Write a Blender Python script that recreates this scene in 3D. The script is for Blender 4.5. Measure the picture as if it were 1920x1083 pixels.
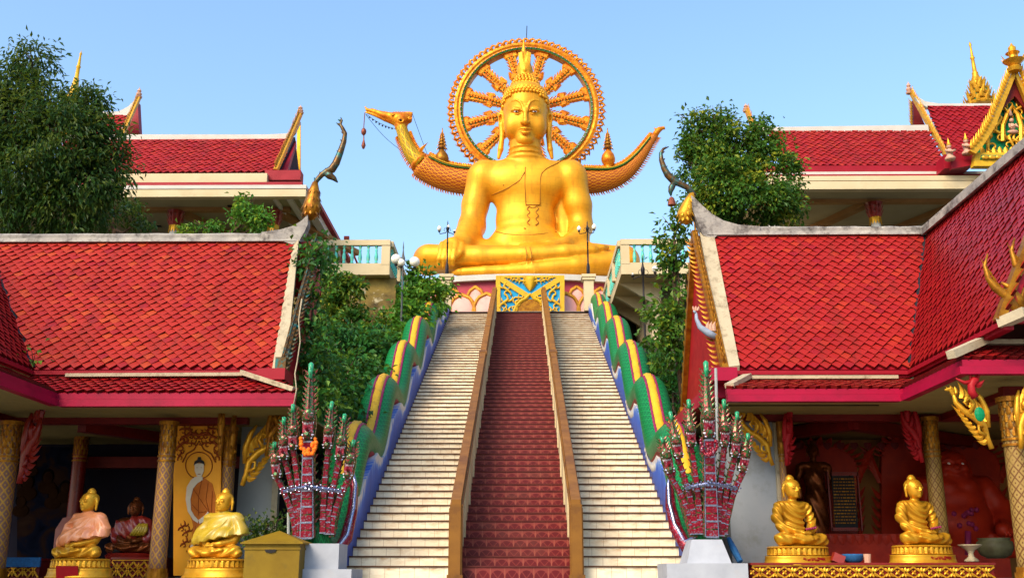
import bpy, math, random
import numpy as np
from mathutils import Vector, Matrix, noise
R=math.radians; PI=math.pi
random.seed(7); rng=np.random.default_rng(11)
for o in list(bpy.data.objects): bpy.data.objects.remove(o)
SC=bpy.context.scene; C=SC.collection
# ---------------- camera, sky, sun, exposure ----------------
F=1975.0; TH=R(15.12); PSI=R(0.55); EYE=0.06
cam=bpy.data.objects.new('Camera',bpy.data.cameras.new('Camera')); C.objects.link(cam); SC.camera=cam
cam.location=(0,0,EYE); cam.rotation_euler=(PI/2+TH,0,PSI)
cam.data.sensor_width=36; cam.data.lens=F/1920*36; cam.data.clip_end=2000
SUN_EL=R(40); SUN_AZ=R(-34)   # azimuth measured from -Y (behind camera), negative = from the left
W=bpy.data.worlds.new('World'); SC.world=W; W.use_nodes=True
nt=W.node_tree; bg=nt.nodes['Background']
sky=nt.nodes.new('ShaderNodeTexSky'); sky.sky_type='NISHITA'; sky.sun_disc=False
sky.sun_elevation=SUN_EL; sky.sun_rotation=PI-SUN_AZ; sky.air_density=1.5; sky.dust_density=3.0; sky.ozone_density=6.0; sky.altitude=0
nt.links.new(sky.outputs[0],bg.inputs[0]); bg.inputs[1].default_value=0.15
sd=bpy.data.lights.new('Sun','SUN'); sun=bpy.data.objects.new('Sun',sd); C.objects.link(sun)
sd.energy=2.0; sd.angle=R(32); sd.color=(1.0,0.80,0.54)
_d=Vector((math.sin(-SUN_AZ)*math.cos(SUN_EL),math.cos(SUN_AZ)*math.cos(SUN_EL),-math.sin(SUN_EL)))
sun.rotation_euler=_d.to_track_quat('-Z','Y').to_euler()
SC.view_settings.view_transform='Standard'; SC.view_settings.look='None'; SC.view_settings.exposure=1.1; SC.view_settings.gamma=1
SC.cycles.max_bounces=5; SC.cycles.diffuse_bounces=3; SC.cycles.glossy_bounces=3; SC.cycles.transparent_max_bounces=4
# ---------------- pixel -> world ----------------
_M=cam.rotation_euler.to_matrix()
def ray(px,py):
    return _M@Vector(((px-960)/F,-(py-541.5)/F,-1.0))
def at(px,py,Y):
    d=ray(px,py); t=Y/d.y; return Vector((d.x*t,Y,EYE+d.z*t))
def atz(px,py,z):
    d=ray(px,py); t=(z-EYE)/d.z; return Vector((d.x*t,d.y*t,z))
def atx(px,py,x):
    d=ray(px,py); t=x/d.x; return Vector((x,d.y*t,EYE+d.z*t))
def V(*a): return Vector(a)
# ---------------- tagging ----------------
def tag(o,label=None,cat=None,group=None,kind=None):
    if label: o['label']=label
    if cat: o['category']=cat
    if group: o['group']=group
    if kind: o['kind']=kind
    return o
LOC={}
def thing(name,label,cat,loc=(0,0,0),group=None):
    o=bpy.data.objects.new(name,None); C.objects.link(o); o.location=loc; o.empty_display_size=.2
    LOC[o.name]=Vector(loc); tag(o,label,cat,group); return o
def rootloc(p):
    while p.parent: p=p.parent
    return LOC.get(p.name,Vector((0,0,0)))
def copy_tree(o,parent=None):
    c=o.copy(); C.objects.link(c)
    if parent: c.parent=parent
    for ch in list(o.children): copy_tree(ch,c)
    return c
def mkobj(name,me,mats,parent=None,smooth=False):
    if not isinstance(mats,(list,tuple)): mats=[mats]
    for m in mats: me.materials.append(m)
    n=len(me.vertices); co=np.empty(n*3,np.float32); me.vertices.foreach_get('co',co); co=co.reshape(-1,3)
    if parent is not None: off=np.array(rootloc(parent))
    else: off=np.array([(co[:,0].min()+co[:,0].max())/2,(co[:,1].min()+co[:,1].max())/2,co[:,2].min()])
    co=co-off; me.vertices.foreach_set('co',co.ravel().astype(np.float32))
    if smooth is True: me.polygons.foreach_set('use_smooth',[True]*len(me.polygons))
    me.update()
    o=bpy.data.objects.new(name,me); C.objects.link(o)
    if parent is not None: o.parent=parent
    else: o.location=off; LOC[o.name]=Vector(off)
    return o
class MB:
    def __init__(s): s.v=[]; s.f=[]; s.m=[]; s.uv={}; s.mi=0; s.sm=[]; s.smooth=False
    def add(s,vs,fs,uv=None):
        b=len(s.v); s.v+= [tuple(v) for v in vs]
        for i,f in enumerate(fs):
            s.f.append([b+j for j in f]); s.m.append(s.mi); s.sm.append(s.smooth)
            if uv: s.uv[len(s.f)-1]=uv[i]
    def quad(s,a,b,c,d,uv=None): s.add([a,b,c,d],[(0,1,2,3)],[uv] if uv else None)
    def box(s,c,sz,rot=None,taper=None):
        x,y,z=[k/2 for k in sz]; tx=taper or 1
        vs=[V(-x,-y,-z),V(x,-y,-z),V(x,y,-z),V(-x,y,-z),V(-x*tx,-y*tx,z),V(x*tx,-y*tx,z),V(x*tx,y*tx,z),V(-x*tx,y*tx,z)]
        if rot is not None: vs=[rot@v for v in vs]
        c=Vector(c); s.add([v+c for v in vs],[(0,3,2,1),(4,5,6,7),(0,1,5,4),(1,2,6,5),(2,3,7,6),(3,0,4,7)])
    def bx(s,x0,x1,y0,y1,z0,z1): s.box(((x0+x1)/2,(y0+y1)/2,(z0+z1)/2),(abs(x1-x0),abs(y1-y0),abs(z1-z0)))
    def beam(s,a,b,w,h,up=(0,0,1)):
        a=Vector(a);b=Vector(b);d=(b-a); L=d.length; d.normalize(); sd=d.cross(Vector(up)).normalized(); u=sd.cross(d)
        M=Matrix((sd,d,u)).transposed(); s.box((a+b)/2,(w,L,h),M)
    def prism(s,pts,n):
        """extrude polygon pts (3D list) along vector n"""
        n=Vector(n); P=[Vector(p) for p in pts]; k=len(P)
        # orient outward
        nn=Vector((0,0,0))
        for i in range(k): nn+=P[i].cross(P[(i+1)%k])
        if nn.dot(n)>0: P=P[::-1]
        vs=P+[p+n for p in P]
        s.add(vs,[tuple(range(k)),tuple(range(2*k-1,k-1,-1))]+[(i,k+i,k+(i+1)%k,(i+1)%k) for i in range(k)])
    def tube(s,path,rad,n=8,sx=1,sy=1,cap=True,up=None,uvk=None):
        P=[Vector(p) for p in path]; k=len(P)
        if not hasattr(rad,'__len__'): rad=[rad]*k
        T=[(P[min(i+1,k-1)]-P[max(i-1,0)]).normalized() for i in range(k)]
        u=Vector(up) if up else (Vector((0,0,1)) if abs(T[0].z)<.9 else Vector((1,0,0)))
        vs=[];N=u
        for i in range(k):
            if up: N=Vector(up)
            N=(N-T[i]*N.dot(T[i]))
            if N.length<1e-5: N=T[i].orthogonal()
            N.normalize(); B=T[i].cross(N)
            for j in range(n):
                a=2*PI*j/n; vs.append(P[i]+(B*math.cos(a)*sx+N*math.sin(a)*sy)*rad[i])
        fs=[];uv=[]; ln=[0]
        for i in range(1,k): ln.append(ln[-1]+(P[i]-P[i-1]).length)
        for i in range(k-1):
            for j in range(n):
                fs.append((i*n+j,i*n+(j+1)%n,(i+1)*n+(j+1)%n,(i+1)*n+j))
                uv.append([(j/n,ln[i]),((j+1)/n,ln[i]),((j+1)/n,ln[i+1]),(j/n,ln[i+1])])
        if cap:
            fs.append(tuple(range(n-1,-1,-1))); fs.append(tuple((k-1)*n+j for j in range(n)))
            uv+= [[(0,0)]*n]*2
        s.add(vs,fs,uv)
    def lathe(s,prof,c=(0,0,0),n=12,sx=1,sy=1,ax='z',sq=False):
        c=Vector(c); vs=[];fs=[];uv=[]
        for (r,h) in prof:
            for j in range(n):
                a=2*PI*(j+.5*(n==4))/n; x=r*math.cos(a)*sx; y=r*math.sin(a)*sy
                p=V(x,y,h) if ax=='z' else (V(x,h,y) if ax=='y' else V(h,x,y)); vs.append(p+c)
        k=len(prof)
        for i in range(k-1):
            for j in range(n):
                fs.append((i*n+j,i*n+(j+1)%n,(i+1)*n+(j+1)%n,(i+1)*n+j)); h0=prof[i][1];h1=prof[i+1][1]
                uv.append([(j/n,h0),((j+1)/n,h0),((j+1)/n,h1),(j/n,h1)])
        if prof[0][0]>1e-4: fs.append(tuple(range(n-1,-1,-1))); uv.append([(0,0)]*n)
        if prof[-1][0]>1e-4: fs.append(tuple((k-1)*n+j for j in range(n))); uv.append([(0,0)]*n)
        s.add(vs,fs,uv)
    def ball(s,c,r,n=8,m=5,sc=(1,1,1)):
        prof=[(max(1e-5,math.sin(PI*i/m))*r,-math.cos(PI*i/m)*r*sc[2]) for i in range(m+1)]
        s.lathe(prof,c,n,sc[0],sc[1])
    def flame(s,base,tip_dir,side,h,w,th,bend=.35,n=5):
        """curved flame leaf: base point, direction, sideways dir (bend), height, width, thickness"""
        b=Vector(base);t=Vector(tip_dir).normalized();sd=Vector(side).normalized(); nn=t.cross(sd).normalized()
        vs=[]
        for i in range(n+1):
            f=i/n; c=b+t*h*f+sd*(bend*h*(f*f-.35*math.sin(PI*f)))
            ww=w*.5*(math.sin(PI*min(1,.28+.72*f)))**.8*(1.05-.05*f) if i<n else 1e-4
            tt=th*.5*(1-f*.8)
            vs+= [c-sd*ww,c+nn*tt,c+sd*ww,c-nn*tt]
        fs=[]
        for i in range(n):
            for j in range(4): fs.append((i*4+j,i*4+(j+1)%4,(i+1)*4+(j+1)%4,(i+1)*4+j))
        fs.append((3,2,1,0)); s.add(vs,fs)
    def build(s,name,mats,parent=None,smooth=None):
        me=bpy.data.meshes.new(name); me.from_pydata(s.v,[],s.f)
        if s.uv:
            L=me.uv_layers.new(name='UVMap'); dat=np.zeros((len(me.loops),2),np.float32); st=np.empty(len(me.polygons),np.int32); me.polygons.foreach_get('loop_start',st)
            for fi,u in s.uv.items():
                if u is None: continue
                for j,q in enumerate(u): dat[st[fi]+j]=q
            L.data.foreach_set('uv',dat.ravel())
        me.polygons.foreach_set('material_index',s.m)
        me.polygons.foreach_set('use_smooth',s.sm if smooth is None else [smooth]*len(s.f))
        return mkobj(name,me,mats,parent)
def npmesh(name,vs,fs,mats,parent=None,smooth=True,attr=None):
    me=bpy.data.meshes.new(name); k=fs.shape[1]
    me.vertices.add(len(vs)); me.vertices.foreach_set('co',vs.astype(np.float32).ravel())
    me.loops.add(fs.size); me.loops.foreach_set('vertex_index',fs.astype(np.int32).ravel())
    me.polygons.add(len(fs)); me.polygons.foreach_set('loop_start',np.arange(0,fs.size,k,dtype=np.int32)); me.polygons.foreach_set('loop_total',np.full(len(fs),k,np.int32))
    me.polygons.foreach_set('use_smooth',np.full(len(fs),smooth)); me.update(calc_edges=True)
    if attr is not None:
        A=me.attributes.new('tint','FLOAT','FACE'); A.data.foreach_set('value',attr.astype(np.float32))
    return mkobj(name,me,mats,parent)
# ---------------- SDF modelling ----------------
class SDF:
    def __init__(s,lo,hi,h):
        s.h=h; s.lo=np.array(lo,float); s.ax=[np.arange(lo[i],hi[i]+h,h).astype(np.float32) for i in range(3)]
        s.D=np.full([len(a) for a in s.ax],9.,np.float32)
    def _reg(s,lo,hi,pad):
        sl=[];A=[]
        for i in range(3):
            a=s.ax[i]; i0=max(0,int((lo[i]-pad-s.lo[i])/s.h)); i1=min(len(a),int((hi[i]+pad-s.lo[i])/s.h)+2)
            if i1<=i0: return None,None
            sl.append(slice(i0,i1)); sh=[1,1,1]; sh[i]=-1; A.append(a[i0:i1].reshape(sh))
        return tuple(sl),A
    def _ap(s,fn,lo,hi,k,mode):
        sl,A=s._reg(lo,hi,k+3*s.h)
        if sl is None: return
        d=fn(*A).astype(np.float32); D=s.D[sl]
        if mode=='+':
            t=np.maximum(k-np.abs(D-d),0)/max(k,1e-6); s.D[sl]=np.minimum(D,d)-t*t*k*.25
        else:
            t=np.maximum(k-np.abs(D+d),0)/max(k,1e-6); s.D[sl]=np.maximum(D,-d)+t*t*k*.25
    def cap(s,a,b,ra,rb,k=.02,mode='+',flat=None):
        a=np.array(a,float);b=np.array(b,float);ba=b-a; L=max(1e-9,ba@ba); r=max(ra,rb)
        def fn(x,y,z):
            t=np.clip(((x-a[0])*ba[0]+(y-a[1])*ba[1]+(z-a[2])*ba[2])/L,0,1)
            return np.sqrt((x-a[0]-t*ba[0])**2+(y-a[1]-t*ba[1])**2+(z-a[2]-t*ba[2])**2)-(ra+(rb-ra)*t)
        s._ap(fn,np.minimum(a,b)-r,np.maximum(a,b)+r,k,mode)
    def line(s,pts,rs,k=.02,mode='+'):
        for i in range(len(pts)-1): s.cap(pts[i],pts[i+1],rs[i],rs[i+1],k if i==0 else min(k,.6*min(rs[i],rs[i+1])+1e-4) if mode=='+' else k,mode)
    def ell(s,c,r,k=.02,mode='+',rot=None):
        c=np.array(c,float); r=np.array(r,float)
        M=np.array(rot.inverted()) if rot is not None else None; m=max(r)
        def fn(x,y,z):
            x=x-c[0];y=y-c[1];z=z-c[2]
            if M is not None: x,y,z=(M[0][0]*x+M[0][1]*y+M[0][2]*z,M[1][0]*x+M[1][1]*y+M[1][2]*z,M[2][0]*x+M[2][1]*y+M[2][2]*z)
            k0=np.sqrt((x/r[0])**2+(y/r[1])**2+(z/r[2])**2); k1=np.sqrt((x/r[0]**2)**2+(y/r[1]**2)**2+(z/r[2]**2)**2)+1e-9
            return k0*(k0-1)/k1
        bb=r if M is None else np.array([m]*3)
        s._ap(fn,c-bb,c+bb,k,mode)
    def box(s,c,b,rr=.01,k=.02,mode='+'):
        c=np.array(c,float);b=np.array(b,float)
        def fn(x,y,z):
            qx=np.abs(x-c[0])-b[0]+rr;qy=np.abs(y-c[1])-b[1]+rr;qz=np.abs(z-c[2])-b[2]+rr
            return np.sqrt(np.maximum(qx,0)**2+np.maximum(qy,0)**2+np.maximum(qz,0)**2)+np.minimum(np.maximum(np.maximum(qx,qy),qz),0)-rr
        s._ap(fn,c-b,c+b,k,mode)
    def disp(s,fn,lo,hi):
        sl,A=s._reg(lo,hi,0)
        if sl: s.D[sl]+=fn(*A)
    def mesh(s):
        D=s.D; I=D<0; n=D.shape
        cnt=np.zeros([k-1 for k in n],np.uint8)
        for dx in(0,1):
            for dy in(0,1):
                for dz in(0,1): cnt+=I[dx:n[0]-1+dx,dy:n[1]-1+dy,dz:n[2]-1+dz]
        act=np.nonzero((cnt>0)&(cnt<8)); ci=np.stack(act,1); N=len(ci)
        idx=np.full(cnt.shape,-1,np.int32); idx[act]=np.arange(N)
        co=[(a,b,c) for a in(0,1) for b in(0,1) for c in(0,1)]; val=[D[ci[:,0]+a,ci[:,1]+b,ci[:,2]+c] for a,b,c in co]
        acc=np.zeros((N,3),np.float32); w=np.zeros(N,np.float32)
        for i in range(8):
            for j in range(i+1,8):
                df=[co[j][q]-co[i][q] for q in range(3)]
                if sum(abs(q) for q in df)!=1: continue
                va,vb=val[i],val[j]; m=(va<0)!=(vb<0); t=np.where(m,va/np.where(m,va-vb,1),0)
                p=np.array(co[i])[None]+t[:,None]*np.array(df)[None]; acc+=np.where(m[:,None],p,0); w+=m
        vs=(ci+acc/w[:,None])*s.h+np.array([a[0] for a in s.ax])
        F=[]
        for ax in range(3):
            u,v=(ax+1)%3,(ax+2)%3
            sA=[slice(0,n[q]) for q in range(3)]; sB=list(sA); sA[ax]=slice(0,n[ax]-1); sB[ax]=slice(1,n[ax])
            A=I[tuple(sA)]; B=I[tuple(sB)]; e=np.stack(np.nonzero(A!=B),1)
            e=e[(e[:,u]>0)&(e[:,v]>0)&(e[:,u]<n[u]-1)&(e[:,v]<n[v]-1)]
            def g(du,dv):
                q=e.copy(); q[:,u]-=du; q[:,v]-=dv; return idx[q[:,0],q[:,1],q[:,2]]
            q=np.stack([g(0,0),g(1,0),g(1,1),g(0,1)],1); fl=A[e[:,0],e[:,1],e[:,2]]
            q[~fl]=q[~fl][:,::-1]; F.append(q)
        F=np.concatenate(F); F=F[(F>=0).all(1)]
        return vs,F
    def build(s,name,mats,parent=None,relax=1):
        vs,F=s.mesh()
        for _ in range(relax):
            acc=np.zeros_like(vs); c=np.zeros(len(vs))
            for i in range(4):
                a=F[:,i];b=F[:,(i+1)%4]
                for q in range(3): acc[:,q]+=np.bincount(a,vs[b,q],len(vs))+np.bincount(b,vs[a,q],len(vs))
                c+=np.bincount(a,minlength=len(vs))+np.bincount(b,minlength=len(vs))
            vs=vs*.45+.55*acc/np.maximum(c,1)[:,None]
        return npmesh(name,vs,F,mats,parent,True)
# ---------------- materials ----------------
def new_mat(name):
    m=bpy.data.materials.new(name); m.use_nodes=True; n=m.node_tree.nodes; b=n['Principled BSDF']; return m,m.node_tree,b
def N(t,typ,**k):
    n=t.nodes.new(typ)
    for a,v in k.items(): setattr(n,a,v)
    return n
def mth(t,op,a,b=None,c=None):
    n=N(t,'ShaderNodeMath',operation=op)
    for i,x in enumerate((a,b,c)):
        if x is None: continue
        if hasattr(x,'default_value') or hasattr(x,'links'): t.links.new(x,n.inputs[i])
        else: n.inputs[i].default_value=x
    return n.outputs[0]
def mixc(t,f,a,b,mode='MIX'):
    n=N(t,'ShaderNodeMix',data_type='RGBA',blend_type=mode)
    for s,x in ((0,f),(6,a),(7,b)):
        if hasattr(x,'links'): t.links.new(x,n.inputs[s])
        elif isinstance(x,(tuple,list)): n.inputs[s].default_value=(*x[:3],1)
        else: n.inputs[s].default_value=x
    return n.outputs[2]
def ramp(t,f,st):
    n=N(t,'ShaderNodeValToRGB'); cr=n.color_ramp
    while len(cr.elements)<len(st): cr.elements.new(.5)
    for e,(p,c) in zip(cr.elements,st): e.position=p; e.color=(*c,1) if isinstance(c,(tuple,list)) else (c,c,c,1)
    t.links.new(f,n.inputs[0]); return n.outputs[0]
def nz(t,scale,detail=4,rough=.6,coord=None,vec=None,dist=0):
    n=N(t,'ShaderNodeTexNoise'); n.inputs['Scale'].default_value=scale; n.inputs['Detail'].default_value=detail; n.inputs['Roughness'].default_value=rough; n.inputs['Distortion'].default_value=dist
    if vec is None:
        tc=N(t,'ShaderNodeTexCoord'); vec=tc.outputs[coord or 'Object']
    t.links.new(vec,n.inputs['Vector']); return n.outputs['Fac']
def bump(t,b,h,st=.3,dist=.02):
    n=N(t,'ShaderNodeBump'); n.inputs['Strength'].default_value=st; n.inputs['Distance'].default_value=dist
    t.links.new(h,n.inputs['Height']); t.links.new(n.outputs[0],b.inputs['Normal'])
BRIGHT=('big_gold','marigold','blue_pole','black','globe_glass','tooth_white','panel_blue','turquoise_paint','mural_skin','shaded_cream','petal_pink','big_gold','lilac_glass','orange_panel','satin_apricot')
def mat(name,c1,c2=None,rough=.5,metal=0,sc=3,det=5,bs=.2,bd=.01,bsc=None,dirt=None,dsc=2,dlo=.5,dhi=.7,spec=.2,coat=0):
    m,t,b=new_mat(name); c2=c2 or tuple(x*.75 for x in c1)
    k=1 if name in BRIGHT else .80
    c1=tuple(x*k for x in c1); c2=tuple(x*k for x in c2)
    col=mixc(t,ramp(t,nz(t,sc,det),[(.3,0),(.7,1)]),c1,c2)
    if dirt: col=mixc(t,ramp(t,nz(t,dsc,8,.7),[(dlo,0),(dhi,1)]),col,dirt)
    t.links.new(col,b.inputs['Base Color'])
    b.inputs['Metallic'].default_value=metal; b.inputs['Specular IOR Level'].default_value=spec; b.inputs['Coat Weight'].default_value=coat
    rr=mth(t,'MULTIPLY_ADD',nz(t,sc*2,4),.25,rough-.12); t.links.new(rr,b.inputs['Roughness'])
    if bs: bump(t,b,nz(t,bsc or sc*6,6),bs,bd)
    return m
def uvnode(t): return N(t,'ShaderNodeUVMap').outputs[0]
M={}
M['gold_big']=mat('big_gold',(.74,.35,.010),(.58,.24,.007),rough=.46,metal=.35,sc=.9,det=8,bs=.12,bd=.01,bsc=9,dirt=(.42,.13,.006),dsc=.7,dlo=.55,dhi=.8)
def goldbig():
    mm,t,b=new_mat('big_gold_leaf'); tc=N(t,'ShaderNodeTexCoord').outputs['Object']
    br=N(t,'ShaderNodeTexBrick'); br.inputs['Scale'].default_value=1.0; br.inputs['Brick Width'].default_value=.42; br.inputs['Row Height'].default_value=.36; br.inputs['Mortar Size'].default_value=.012; br.inputs['Color1'].default_value=(0,0,0,1); br.inputs['Color2'].default_value=(1,1,1,1); br.inputs['Mortar'].default_value=(.5,.5,.5,1)
    sx=N(t,'ShaderNodeSeparateXYZ'); t.links.new(tc,sx.inputs[0]); cb=N(t,'ShaderNodeCombineXYZ'); t.links.new(mth(t,'ADD',sx.outputs[0],mth(t,'MULTIPLY',sx.outputs[1],.6)),cb.inputs[0]); t.links.new(sx.outputs[2],cb.inputs[1]); t.links.new(cb.outputs[0],br.inputs['Vector'])
    col=mixc(t,ramp(t,nz(t,.9,8,.65),[(.3,0),(.7,1)]),(.80,.365,.010),(.62,.24,.006))
    col=mixc(t,mth(t,'MULTIPLY',br.outputs['Color'],.16),col,(.86,.44,.03)); col=mixc(t,mth(t,'MULTIPLY',br.outputs['Fac'],.20),col,(.35,.12,.005))
    mp=N(t,'ShaderNodeMapping'); mp.inputs['Scale'].default_value=(3.2,3.2,.45); t.links.new(tc,mp.inputs[0])
    col=mixc(t,ramp(t,nz(t,1.0,8,.7,vec=mp.outputs[0]),[(.52,0),(.74,.55)]),col,(.38,.13,.006))
    col=mixc(t,ramp(t,nz(t,.45,6,.7),[(.54,0),(.72,.45)]),col,(.46,.17,.006))
    t.links.new(col,b.inputs['Base Color']); b.inputs['Metallic'].default_value=.38; b.inputs['Specular IOR Level'].default_value=.3
    t.links.new(mth(t,'ADD',mth(t,'MULTIPLY_ADD',nz(t,2.5,6),.3,.28),mth(t,'MULTIPLY',br.outputs['Color'],.06)),b.inputs['Roughness'])
    bump(t,b,mth(t,'ADD',nz(t,7,7,.7),mth(t,'MULTIPLY',br.outputs['Fac'],-.25)),.22,.02); return mm
M['gold_big']=goldbig()
M['gold']=mat('gold_paint',(.80,.43,.03),(.62,.27,.015),rough=.36,metal=.5,sc=6,bs=.25,bd=.004,bsc=40,dirt=(.3,.12,.01),dsc=9,dlo=.56,dhi=.75)
M['gold_dk']=mat('old_gold',(.50,.22,.012),(.20,.06,.006),rough=.4,metal=.5,sc=9,bs=.4,bd=.006,bsc=50)
M['gold_or']=mat('orange_gold',(.90,.36,.010),(.52,.08,.004),rough=.42,metal=.4,sc=5,bs=.5,bd=.03,bsc=14)
M['yellow']=mat('yellow_paint',(.80,.47,.02),(.66,.36,.02),rough=.55,sc=4,bs=.3,bd=.01,bsc=30,dirt=(.25,.16,.03),dsc=6,dlo=.58,dhi=.75)
M['yellow_box']=mat('box_yellow',(.26,.16,.005),(.19,.11,.004),rough=.6,sc=3,bs=.3,bd=.004,bsc=30,dirt=(.12,.08,.01),dsc=5,dlo=.56,dhi=.75)
M['lipband']=mat('lilac_glass',(.62,.58,.72),(.4,.4,.6),rough=.2,sc=40,bs=.3,bsc=90,coat=.4)
M['green']=mat('scale_green',(.012,.17,.055),(.02,.24,.07),rough=.4,sc=5,bs=0)
M['emerald']=mat('emerald_glass',(.0,.28,.09),(.05,.42,.2),rough=.15,sc=30,bs=.6,bd=.01,bsc=90,coat=.6)
M['magenta']=mat('magenta_paint',(.30,.02,.10),(.22,.015,.06),rough=.5,sc=8)
M['pink_fascia']=mat('pink_fascia',(.42,.003,.042),(.30,.003,.028),rough=.45,sc=1.2,bs=.1,dirt=(.16,.004,.02),dsc=2.2,dlo=.5,dhi=.8)
M['red_fascia']=mat('red_fascia',(.36,.006,.02),(.26,.004,.012),rough=.5,sc=1.5,bs=.15)
M['red_paint']=mat('red_paint',(.42,.008,.012),(.28,.005,.01),rough=.5,sc=3,bs=.2)
M['dkred']=mat('dark_red',(.20,.009,.006),(.12,.006,.005),rough=.5,sc=4,bs=.2)
M['cream']=mat('cream_wall',(.70,.58,.36),(.62,.49,.28),rough=.75,sc=.9,bs=.15,bd=.01,bsc=12,dirt=(.40,.32,.18),dsc=1.2,dlo=.55,dhi=.8)
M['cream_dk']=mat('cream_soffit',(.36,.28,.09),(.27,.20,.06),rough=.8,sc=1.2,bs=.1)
M['white']=mat('white_paint',(.64,.61,.54),(.55,.52,.45),rough=.6,sc=2,bs=.1,dirt=(.45,.42,.36),dsc=3,dlo=.58,dhi=.8)
M['plinth']=mat('plinth_white',(.46,.48,.52),(.36,.38,.42),rough=.6,sc=3,bs=.1,dirt=(.35,.34,.33),dsc=4,dlo=.6,dhi=.8)
M['ridge']=mat('weathered_ridge',(.48,.44,.37),(.28,.26,.24),rough=.85,sc=4,det=8,bs=.5,bd=.02,bsc=15,dirt=(.07,.06,.055),dsc=3.2,dlo=.48,dhi=.64)
M['verge']=mat('weathered_cream',(.55,.46,.30),(.42,.35,.23),rough=.85,sc=3,bs=.5,bd=.015,bsc=18,dirt=(.16,.12,.07),dsc=5,dlo=.52,dhi=.7)
M['concrete']=mat('grey_wall',(.42,.44,.42),(.33,.35,.34),rough=.85,sc=1.5,bs=.2)
M['ground']=mat('paving',(.32,.30,.27),(.24,.22,.20),rough=.85,sc=2)
M['earth']=mat('earth',(.03,.035,.015),(.05,.04,.02),rough=.95,sc=2,bs=.5)
M['brown']=mat('brown_rail',(.27,.115,.014),(.17,.065,.009),rough=.45,sc=2.5,bs=.25,bd=.006,bsc=14,dirt=(.09,.035,.01),dsc=2.5,dlo=.52,dhi=.75)
M['iron']=mat('black_iron',(.015,.015,.02),(.03,.025,.025),rough=.4,metal=.6,sc=8,bs=.1)
M['bluepole']=mat('blue_pole',(.06,.13,.16),(.12,.07,.05),rough=.5,sc=3,bs=.1)
M['glass']=mat('globe_glass',(.85,.82,.70),(.72,.68,.56),rough=.2,sc=3,bs=0,coat=.5)
M['bark']=mat('bark',(.16,.09,.05),(.07,.045,.03),rough=.9,sc=6,bs=.6,bd=.02,bsc=20)
M['turq']=mat('turquoise_paint',(.05,.42,.40),(.12,.52,.38),rough=.5,sc=9,bs=.1,dirt=(.5,.5,.12),dsc=7,dlo=.55,dhi=.62)
M['pink']=mat('petal_pink',(.80,.40,.32),(.72,.30,.26),rough=.65,sc=1.5,bs=.1,dirt=(.5,.22,.18),dsc=3,dlo=.55,dhi=.8)
M['roseband']=mat('rose_band',(.52,.07,.10),(.42,.05,.08),rough=.65,sc=2,bs=.1)
M['petalgold']=mat('petal_gold',(.72,.34,.03),(.55,.22,.02),rough=.5,metal=.2,sc=3,bs=.2)
M['blue']=mat('panel_blue',(.01,.24,.50),(.01,.32,.58),rough=.4,sc=12,bs=.3,bd=.01,bsc=60)
M['pedgreen']=mat('pediment_green',(.0,.26,.10),(.0,.18,.06),rough=.35,sc=8,bs=.2)
M['mirror_red']=mat('red_mirror',(.26,.002,.022),(.12,.001,.012),rough=.2,metal=.3,sc=40,det=2,bs=.5,bd=.004,bsc=90,coat=.25)
def mosaic(name,a,c,sc,th=.84):
    mm,t,p=new_mat(name); v=N(t,'ShaderNodeTexVoronoi'); v.inputs['Scale'].default_value=sc; tc=N(t,'ShaderNodeTexCoord'); t.links.new(tc.outputs['Object'],v.inputs['Vector'])
    sp=N(t,'ShaderNodeSeparateColor'); t.links.new(v.outputs['Color'],sp.inputs[0])
    col=ramp(t,sp.outputs[0],[(0,a),(th,tuple(x*.55 for x in a)),(th+.02,c),(1,c)]); t.links.new(col,p.inputs['Base Color']); p.inputs['Metallic'].default_value=.35; p.inputs['Roughness'].default_value=.22
    bump(t,p,sp.outputs[1],.7,.01); return mm
M['mirror_red']=mosaic('red_mirror_mosaic',(.27,.002,.020),(.20,.10,.14),60)
M['crest']=mosaic('crest_glass_mosaic',(.03,.13,.03),(.30,.05,.05),55,.62)
M['silver']=mat('silver_mirror',(.5,.52,.62),(.12,.15,.32),rough=.15,metal=.9,sc=45,bs=.6,bd=.004,bsc=100)
M['crest_old']=mat('crest_mosaic',(.03,.11,.018),(.14,.03,.015),rough=.2,metal=.3,sc=38,det=2,bs=.6,bd=.006,bsc=90,coat=.5)
M['teeth']=mat('tooth_white',(.8,.8,.82),(.7,.7,.72),rough=.3,sc=10,bs=0)
M['black']=mat('black',(.008,.008,.01),(.015,.012,.012),rough=.5,sc=10,bs=0)
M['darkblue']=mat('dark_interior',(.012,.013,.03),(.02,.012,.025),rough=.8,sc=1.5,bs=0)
M['orange']=mat('marigold',(.85,.22,.01),(.8,.10,.01),rough=.7,sc=60,bs=.5,bsc=200)
M['clay']=mat('plaster_pink',(.66,.38,.26),(.55,.30,.2),rough=.6,sc=12,bs=.2)
M['satin_pink']=mat('satin_apricot',(.78,.30,.12),(.66,.20,.07),rough=.34,sc=3,bs=.1,spec=.8)
M['satin_yel']=mat('satin_olive',(.52,.36,.02),(.42,.27,.01),rough=.4,sc=3,bs=.1,spec=.7)
M['satin_red']=mat('satin_red',(.35,.02,.01),(.25,.015,.01),rough=.35,sc=3,bs=.1,spec=.8)
M['beam_or']=mat('beam_ochre',(.40,.22,.08),(.32,.16,.05),rough=.7,sc=2)
M['chofa']=mat('finial_mosaic',(.20,.09,.015),(.035,.03,.02),rough=.3,metal=.4,sc=14,bs=.4,bd=.006,bsc=50,dirt=(.02,.13,.12),dsc=6,dlo=.5,dhi=.62)
M['orange_panel']=mat('orange_panel',(.95,.42,.025),(.85,.33,.02),rough=.6,sc=2,bs=.2)
M['orange_robe']=mat('mural_robe',(.72,.20,.015),(.6,.14,.01),rough=.6,sc=6,bs=0)
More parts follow.
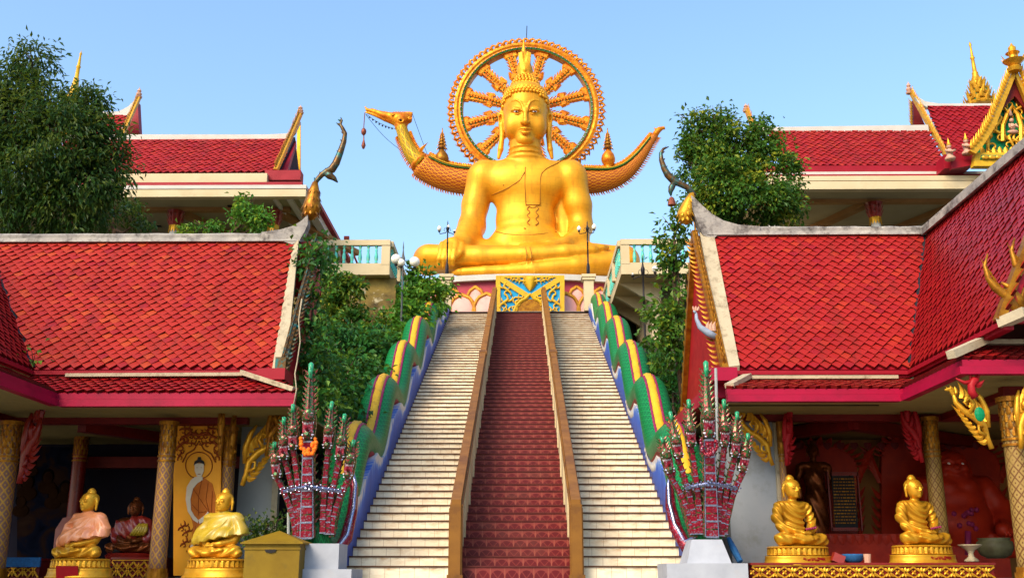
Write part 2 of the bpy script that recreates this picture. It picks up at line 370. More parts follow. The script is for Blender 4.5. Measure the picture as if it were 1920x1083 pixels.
M['orange_line']=mat('mural_line',(.40,.08,.01),(.34,.06,.01),rough=.6,sc=6,bs=0)
M['skin_pale']=mat('mural_skin',(.72,.62,.45),(.66,.55,.4),rough=.6,sc=6,bs=0)
M['bronze']=mat('dark_bronze',(.26,.07,.014),(.12,.03,.01),rough=.28,metal=.6,sc=8,bs=.2)
M['carve']=mat('carved_red',(.55,.035,.010),(.36,.018,.008),rough=.4,sc=5,bs=.3)
M['greenband']=mat('mosaic_green',(.012,.10,.015),(.05,.14,.01),rough=.3,sc=20,bs=.4)
M['redlacq']=mat('red_lacquer',(.28,.014,.006),(.17,.008,.005),rough=.3,sc=5,bs=.2,spec=.4)
M['blueclay']=mat('bird_grey',(.35,.42,.5),(.25,.3,.4),rough=.5,sc=20,bs=.1)
M['copper']=mat('bell_copper',(.30,.09,.05),(.2,.05,.03),rough=.45,metal=.5,sc=20,bs=.1)
M['bluecloth']=mat('blue_cloth',(.02,.13,.33),(.02,.08,.2),rough=.8,sc=20,bs=.2)
# tiles roof: tint attribute per tile
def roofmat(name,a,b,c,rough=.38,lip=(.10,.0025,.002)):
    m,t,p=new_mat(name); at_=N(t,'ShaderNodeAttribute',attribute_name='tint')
    col=ramp(t,at_.outputs['Fac'],[(.0,lip),(.05,lip),(.08,b),(.25,a),(.84,a),(.97,c)])  # dark lip stops paint the lap shadow between tiles onto their edge faces
    col=mixc(t,ramp(t,nz(t,1.2,6),[(.4,0),(.75,.45)]),col,tuple(x*.55 for x in a))
    col=mixc(t,ramp(t,nz(t,9,6,.7),[(.60,0),(.78,.5)]),col,(.10,.02,.015))
    tc=N(t,'ShaderNodeTexCoord').outputs['Object']; mp=N(t,'ShaderNodeMapping'); mp.inputs['Scale'].default_value=(2.6,.5,.5); t.links.new(tc,mp.inputs[0])
    col=mixc(t,ramp(t,nz(t,1.5,8,.72,vec=mp.outputs[0]),[(.52,0),(.74,.6)]),col,(.085,.018,.012))
    t.links.new(col,p.inputs['Base Color'])
    t.links.new(mth(t,'MULTIPLY_ADD',nz(t,14,4),.35,rough-.15),p.inputs['Roughness']); bump(t,p,nz(t,60,4),.25,.004); p.inputs['Specular IOR Level'].default_value=.12; return m
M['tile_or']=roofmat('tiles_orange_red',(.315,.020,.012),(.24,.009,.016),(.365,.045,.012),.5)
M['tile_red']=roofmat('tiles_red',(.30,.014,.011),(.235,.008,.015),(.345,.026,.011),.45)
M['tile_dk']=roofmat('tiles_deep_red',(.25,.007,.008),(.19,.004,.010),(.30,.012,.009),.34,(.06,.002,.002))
# leaf mats
def leafmat(name,a,b,c):
    m,t,p=new_mat(name); at_=N(t,'ShaderNodeAttribute',attribute_name='tint')
    col=ramp(t,at_.outputs['Fac'],[(.0,a),(.55,b),(.93,c),(1,c)])
    t.links.new(col,p.inputs['Base Color']); p.inputs['Roughness'].default_value=.42; p.inputs['Specular IOR Level'].default_value=.16
    tr=N(t,'ShaderNodeBsdfTranslucent'); t.links.new(mixc(t,.5,col,(.3,.4,.02)),tr.inputs[0]); mx=N(t,'ShaderNodeMixShader'); mx.inputs[0].default_value=.22
    t.links.new(p.outputs[0],mx.inputs[1]); t.links.new(tr.outputs[0],mx.inputs[2]); t.links.new(mx.outputs[0],t.nodes['Material Output'].inputs[0]); return m
M['leaf_dk']=leafmat('leaf_dark',(.008,.034,.010),(.028,.075,.012),(.11,.14,.02))
M['leaf_mid']=leafmat('leaf_mid',(.014,.065,.010),(.055,.14,.014),(.24,.26,.02))
M['leaf_ivy']=leafmat('leaf_ivy',(.010,.055,.016),(.022,.115,.018),(.10,.20,.02))
M['leaf_br']=leafmat('leaf_bright',(.03,.12,.012),(.08,.22,.02),(.25,.32,.02))
# lattice column
def lattice(name,base,line,nu,nv,w=.10,metal=.4,rough=.4):
    m,t,p=new_mat(name); sp=N(t,'ShaderNodeSeparateXYZ'); t.links.new(uvnode(t),sp.inputs[0])
    u=mth(t,'MULTIPLY',sp.outputs[0],nu); v=mth(t,'MULTIPLY',sp.outputs[1],nv)
    a=mth(t,'ABSOLUTE',mth(t,'SUBTRACT',mth(t,'FRACT',mth(t,'ADD',u,v)),.5)); b=mth(t,'ABSOLUTE',mth(t,'SUBTRACT',mth(t,'FRACT',mth(t,'SUBTRACT',u,v)),.5))
    mn=mth(t,'MINIMUM',a,b); mx=mth(t,'MAXIMUM',a,b)
    ln=mth(t,'LESS_THAN',mn,w); dot=mth(t,'GREATER_THAN',mth(t,'ADD',a,b),.84); f=mth(t,'MAXIMUM',ln,dot)
    f2=mth(t,'MULTIPLY',f,ramp(t,nz(t,5,6),[(.25,.2),(.45,1)]))
    col=mixc(t,f2,base,line); t.links.new(col,p.inputs['Base Color']); t.links.new(mth(t,'MULTIPLY',f2,metal),p.inputs['Metallic'])
    t.links.new(mth(t,'MULTIPLY_ADD',nz(t,20,3),.3,rough-.1),p.inputs['Roughness']); bump(t,p,f,.5,.006); p.inputs['Specular IOR Level'].default_value=.2; return m
M['col_dia']=lattice('column_lattice',(.20,.10,.075),(.44,.23,.035),7,6,.11,.3)
M['col_gold']=lattice('column_gold_lattice',(.27,.17,.045),(.13,.055,.015),8,7,.10,.2)
M['scales']=lattice('scale_pattern',(.002,.095,.025),(.006,.19,.045),14,7,.13,0,.4)
M['bargescale']=lattice('barge_scales',(.22,.03,.003),(.55,.20,.006),24,2.4,.13,.3,.4)
M['neckscale']=lattice('neck_scales',(.26,.17,.008),(.55,.30,.01),10,1.4,.14,.3,.4)
M['neckband']=None
def stairmat(name,red):
    m,t,p=new_mat(name); sp=N(t,'ShaderNodeSeparateXYZ'); t.links.new(uvnode(t),sp.inputs[0])
    u=mth(t,'FRACT',sp.outputs[0]); v=sp.outputs[1]
    j=mth(t,'LESS_THAN',mth(t,'SUBTRACT',.5,mth(t,'ABSOLUTE',mth(t,'SUBTRACT',u,.5))),.018 if red else .014)
    cell=N(t,'ShaderNodeTexWhiteNoise',noise_dimensions='2D'); cv=N(t,'ShaderNodeCombineXYZ'); t.links.new(mth(t,'FLOOR',sp.outputs[0]),cv.inputs[0]); t.links.new(mth(t,'FLOOR',v),cv.inputs[1]); t.links.new(cv.outputs[0],cell.inputs[0])
    vf=mth(t,'FRACT',v)
    if red:
        du=mth(t,'ABSOLUTE',mth(t,'SUBTRACT',u,.5)); dv=vf
        r=mth(t,'SQRT',mth(t,'ADD',mth(t,'POWER',du,2),mth(t,'POWER',mth(t,'MULTIPLY',mth(t,'SUBTRACT',dv,.1),.75),2)))
        ring=mth(t,'GREATER_THAN',r,.46); x=mth(t,'LESS_THAN',mth(t,'ABSOLUTE',mth(t,'SUBTRACT',du,mth(t,'MULTIPLY',dv,.55))),.035)
        f=mth(t,'MAXIMUM',mth(t,'MULTIPLY',ring,.8),mth(t,'MULTIPLY',x,.6))
        col=mixc(t,mth(t,'MULTIPLY',cell.outputs[0],.5),(.105,.0025,.005),(.06,.0015,.004)); col=mixc(t,f,col,(.22,.035,.026)); col=mixc(t,j,col,(.28,.08,.045))
    else:
        col=mixc(t,mth(t,'MULTIPLY',cell.outputs[0],.7),(.86,.75,.54),(.76,.65,.45)); col=mixc(t,mth(t,'MULTIPLY',j,.7),col,(.30,.16,.07))
        tc=N(t,'ShaderNodeTexCoord').outputs['Object']; mp=N(t,'ShaderNodeMapping'); mp.inputs['Scale'].default_value=(3,3,9); t.links.new(tc,mp.inputs[0])
        st=mth(t,'MULTIPLY',ramp(t,nz(t,1.6,8,.7,vec=mp.outputs[0]),[(.45,0),(.68,1)]),mth(t,'MULTIPLY_ADD',mth(t,'POWER',vf,2),.75,.2))
        col=mixc(t,st,col,(.45,.20,.04))
    dn=ramp(t,nz(t,1.1,8,.7),[(.55,0),(.8,.5)]); col=mixc(t,dn,col,(.12,.05,.03))
    t.links.new(col,p.inputs['Base Color']); p.inputs['Roughness'].default_value=.45; p.inputs['Specular IOR Level'].default_value=.25; bump(t,p,mth(t,'ADD',mth(t,'MULTIPLY',j,-1),nz(t,8,3)),.25,.004); return m
M['riser_w']=stairmat('cream_tiles',False); M['riser_r']=stairmat('red_tiles',True)
M['tread']=mat('tread_stone',(.34,.26,.17),(.24,.16,.10),rough=.7,sc=3,bs=.2)
M['nosing']=mat('nosing_dark',(.085,.035,.018),(.14,.06,.03),rough=.7,sc=4,bs=.3,bd=.01,bsc=20)
M['nosing_r']=mat('nosing_red',(.085,.008,.012),(.14,.03,.02),rough=.7,sc=4,bs=.3,bd=.01,bsc=20)
# blue wave wall (painted): uv v = height over stair line
def wavemat():
    m,t,p=new_mat('blue_wave_paint'); sp=N(t,'ShaderNodeSeparateXYZ'); t.links.new(uvnode(t),sp.inputs[0])
    cv=N(t,'ShaderNodeCombineXYZ'); t.links.new(mth(t,'MULTIPLY',sp.outputs[0],7),cv.inputs[0]); t.links.new(mth(t,'MULTIPLY',sp.outputs[1],1.2),cv.inputs[1])
    n=nz(t,1.0,5,.6,vec=cv.outputs[0]); f=mth(t,'ADD',sp.outputs[1],mth(t,'MULTIPLY',mth(t,'SUBTRACT',n,.5),-1.1))
    col=ramp(t,f,[(.0,(.003,.035,.26)),(.66,(.006,.09,.50)),(.82,(.10,.24,.60)),(.94,(.60,.56,.52))]); 
    col=mixc(t,ramp(t,nz(t,5,6),[(.6,0),(.9,.3)]),col,(.12,.15,.26))
    t.links.new(col,p.inputs['Base Color']); p.inputs['Roughness'].default_value=.6; bump(t,p,nz(t,10,5),.3,.02); return m
M['wave']=wavemat()
def mossmat():
    m,t,p=new_mat('mossy_wall'); n1=nz(t,.8,8,.7,dist=.6); n2=nz(t,2.2,8,.72,dist=1.2)
    col=mixc(t,ramp(t,n1,[(.38,0),(.6,1)]),(.045,.03,.012),(.30,.20,.04)); col=mixc(t,ramp(t,n2,[(.56,0),(.64,1)]),col,(.55,.48,.30))
    t.links.new(col,p.inputs['Base Color']); p.inputs['Roughness'].default_value=.9; bump(t,p,n2,.4,.03); return m
M['moss']=mossmat()
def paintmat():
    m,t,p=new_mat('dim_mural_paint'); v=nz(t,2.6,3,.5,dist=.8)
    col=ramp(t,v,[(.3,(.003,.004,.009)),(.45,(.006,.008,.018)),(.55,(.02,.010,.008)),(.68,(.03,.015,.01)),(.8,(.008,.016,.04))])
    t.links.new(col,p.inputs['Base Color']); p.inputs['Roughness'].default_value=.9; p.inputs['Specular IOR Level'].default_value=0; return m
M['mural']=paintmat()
# ---------------- ground, hillside ----------------
def zs(Y): return .173+.4275*(Y-15.4)
UP=8.88
b=MB(); b.bx(-60,60,13,90,-1.5,0); tag(b.build('ground',M['ground']),kind='structure')
b=MB(); b.bx(-300,300,-60,13,-1.7,-1.5); b.bx(-300,300,90,400,-1.7,-1.5); b.bx(-300,-60,13,90,-1.7,-1.5); b.bx(60,300,13,90,-1.7,-1.5); tag(b.build('forecourt',M['ground']),kind='structure')
b=MB(); b.bx(-30,30,36.0,75,.004,UP-.02); b.bx(-30,-4.5,30.9,36.0,.004,8.6); b.bx(4.3,30,31.3,36.0,.004,8.6); tag(b.build('hillside',M['earth']),kind='structure')
b=MB(); b.bx(-30,30,35.62,75.1,UP-.02,UP); tag(b.build('upper_terrace_paving',M['ground']),kind='structure')
def bankz(x,y): return zs(y)-.35+.25*math.sin(x*1.3+y*.7)
for sx,x0,x1,y0 in ((-1,-3.05,-14,20.6),(1,2.95,14,20.6)):
    b=MB(); n=16; m=12
    vs=[];fs=[]
    for i in range(n+1):
        y=y0+(31.3-y0)*i/n
        for j in range(m+1):
            x=x0+(x1-x0)*j/m; vs.append(V(x,y,bankz(x,y)))
    for i in range(n):
        for j in range(m):
            a=i*(m+1)+j; q=(a,a+1,a+m+2,a+m+1); fs.append(q if sx<0 else q)
    k=len(vs)
    for j in range(m+1): vs.append(V(x0+(x1-x0)*j/m,y0,0))
    for j in range(m): fs.append((j,j+1,k+j+1,k+j))
    k2=len(vs)
    for i in range(n+1): vs.append(V(x0,y0+(31.3-y0)*i/n,0))
    for i in range(n): fs.append((i*(m+1),(i+1)*(m+1),k2+i+1,k2+i))
    b.add(vs,fs); tag(b.build('slope',M['earth']),kind='structure')
# ---------------- staircase ----------------
NS=61; TR=.331; RI=.1415; Y0=15.4; XL,XR=-2.51,2.31; RL,RR=-.94,.76
st=thing('staircase','long staircase with two cream flights and a dark red middle flight climbing to giant statue','staircase',(-.1,15.4,0))
def flight(name,x0,x1,rm,nm,tile,nl):
    b=MB()
    for i in range(NS+1):
        y=Y0+TR*i; z1=.173+RI*i; z0=z1-RI if i else 0.0
        b.mi=0; k=(x1-x0)/tile; s=random.random()
        b.quad((x0,y,z0),(x1,y,z0),(x1,y,z1-.022),(x0,y,z1-.022),uv=[(s,i+.0),(s+k,i+.0),(s+k,i+.97),(s,i+.97)])
        b.mi=1; b.quad((x0,y,z1-.003),(x1,y,z1-.003),(x1,y+TR+.001,z1-.003),(x0,y+TR+.001,z1-.003))
    o=b.build('flight',[rm,M['tread']],st)
    b=MB()
    for i in range(NS+1):
        y=Y0+TR*i; z1=.173+RI*i; n=14; pr=[random.uniform(.016,.024) for _ in range(n+1)]
        for j in range(n):
            xa=x0+(x1-x0)*j/n; xb=x0+(x1-x0)*(j+1)/n; t=.017 if i>22 else .020
            y1=y-pr[j]; y2=y-pr[j+1]
            b.add([(xa,y1,z1-t),(xb,y2,z1-t),(xb,y2,z1),(xa,y1,z1),(xa,y+.05,z1),(xb,y+.05,z1),(xa,y+.001,z1-t),(xb,y+.001,z1-t)],[(0,1,2,3),(3,2,5,4),(6,7,1,0)])
    b.build('nosing',nm,o); o['label']=nl; return o
flight('f',XL,RL,M['riser_w'],M['nosing'],.21,'cream tiled flight left of the red one')
flight('f',RR,XR,M['riser_w'],M['nosing'],.21,'cream tiled flight right of the red one')
flight('f',RL,RR,M['riser_r'],M['nosing_r'],.205,'dark red patterned tile flight')
b=MB()
for x in (XL-.02,XR+.02): b.prism([(x,15.4,0),(x,35.6,0),(x,35.6,UP-.03),(x,15.4,.1)],(.04 if x>0 else -.04,0,0))
b.build('side_wall',M['cream'],st)
for X,lab in ((RL,'brown capped handrail wall between left cream flight and red flight'),(RR,'brown capped handrail wall between red flight and right cream flight')):
    r=thing('handrail_wall',lab,'handrail',(X,15.2,0),'handrail walls on the stairs')
    H=.92; ya,yb=15.27,35.4
    def rz(y,h): return zs(y)+h
    b=MB(); b.prism([(X-.05,ya,.02),(X-.05,yb,rz(yb,-.1)),(X-.05,yb,rz(yb,H-.08)),(X-.05,ya,rz(ya,H-.08))],(.1,0,0))
    for k in range(14):
        y=16.5+k*1.4; b.prism([(X-.07,y,rz(y,-.1)),(X-.07,y+.13,rz(y+.13,-.1)),(X-.07,y+.13,rz(y+.13,H-.09)),(X-.07,y,rz(y,H-.09))],(.14,0,0))
    b.build('wall',M['cream'],r)
    b=MB()
    def cap(y0,y1,w,h0,h1): b.prism([(X-w/2,y0,rz(y0,h0)),(X-w/2,y1,rz(y1,h0)),(X-w/2,y1,rz(y1,h1)),(X-w/2,y0,rz(y0,h1))],(w,0,0))
    cap(ya,yb,.18,H-.1,H-.03); cap(ya-.01,yb+.02,.135,H-.029,H+.05)
    cap(24.9,25.1,.19,H-.02,H+.07)
    b.build('cap_rail',M['brown'],r)
    b=MB(); b.bx(X-.075,X+.075,15.13,15.28,0,rz(15.2,H+.0)); b.bx(X-.095,X-.055,15.16,15.29,0,rz(15.2,H-.05)); b.bx(X+.055,X+.095,15.16,15.29,0,rz(15.2,H-.05)); b.bx(X-.11,X+.11,15.10,15.3,0,.05)
    b.bx(X-.07,X+.07,35.38,35.5,UP-.3,rz(35.4,H+.03))
    b.build('newel_post',M['brown'],r)
# ---------------- naga serpents ----------------
def nzc(y): 
    a=.30 if y<29 else .30-.025*(y-29)
    return .72+a*math.cos(2*PI*(y-17.65)/3.35)-(.03*max(0,y-27))
TWS=1
def naga(sx,label):
    X=sx*2.74-.1 if sx<0 else 2.58; Xin=XL if sx<0 else XR
    root=thing('naga_serpent',label,'serpent statue',(X,14.9,0),'naga serpents along the stairs')
    ys=[16.55+.12*i for i in range(156)]
    path=[V(X,15.0,.45),V(X,15.3,.36),V(X,15.7,.5),V(X,16.1,.85),V(X,16.4,1.25)]
    path[0:0]=[V(X,14.92,.75)]
    path+=[V(X,y,zs(y)+nzc(y)) for y in ys if y<35.2]
    rad=[.14,.2,.24,.28,.30,.31]+[.32 if y<30 else .32-.02*(y-30) for y in ys if y<35.2]
    sub=[path[0]]; sr=[rad[0]]
    b=MB(); b.tube(path,rad,20,up=(0,0,1)); b.smooth=True
    o=b.build('body',M['scales'],root,smooth=True)
    # dorsal stripes: strips following the top of tube
    def frame(i):
        k=len(path); T=(path[min(i+1,k-1)]-path[max(i-1,0)]).normalized(); Nn=V(0,0,1)-T*T.z
        if Nn.length<.05: Nn=V(0,-1,0)-T*(-T.y)
        Nn.normalize(); return T,Nn,T.cross(Nn)
    def strip(a0,a1,lift,name,m):
        b=MB(); vs=[];fs=[]; q=5; st0=6; tw=.10*(-sx)*TWS; a0+=tw; a1+=tw
        for i in range(st0,len(path)):
            T,Nn,B=frame(i)
            for j in range(q+1):
                a=a0+(a1-a0)*j/q; r=rad[i]+lift*(1 if 0<j<q else .1)
                if lift>.02: r+=.012*math.sin(i*2.2+j*1.5)
                vs.append(path[i]+(B*math.sin(a)+Nn*math.cos(a))*r)
        for i in range(len(path)-st0-1):
            for j in range(q): fs.append((i*(q+1)+j,(i+1)*(q+1)+j,(i+1)*(q+1)+j+1,i*(q+1)+j+1))
        b.add(vs,fs); b.build(name,m,root,smooth=True)
    strip(-.23,.23,.028,'dorsal_ridge',M['yellow'])
    strip(.24,.38,.016,'magenta_stripe',M['magenta']); strip(-.38,-.24,.016,'magenta_stripe',M['magenta'])
    side=1 if sx<0 else -1
    b=MB(); vs=[];fs=[];q=3
    for s2 in (1,-1):
        base=len(vs)
        for i in range(6,len(path)):
            T,Nn,B=frame(i)
            for j in range(q+1):
                a=(2.1+.35*j/q)*s2; vs.append(path[i]+(B*math.sin(a)+Nn*math.cos(a))*(rad[i]+.012))
        for i in range(len(path)-7):
            for j in range(q): fs.append((base+i*(q+1)+j,base+(i+1)*(q+1)+j,base+(i+1)*(q+1)+j+1,base+i*(q+1)+j+1))
    b.add(vs,fs); b.build('belly_edge',M['red_paint'],root,smooth=True)
    # white belly scallops under troughs
    for k in range(5):
        b=MB(); yc=19.35+3.35*k
        for d in range(-4,5):
            y=yc+d*.17-.15; z=zs(y)+nzc(y)-.27-.02*abs(d); b.ball((X-sx*.14,y,z),.14,8,6,(1.1,.8,1))
        b.build('belly',M['white'],root,smooth=True)
    # painted wave wall
    b=MB(); yy=[15.45+.25*i for i in range(81)]; vs=[];fs=[];uv=[]
    xa=Xin+sx*.005; xb=X+sx*.1
    T=[]
    for y in yy:
        t=zs(y)+(nzc(y)-.12 if y>16.6 else (.12+.45*(y-15.45)))
        t=min(t,zs(y)+.62); T.append(t)
    for i in range(80):
        y0,y1=yy[i],yy[i+1]; b0,b1=max(0,zs(y0)-.4),max(0,zs(y1)-.4)
        n0=max(.3,(nzc(y0)-.22 if y0>16.6 else .5)); n1=max(.3,(nzc(y1)-.22 if y1>16.6 else .5))
        A=[(xa,y0,b0),(xa,y1,b1),(xa,y1,T[i+1]),(xa,y0,T[i])]; u=[(y0,(b0-zs(y0))/n0),(y1,(b1-zs(y1))/n1),(y1,(T[i+1]-zs(y1))/n1),(y0,(T[i]-zs(y0))/n0)]
        b.quad(*A,uv=u); b.quad((xb,y0,b0),(xb,y1,b1),(xb,y1,T[i+1]),(xb,y0,T[i]),uv=u)
        b.quad((xa,y0,T[i]),(xa,y1,T[i+1]),(xb,y1,T[i+1]),(xb,y0,T[i]),uv=[(y0,u[3][1]),(y1,u[2][1]),(y1+.3,u[2][1]),(y0+.3,u[3][1])])
    b.quad((xa,yy[0],0),(xb,yy[0],0),(xb,yy[0],T[0]),(xa,yy[0],T[0]),uv=[(0,-.3),(.3,-.3),(.3,.2),(0,.2)])
    b.build('wave_wall',M['wave'],root)
    # hood: pointed keel beneath the necks
    Yh=14.8
    hd=sx
    if sx<0: K=[(519,877,515,828,556,1003),(533,843,533,781,562,1005),(550,824,550,757,566,1006),(579,800,584,679,577,1008),(616,822,623,752,606,998),(639,843,647,775,614,1000),(655,877,664,824,622,1000)]
    else: K=[(1252,867,1240,818,1298,1000),(1270,840,1256,771,1303,1000),(1295,818,1291,748,1312,1000),(1328,797,1323,676,1333,1006),(1358,818,1357,748,1345,1003),(1378,838,1382,771,1352,1003),(1394,865,1403,812,1358,1000)]
    px=lambda a,c,y=Yh: at(a,c,y)
    # hood sheet behind necks (green mosaic)
    b=MB(); kk=[px(K[i][4]+(K[i][0]-K[i][4])*.62,K[i][5]+(K[i][1]-K[i][5])*.55,Yh+.12) for i in range(7)]
    low=[px(K[0][4]-4,1006,Yh+.12),px(K[6][4]+4,1006,Yh+.12)]
    b.prism([low[0]]+kk+[low[1]],(0,.08,0))
    tipx=(622 if sx<0 else 1283)
    b.build('hood',M['crest'],root)
    b=MB(); b.smooth=True
    if sx<0: lp=[(578,1000),(600,1022),(627,1040),(648,1010),(660,960),(664,915),(655,880)]
    else: lp=[(1330,1000),(1310,1014),(1287,1024),(1268,990),(1258,950),(1256,915),(1262,880)]
    b.tube([px(a,c,14.95+.1*i) for i,(a,c) in enumerate(lp)],[.05,.09,.12,.11,.09,.07,.05],8,sy=.8); b.build('coil',M['mirror_red'],root)
    b=MB(); b.smooth=True
    b.tube([px(a+(3 if sx<0 else -3),c-8,14.9+.1*i) for i,(a,c) in enumerate(lp)],[.03,.035,.04,.04,.035,.03,.02],6); b.build('coil_edge',M['silver'],root)
    for i,(hx,hy,tx,ty,bx_,by_) in enumerate(K):
        big=1.55 if i==3 else 1.0; w=.047 if i!=3 else .094
        Yi=Yh-(.10 if i==3 else .02*(3-abs(i-3)))
        P0=px(bx_,by_,Yi+.02); P2=px(hx,hy+18*big,Yi-.06); 
        mid=(P0+P2)/2+V((.02 if i<3 else -.02)*abs(i-3),.02,0)+V((bx_-hx)*.0015,0,-.03)
        pts=[];
        for t in [j/12 for j in range(13)]: pts.append(P0*(1-t)**2+mid*2*t*(1-t)+P2*t*t)
        b=MB(); b.smooth=True; rr=[w*(1.2-.3*t/12) for t in range(13)]
        b.tube(pts,rr,10); nk=b.build('neck',M['crest'],root)
        b=MB(); b.mi=0
        for t in range(12):
            a,c=pts[t],pts[t+1]; d=(c-a); L=d.length; d.normalize(); rt=d.cross(V(0,-1,0)).normalized(); f=rt.cross(d) ; f=f if f.y<0 else -f
            Mx=Matrix((rt,-f,d)).transposed(); wd=rr[t]*1.35
            b.box((a+c)/2+f*rr[t]*.72,(wd,rr[t]*.7,L*.80),Mx)
        b.build('belly_plate',M['mirror_red'],nk)
        b=MB()
        for t in range(0,13,2):
            a=pts[t]; d=(pts[min(t+1,12)]-pts[max(t-1,0)]).normalized(); rt=d.cross(V(0,-1,0)).normalized(); f=rt.cross(d); f=f if f.y<0 else -f
            Mx=Matrix((rt,-f,d)).transposed(); b.box(a+f*rr[t]*.8,(rr[t]*1.5,rr[t]*.72,.016*big),Mx)
        if i==3:
            for s2 in (-1,1): b.tube([pts[t]+V(s2*rr[t]*.78,-rr[t]*.72,0) for t in range(13)],.010,5)
        b.build('silver_band',M['silver'],nk)
        # spikes along the outer edges
        b=MB()
        for s2 in (-1,1):
            for t in range(1,13):
                b.flame(pts[t]+V(s2*rr[t]*.8,.02,0),V(s2*.6,0,1),V(s2*1,0,0),.05*big,.03*big,.02,.2,3)
        b.build('fin',M['crest'],nk)
        # head
        H=px(hx,hy,Yi-.1); s=.088 if i!=3 else .108; ax=(px(tx,ty,Yi-.1)-H); ax.y=0; hgt=ax.length; ax.normalize(); rt=V(ax.z,0,-ax.x)
        def L(a,d,c): return H+rt*a*s+V(0,-1,0)*d*s+ax*c*s
        b=MB(); b.smooth=True
        b.tube([L(0,-.6,-1.5),L(0,-.5,-.6),L(0,-.35,.4),L(0,-.1,1.2),L(0,.3,1.9),L(0,-.2,2.5)],[.7*s,.85*s,.95*s,.95*s,.8*s,.4*s],10)
        b.smooth=False; b.tube([L(0,.2,.9),L(0,.9,1.15),L(0,1.7,1.1),L(0,2.0,1.45)],[.85*s,.8*s,.5*s,.12*s],8)   # upper jaw
        b.tube([L(0,.1,-.9),L(0,.8,-1.15),L(0,1.5,-1.0)],[.75*s,.62*s,.25*s],8)
        hh=b.build('head',M['crest'],root)
        b=MB(); b.box(L(0,.55,0),(1.3*s,.5*s,1.7*s),Matrix((rt,V(0,1,0),ax)).transposed()); b.tube([L(0,.8,-.6),L(0,1.6,-.2),L(0,1.7,.1)],[.3*s,.2*s,.06*s],6); b.build('mouth',M['mirror_red'],hh)
        b=MB()
        for q in range(-3,4):
            b.lathe([(.13*s,0),(.02*s,-.42*s)],L(q*.21,1.0-.05*q*q,.62),5); b.lathe([(.02*s,.4*s),(.12*s,0)][::-1],L(q*.2,.9-.05*q*q,-.75),5)
        for q in (.95,-1.05): b.tube([L(-.75,.5,q),L(-.35,1.0,q),L(.35,1.0,q),L(.75,.5,q)],.09*s,5)
        b.build('teeth',M['teeth'],hh)
        b=MB()
        for q,wd in ((1.02,1.5),(-1.12,1.35),(-1.5,1.2)): b.box(L(0,.95-.2*abs(q+.1),q),(wd*s,.3*s,.17*s),Matrix((rt,V(0,1,0),ax)).transposed())
        b.build('lip_band',M['lipband'],hh)
        b=MB()
        for q in (-.42,.42): b.ball(L(q,.85,1.55),.2*s,8,6)
        b.build('eye',M['teeth'],hh)
        # crest: tall tapering fin with spikes and glassy tip
        b=MB(); n=5 if i!=3 else 8; zc=1.6; top=hgt/s
        b.tube([L(0,-.2,zc),L(0,-.25,zc+(top-zc)*.4),L(0,-.1,zc+(top-zc)*.8),L(0,0,top)],[.75*s,.52*s,.3*s,.2*s],8)
        for q in range(n):
            f=q/n; c=zc+(top-zc)*f*.85
            for s2 in (-1,1): b.flame(L(s2*(.6-.35*f),-.1,c),ax*1.6+rt*s2*.8,rt*s2,.95*s,.42*s,.2*s,.2,3)
            b.flame(L(0,.35-.3*f,c),ax*1.5+V(0,-.6,0),V(0,-1,0),1.2*s,.5*s,.2*s,.2,3)
        b.build('crest',M['crest'],hh)
        b=MB(); b.smooth=True; b.tube([L(0,.3,top*.74),L(0,.25,top*.86),L(0,.1,top*.97),L(0,0,top*1.0)],[.22*s,.34*s,.36*s,.12*s],8); b.build('crest_tip',M['emerald'],hh)
    # jewelled collar across the necks
    b=MB(); cy=914 if sx<0 else 908
    xs=[532,545,560,579,600,622,640] if sx<0 else [1285,1297,1312,1332,1352,1368,1382]
    pts=[px(x,cy+ (10-abs(j-3)*3)*-1+8,Yh-.14-.05*(3-abs(j-3))) for j,x in enumerate(xs)]
    b.tube(pts,.028,6)
    for j,p in enumerate(pts):
        for a in range(5): b.ball(p+V(math.cos(a*1.257)*.045,-.03,math.sin(a*1.257)*.045),.013 if j!=3 else .022,6,4)
    b.build('collar',M['silver'],root)
    return root
naga(-1,'seven-headed naga with green undulating body running down the left side of the stairs')
naga(1,'seven-headed naga with green undulating body running down the right side of the stairs')
# flower garlands at the middle necks
for cx,cy,lab in ((578,836,'orange marigold garland hung on the left naga'),(1329,838,'red and white flower garland hung on the right naga')):
    b=MB()
    for i in range(22):
        a=-1.9+3.8*i/21; p=at(cx+14*math.sin(a)+random.uniform(-2,2),cy-6+20*math.cos(a)+random.uniform(-2,2),14.42); b.ball(p,.022+.014*random.random(),6,4)
    for i in range(9): b.ball(at(cx+random.uniform(-12,12),cy-6+random.uniform(0,22),14.42),.03,6,4)
    tag(b.build('garland',M['orange'] if cx<900 else M['mirror_red'],smooth=True),lab,'garland')
# plinths
def plinth(x0,x1,y0,y1,x2,x3,label,tp):
    r=thing('plinth',label,'plinth',at((x0+x1)/2,1083,14.9)*1,'white plinths under the naga heads')
    Yf=14.35; a=at(x0,y1,Yf);c=at(x1,y1,Yf); top=at(x0,y0,Yf).z; lo=at(x2,y1,Yf-.1); hi=at(x3,y1,Yf-.1)
    b=MB(); m=(a+c)/2; b.box((m.x,Yf+.35,(lo.z+top)/2),(c.x-a.x,.7,top-lo.z),taper=tp); b.build('upper_block',M['plinth'],r)
    b=MB(); b.bx(lo.x,hi.x,Yf-.1,Yf+.9,-.0,lo.z); b.build('base_block',M['plinth'],r)
plinth(563,634,1018,1066,563,659,'white block plinth under the left naga heads beside the yellow box',1)
plinth(1288,1372,1010,1055,1250,1402,'white tapered plinth under the right naga heads',.68)
b=MB()
b.tube([at(1366,1008,15.1),at(1376,1030,15.0),at(1388,1052,14.9)],[.03,.05,.04],8)
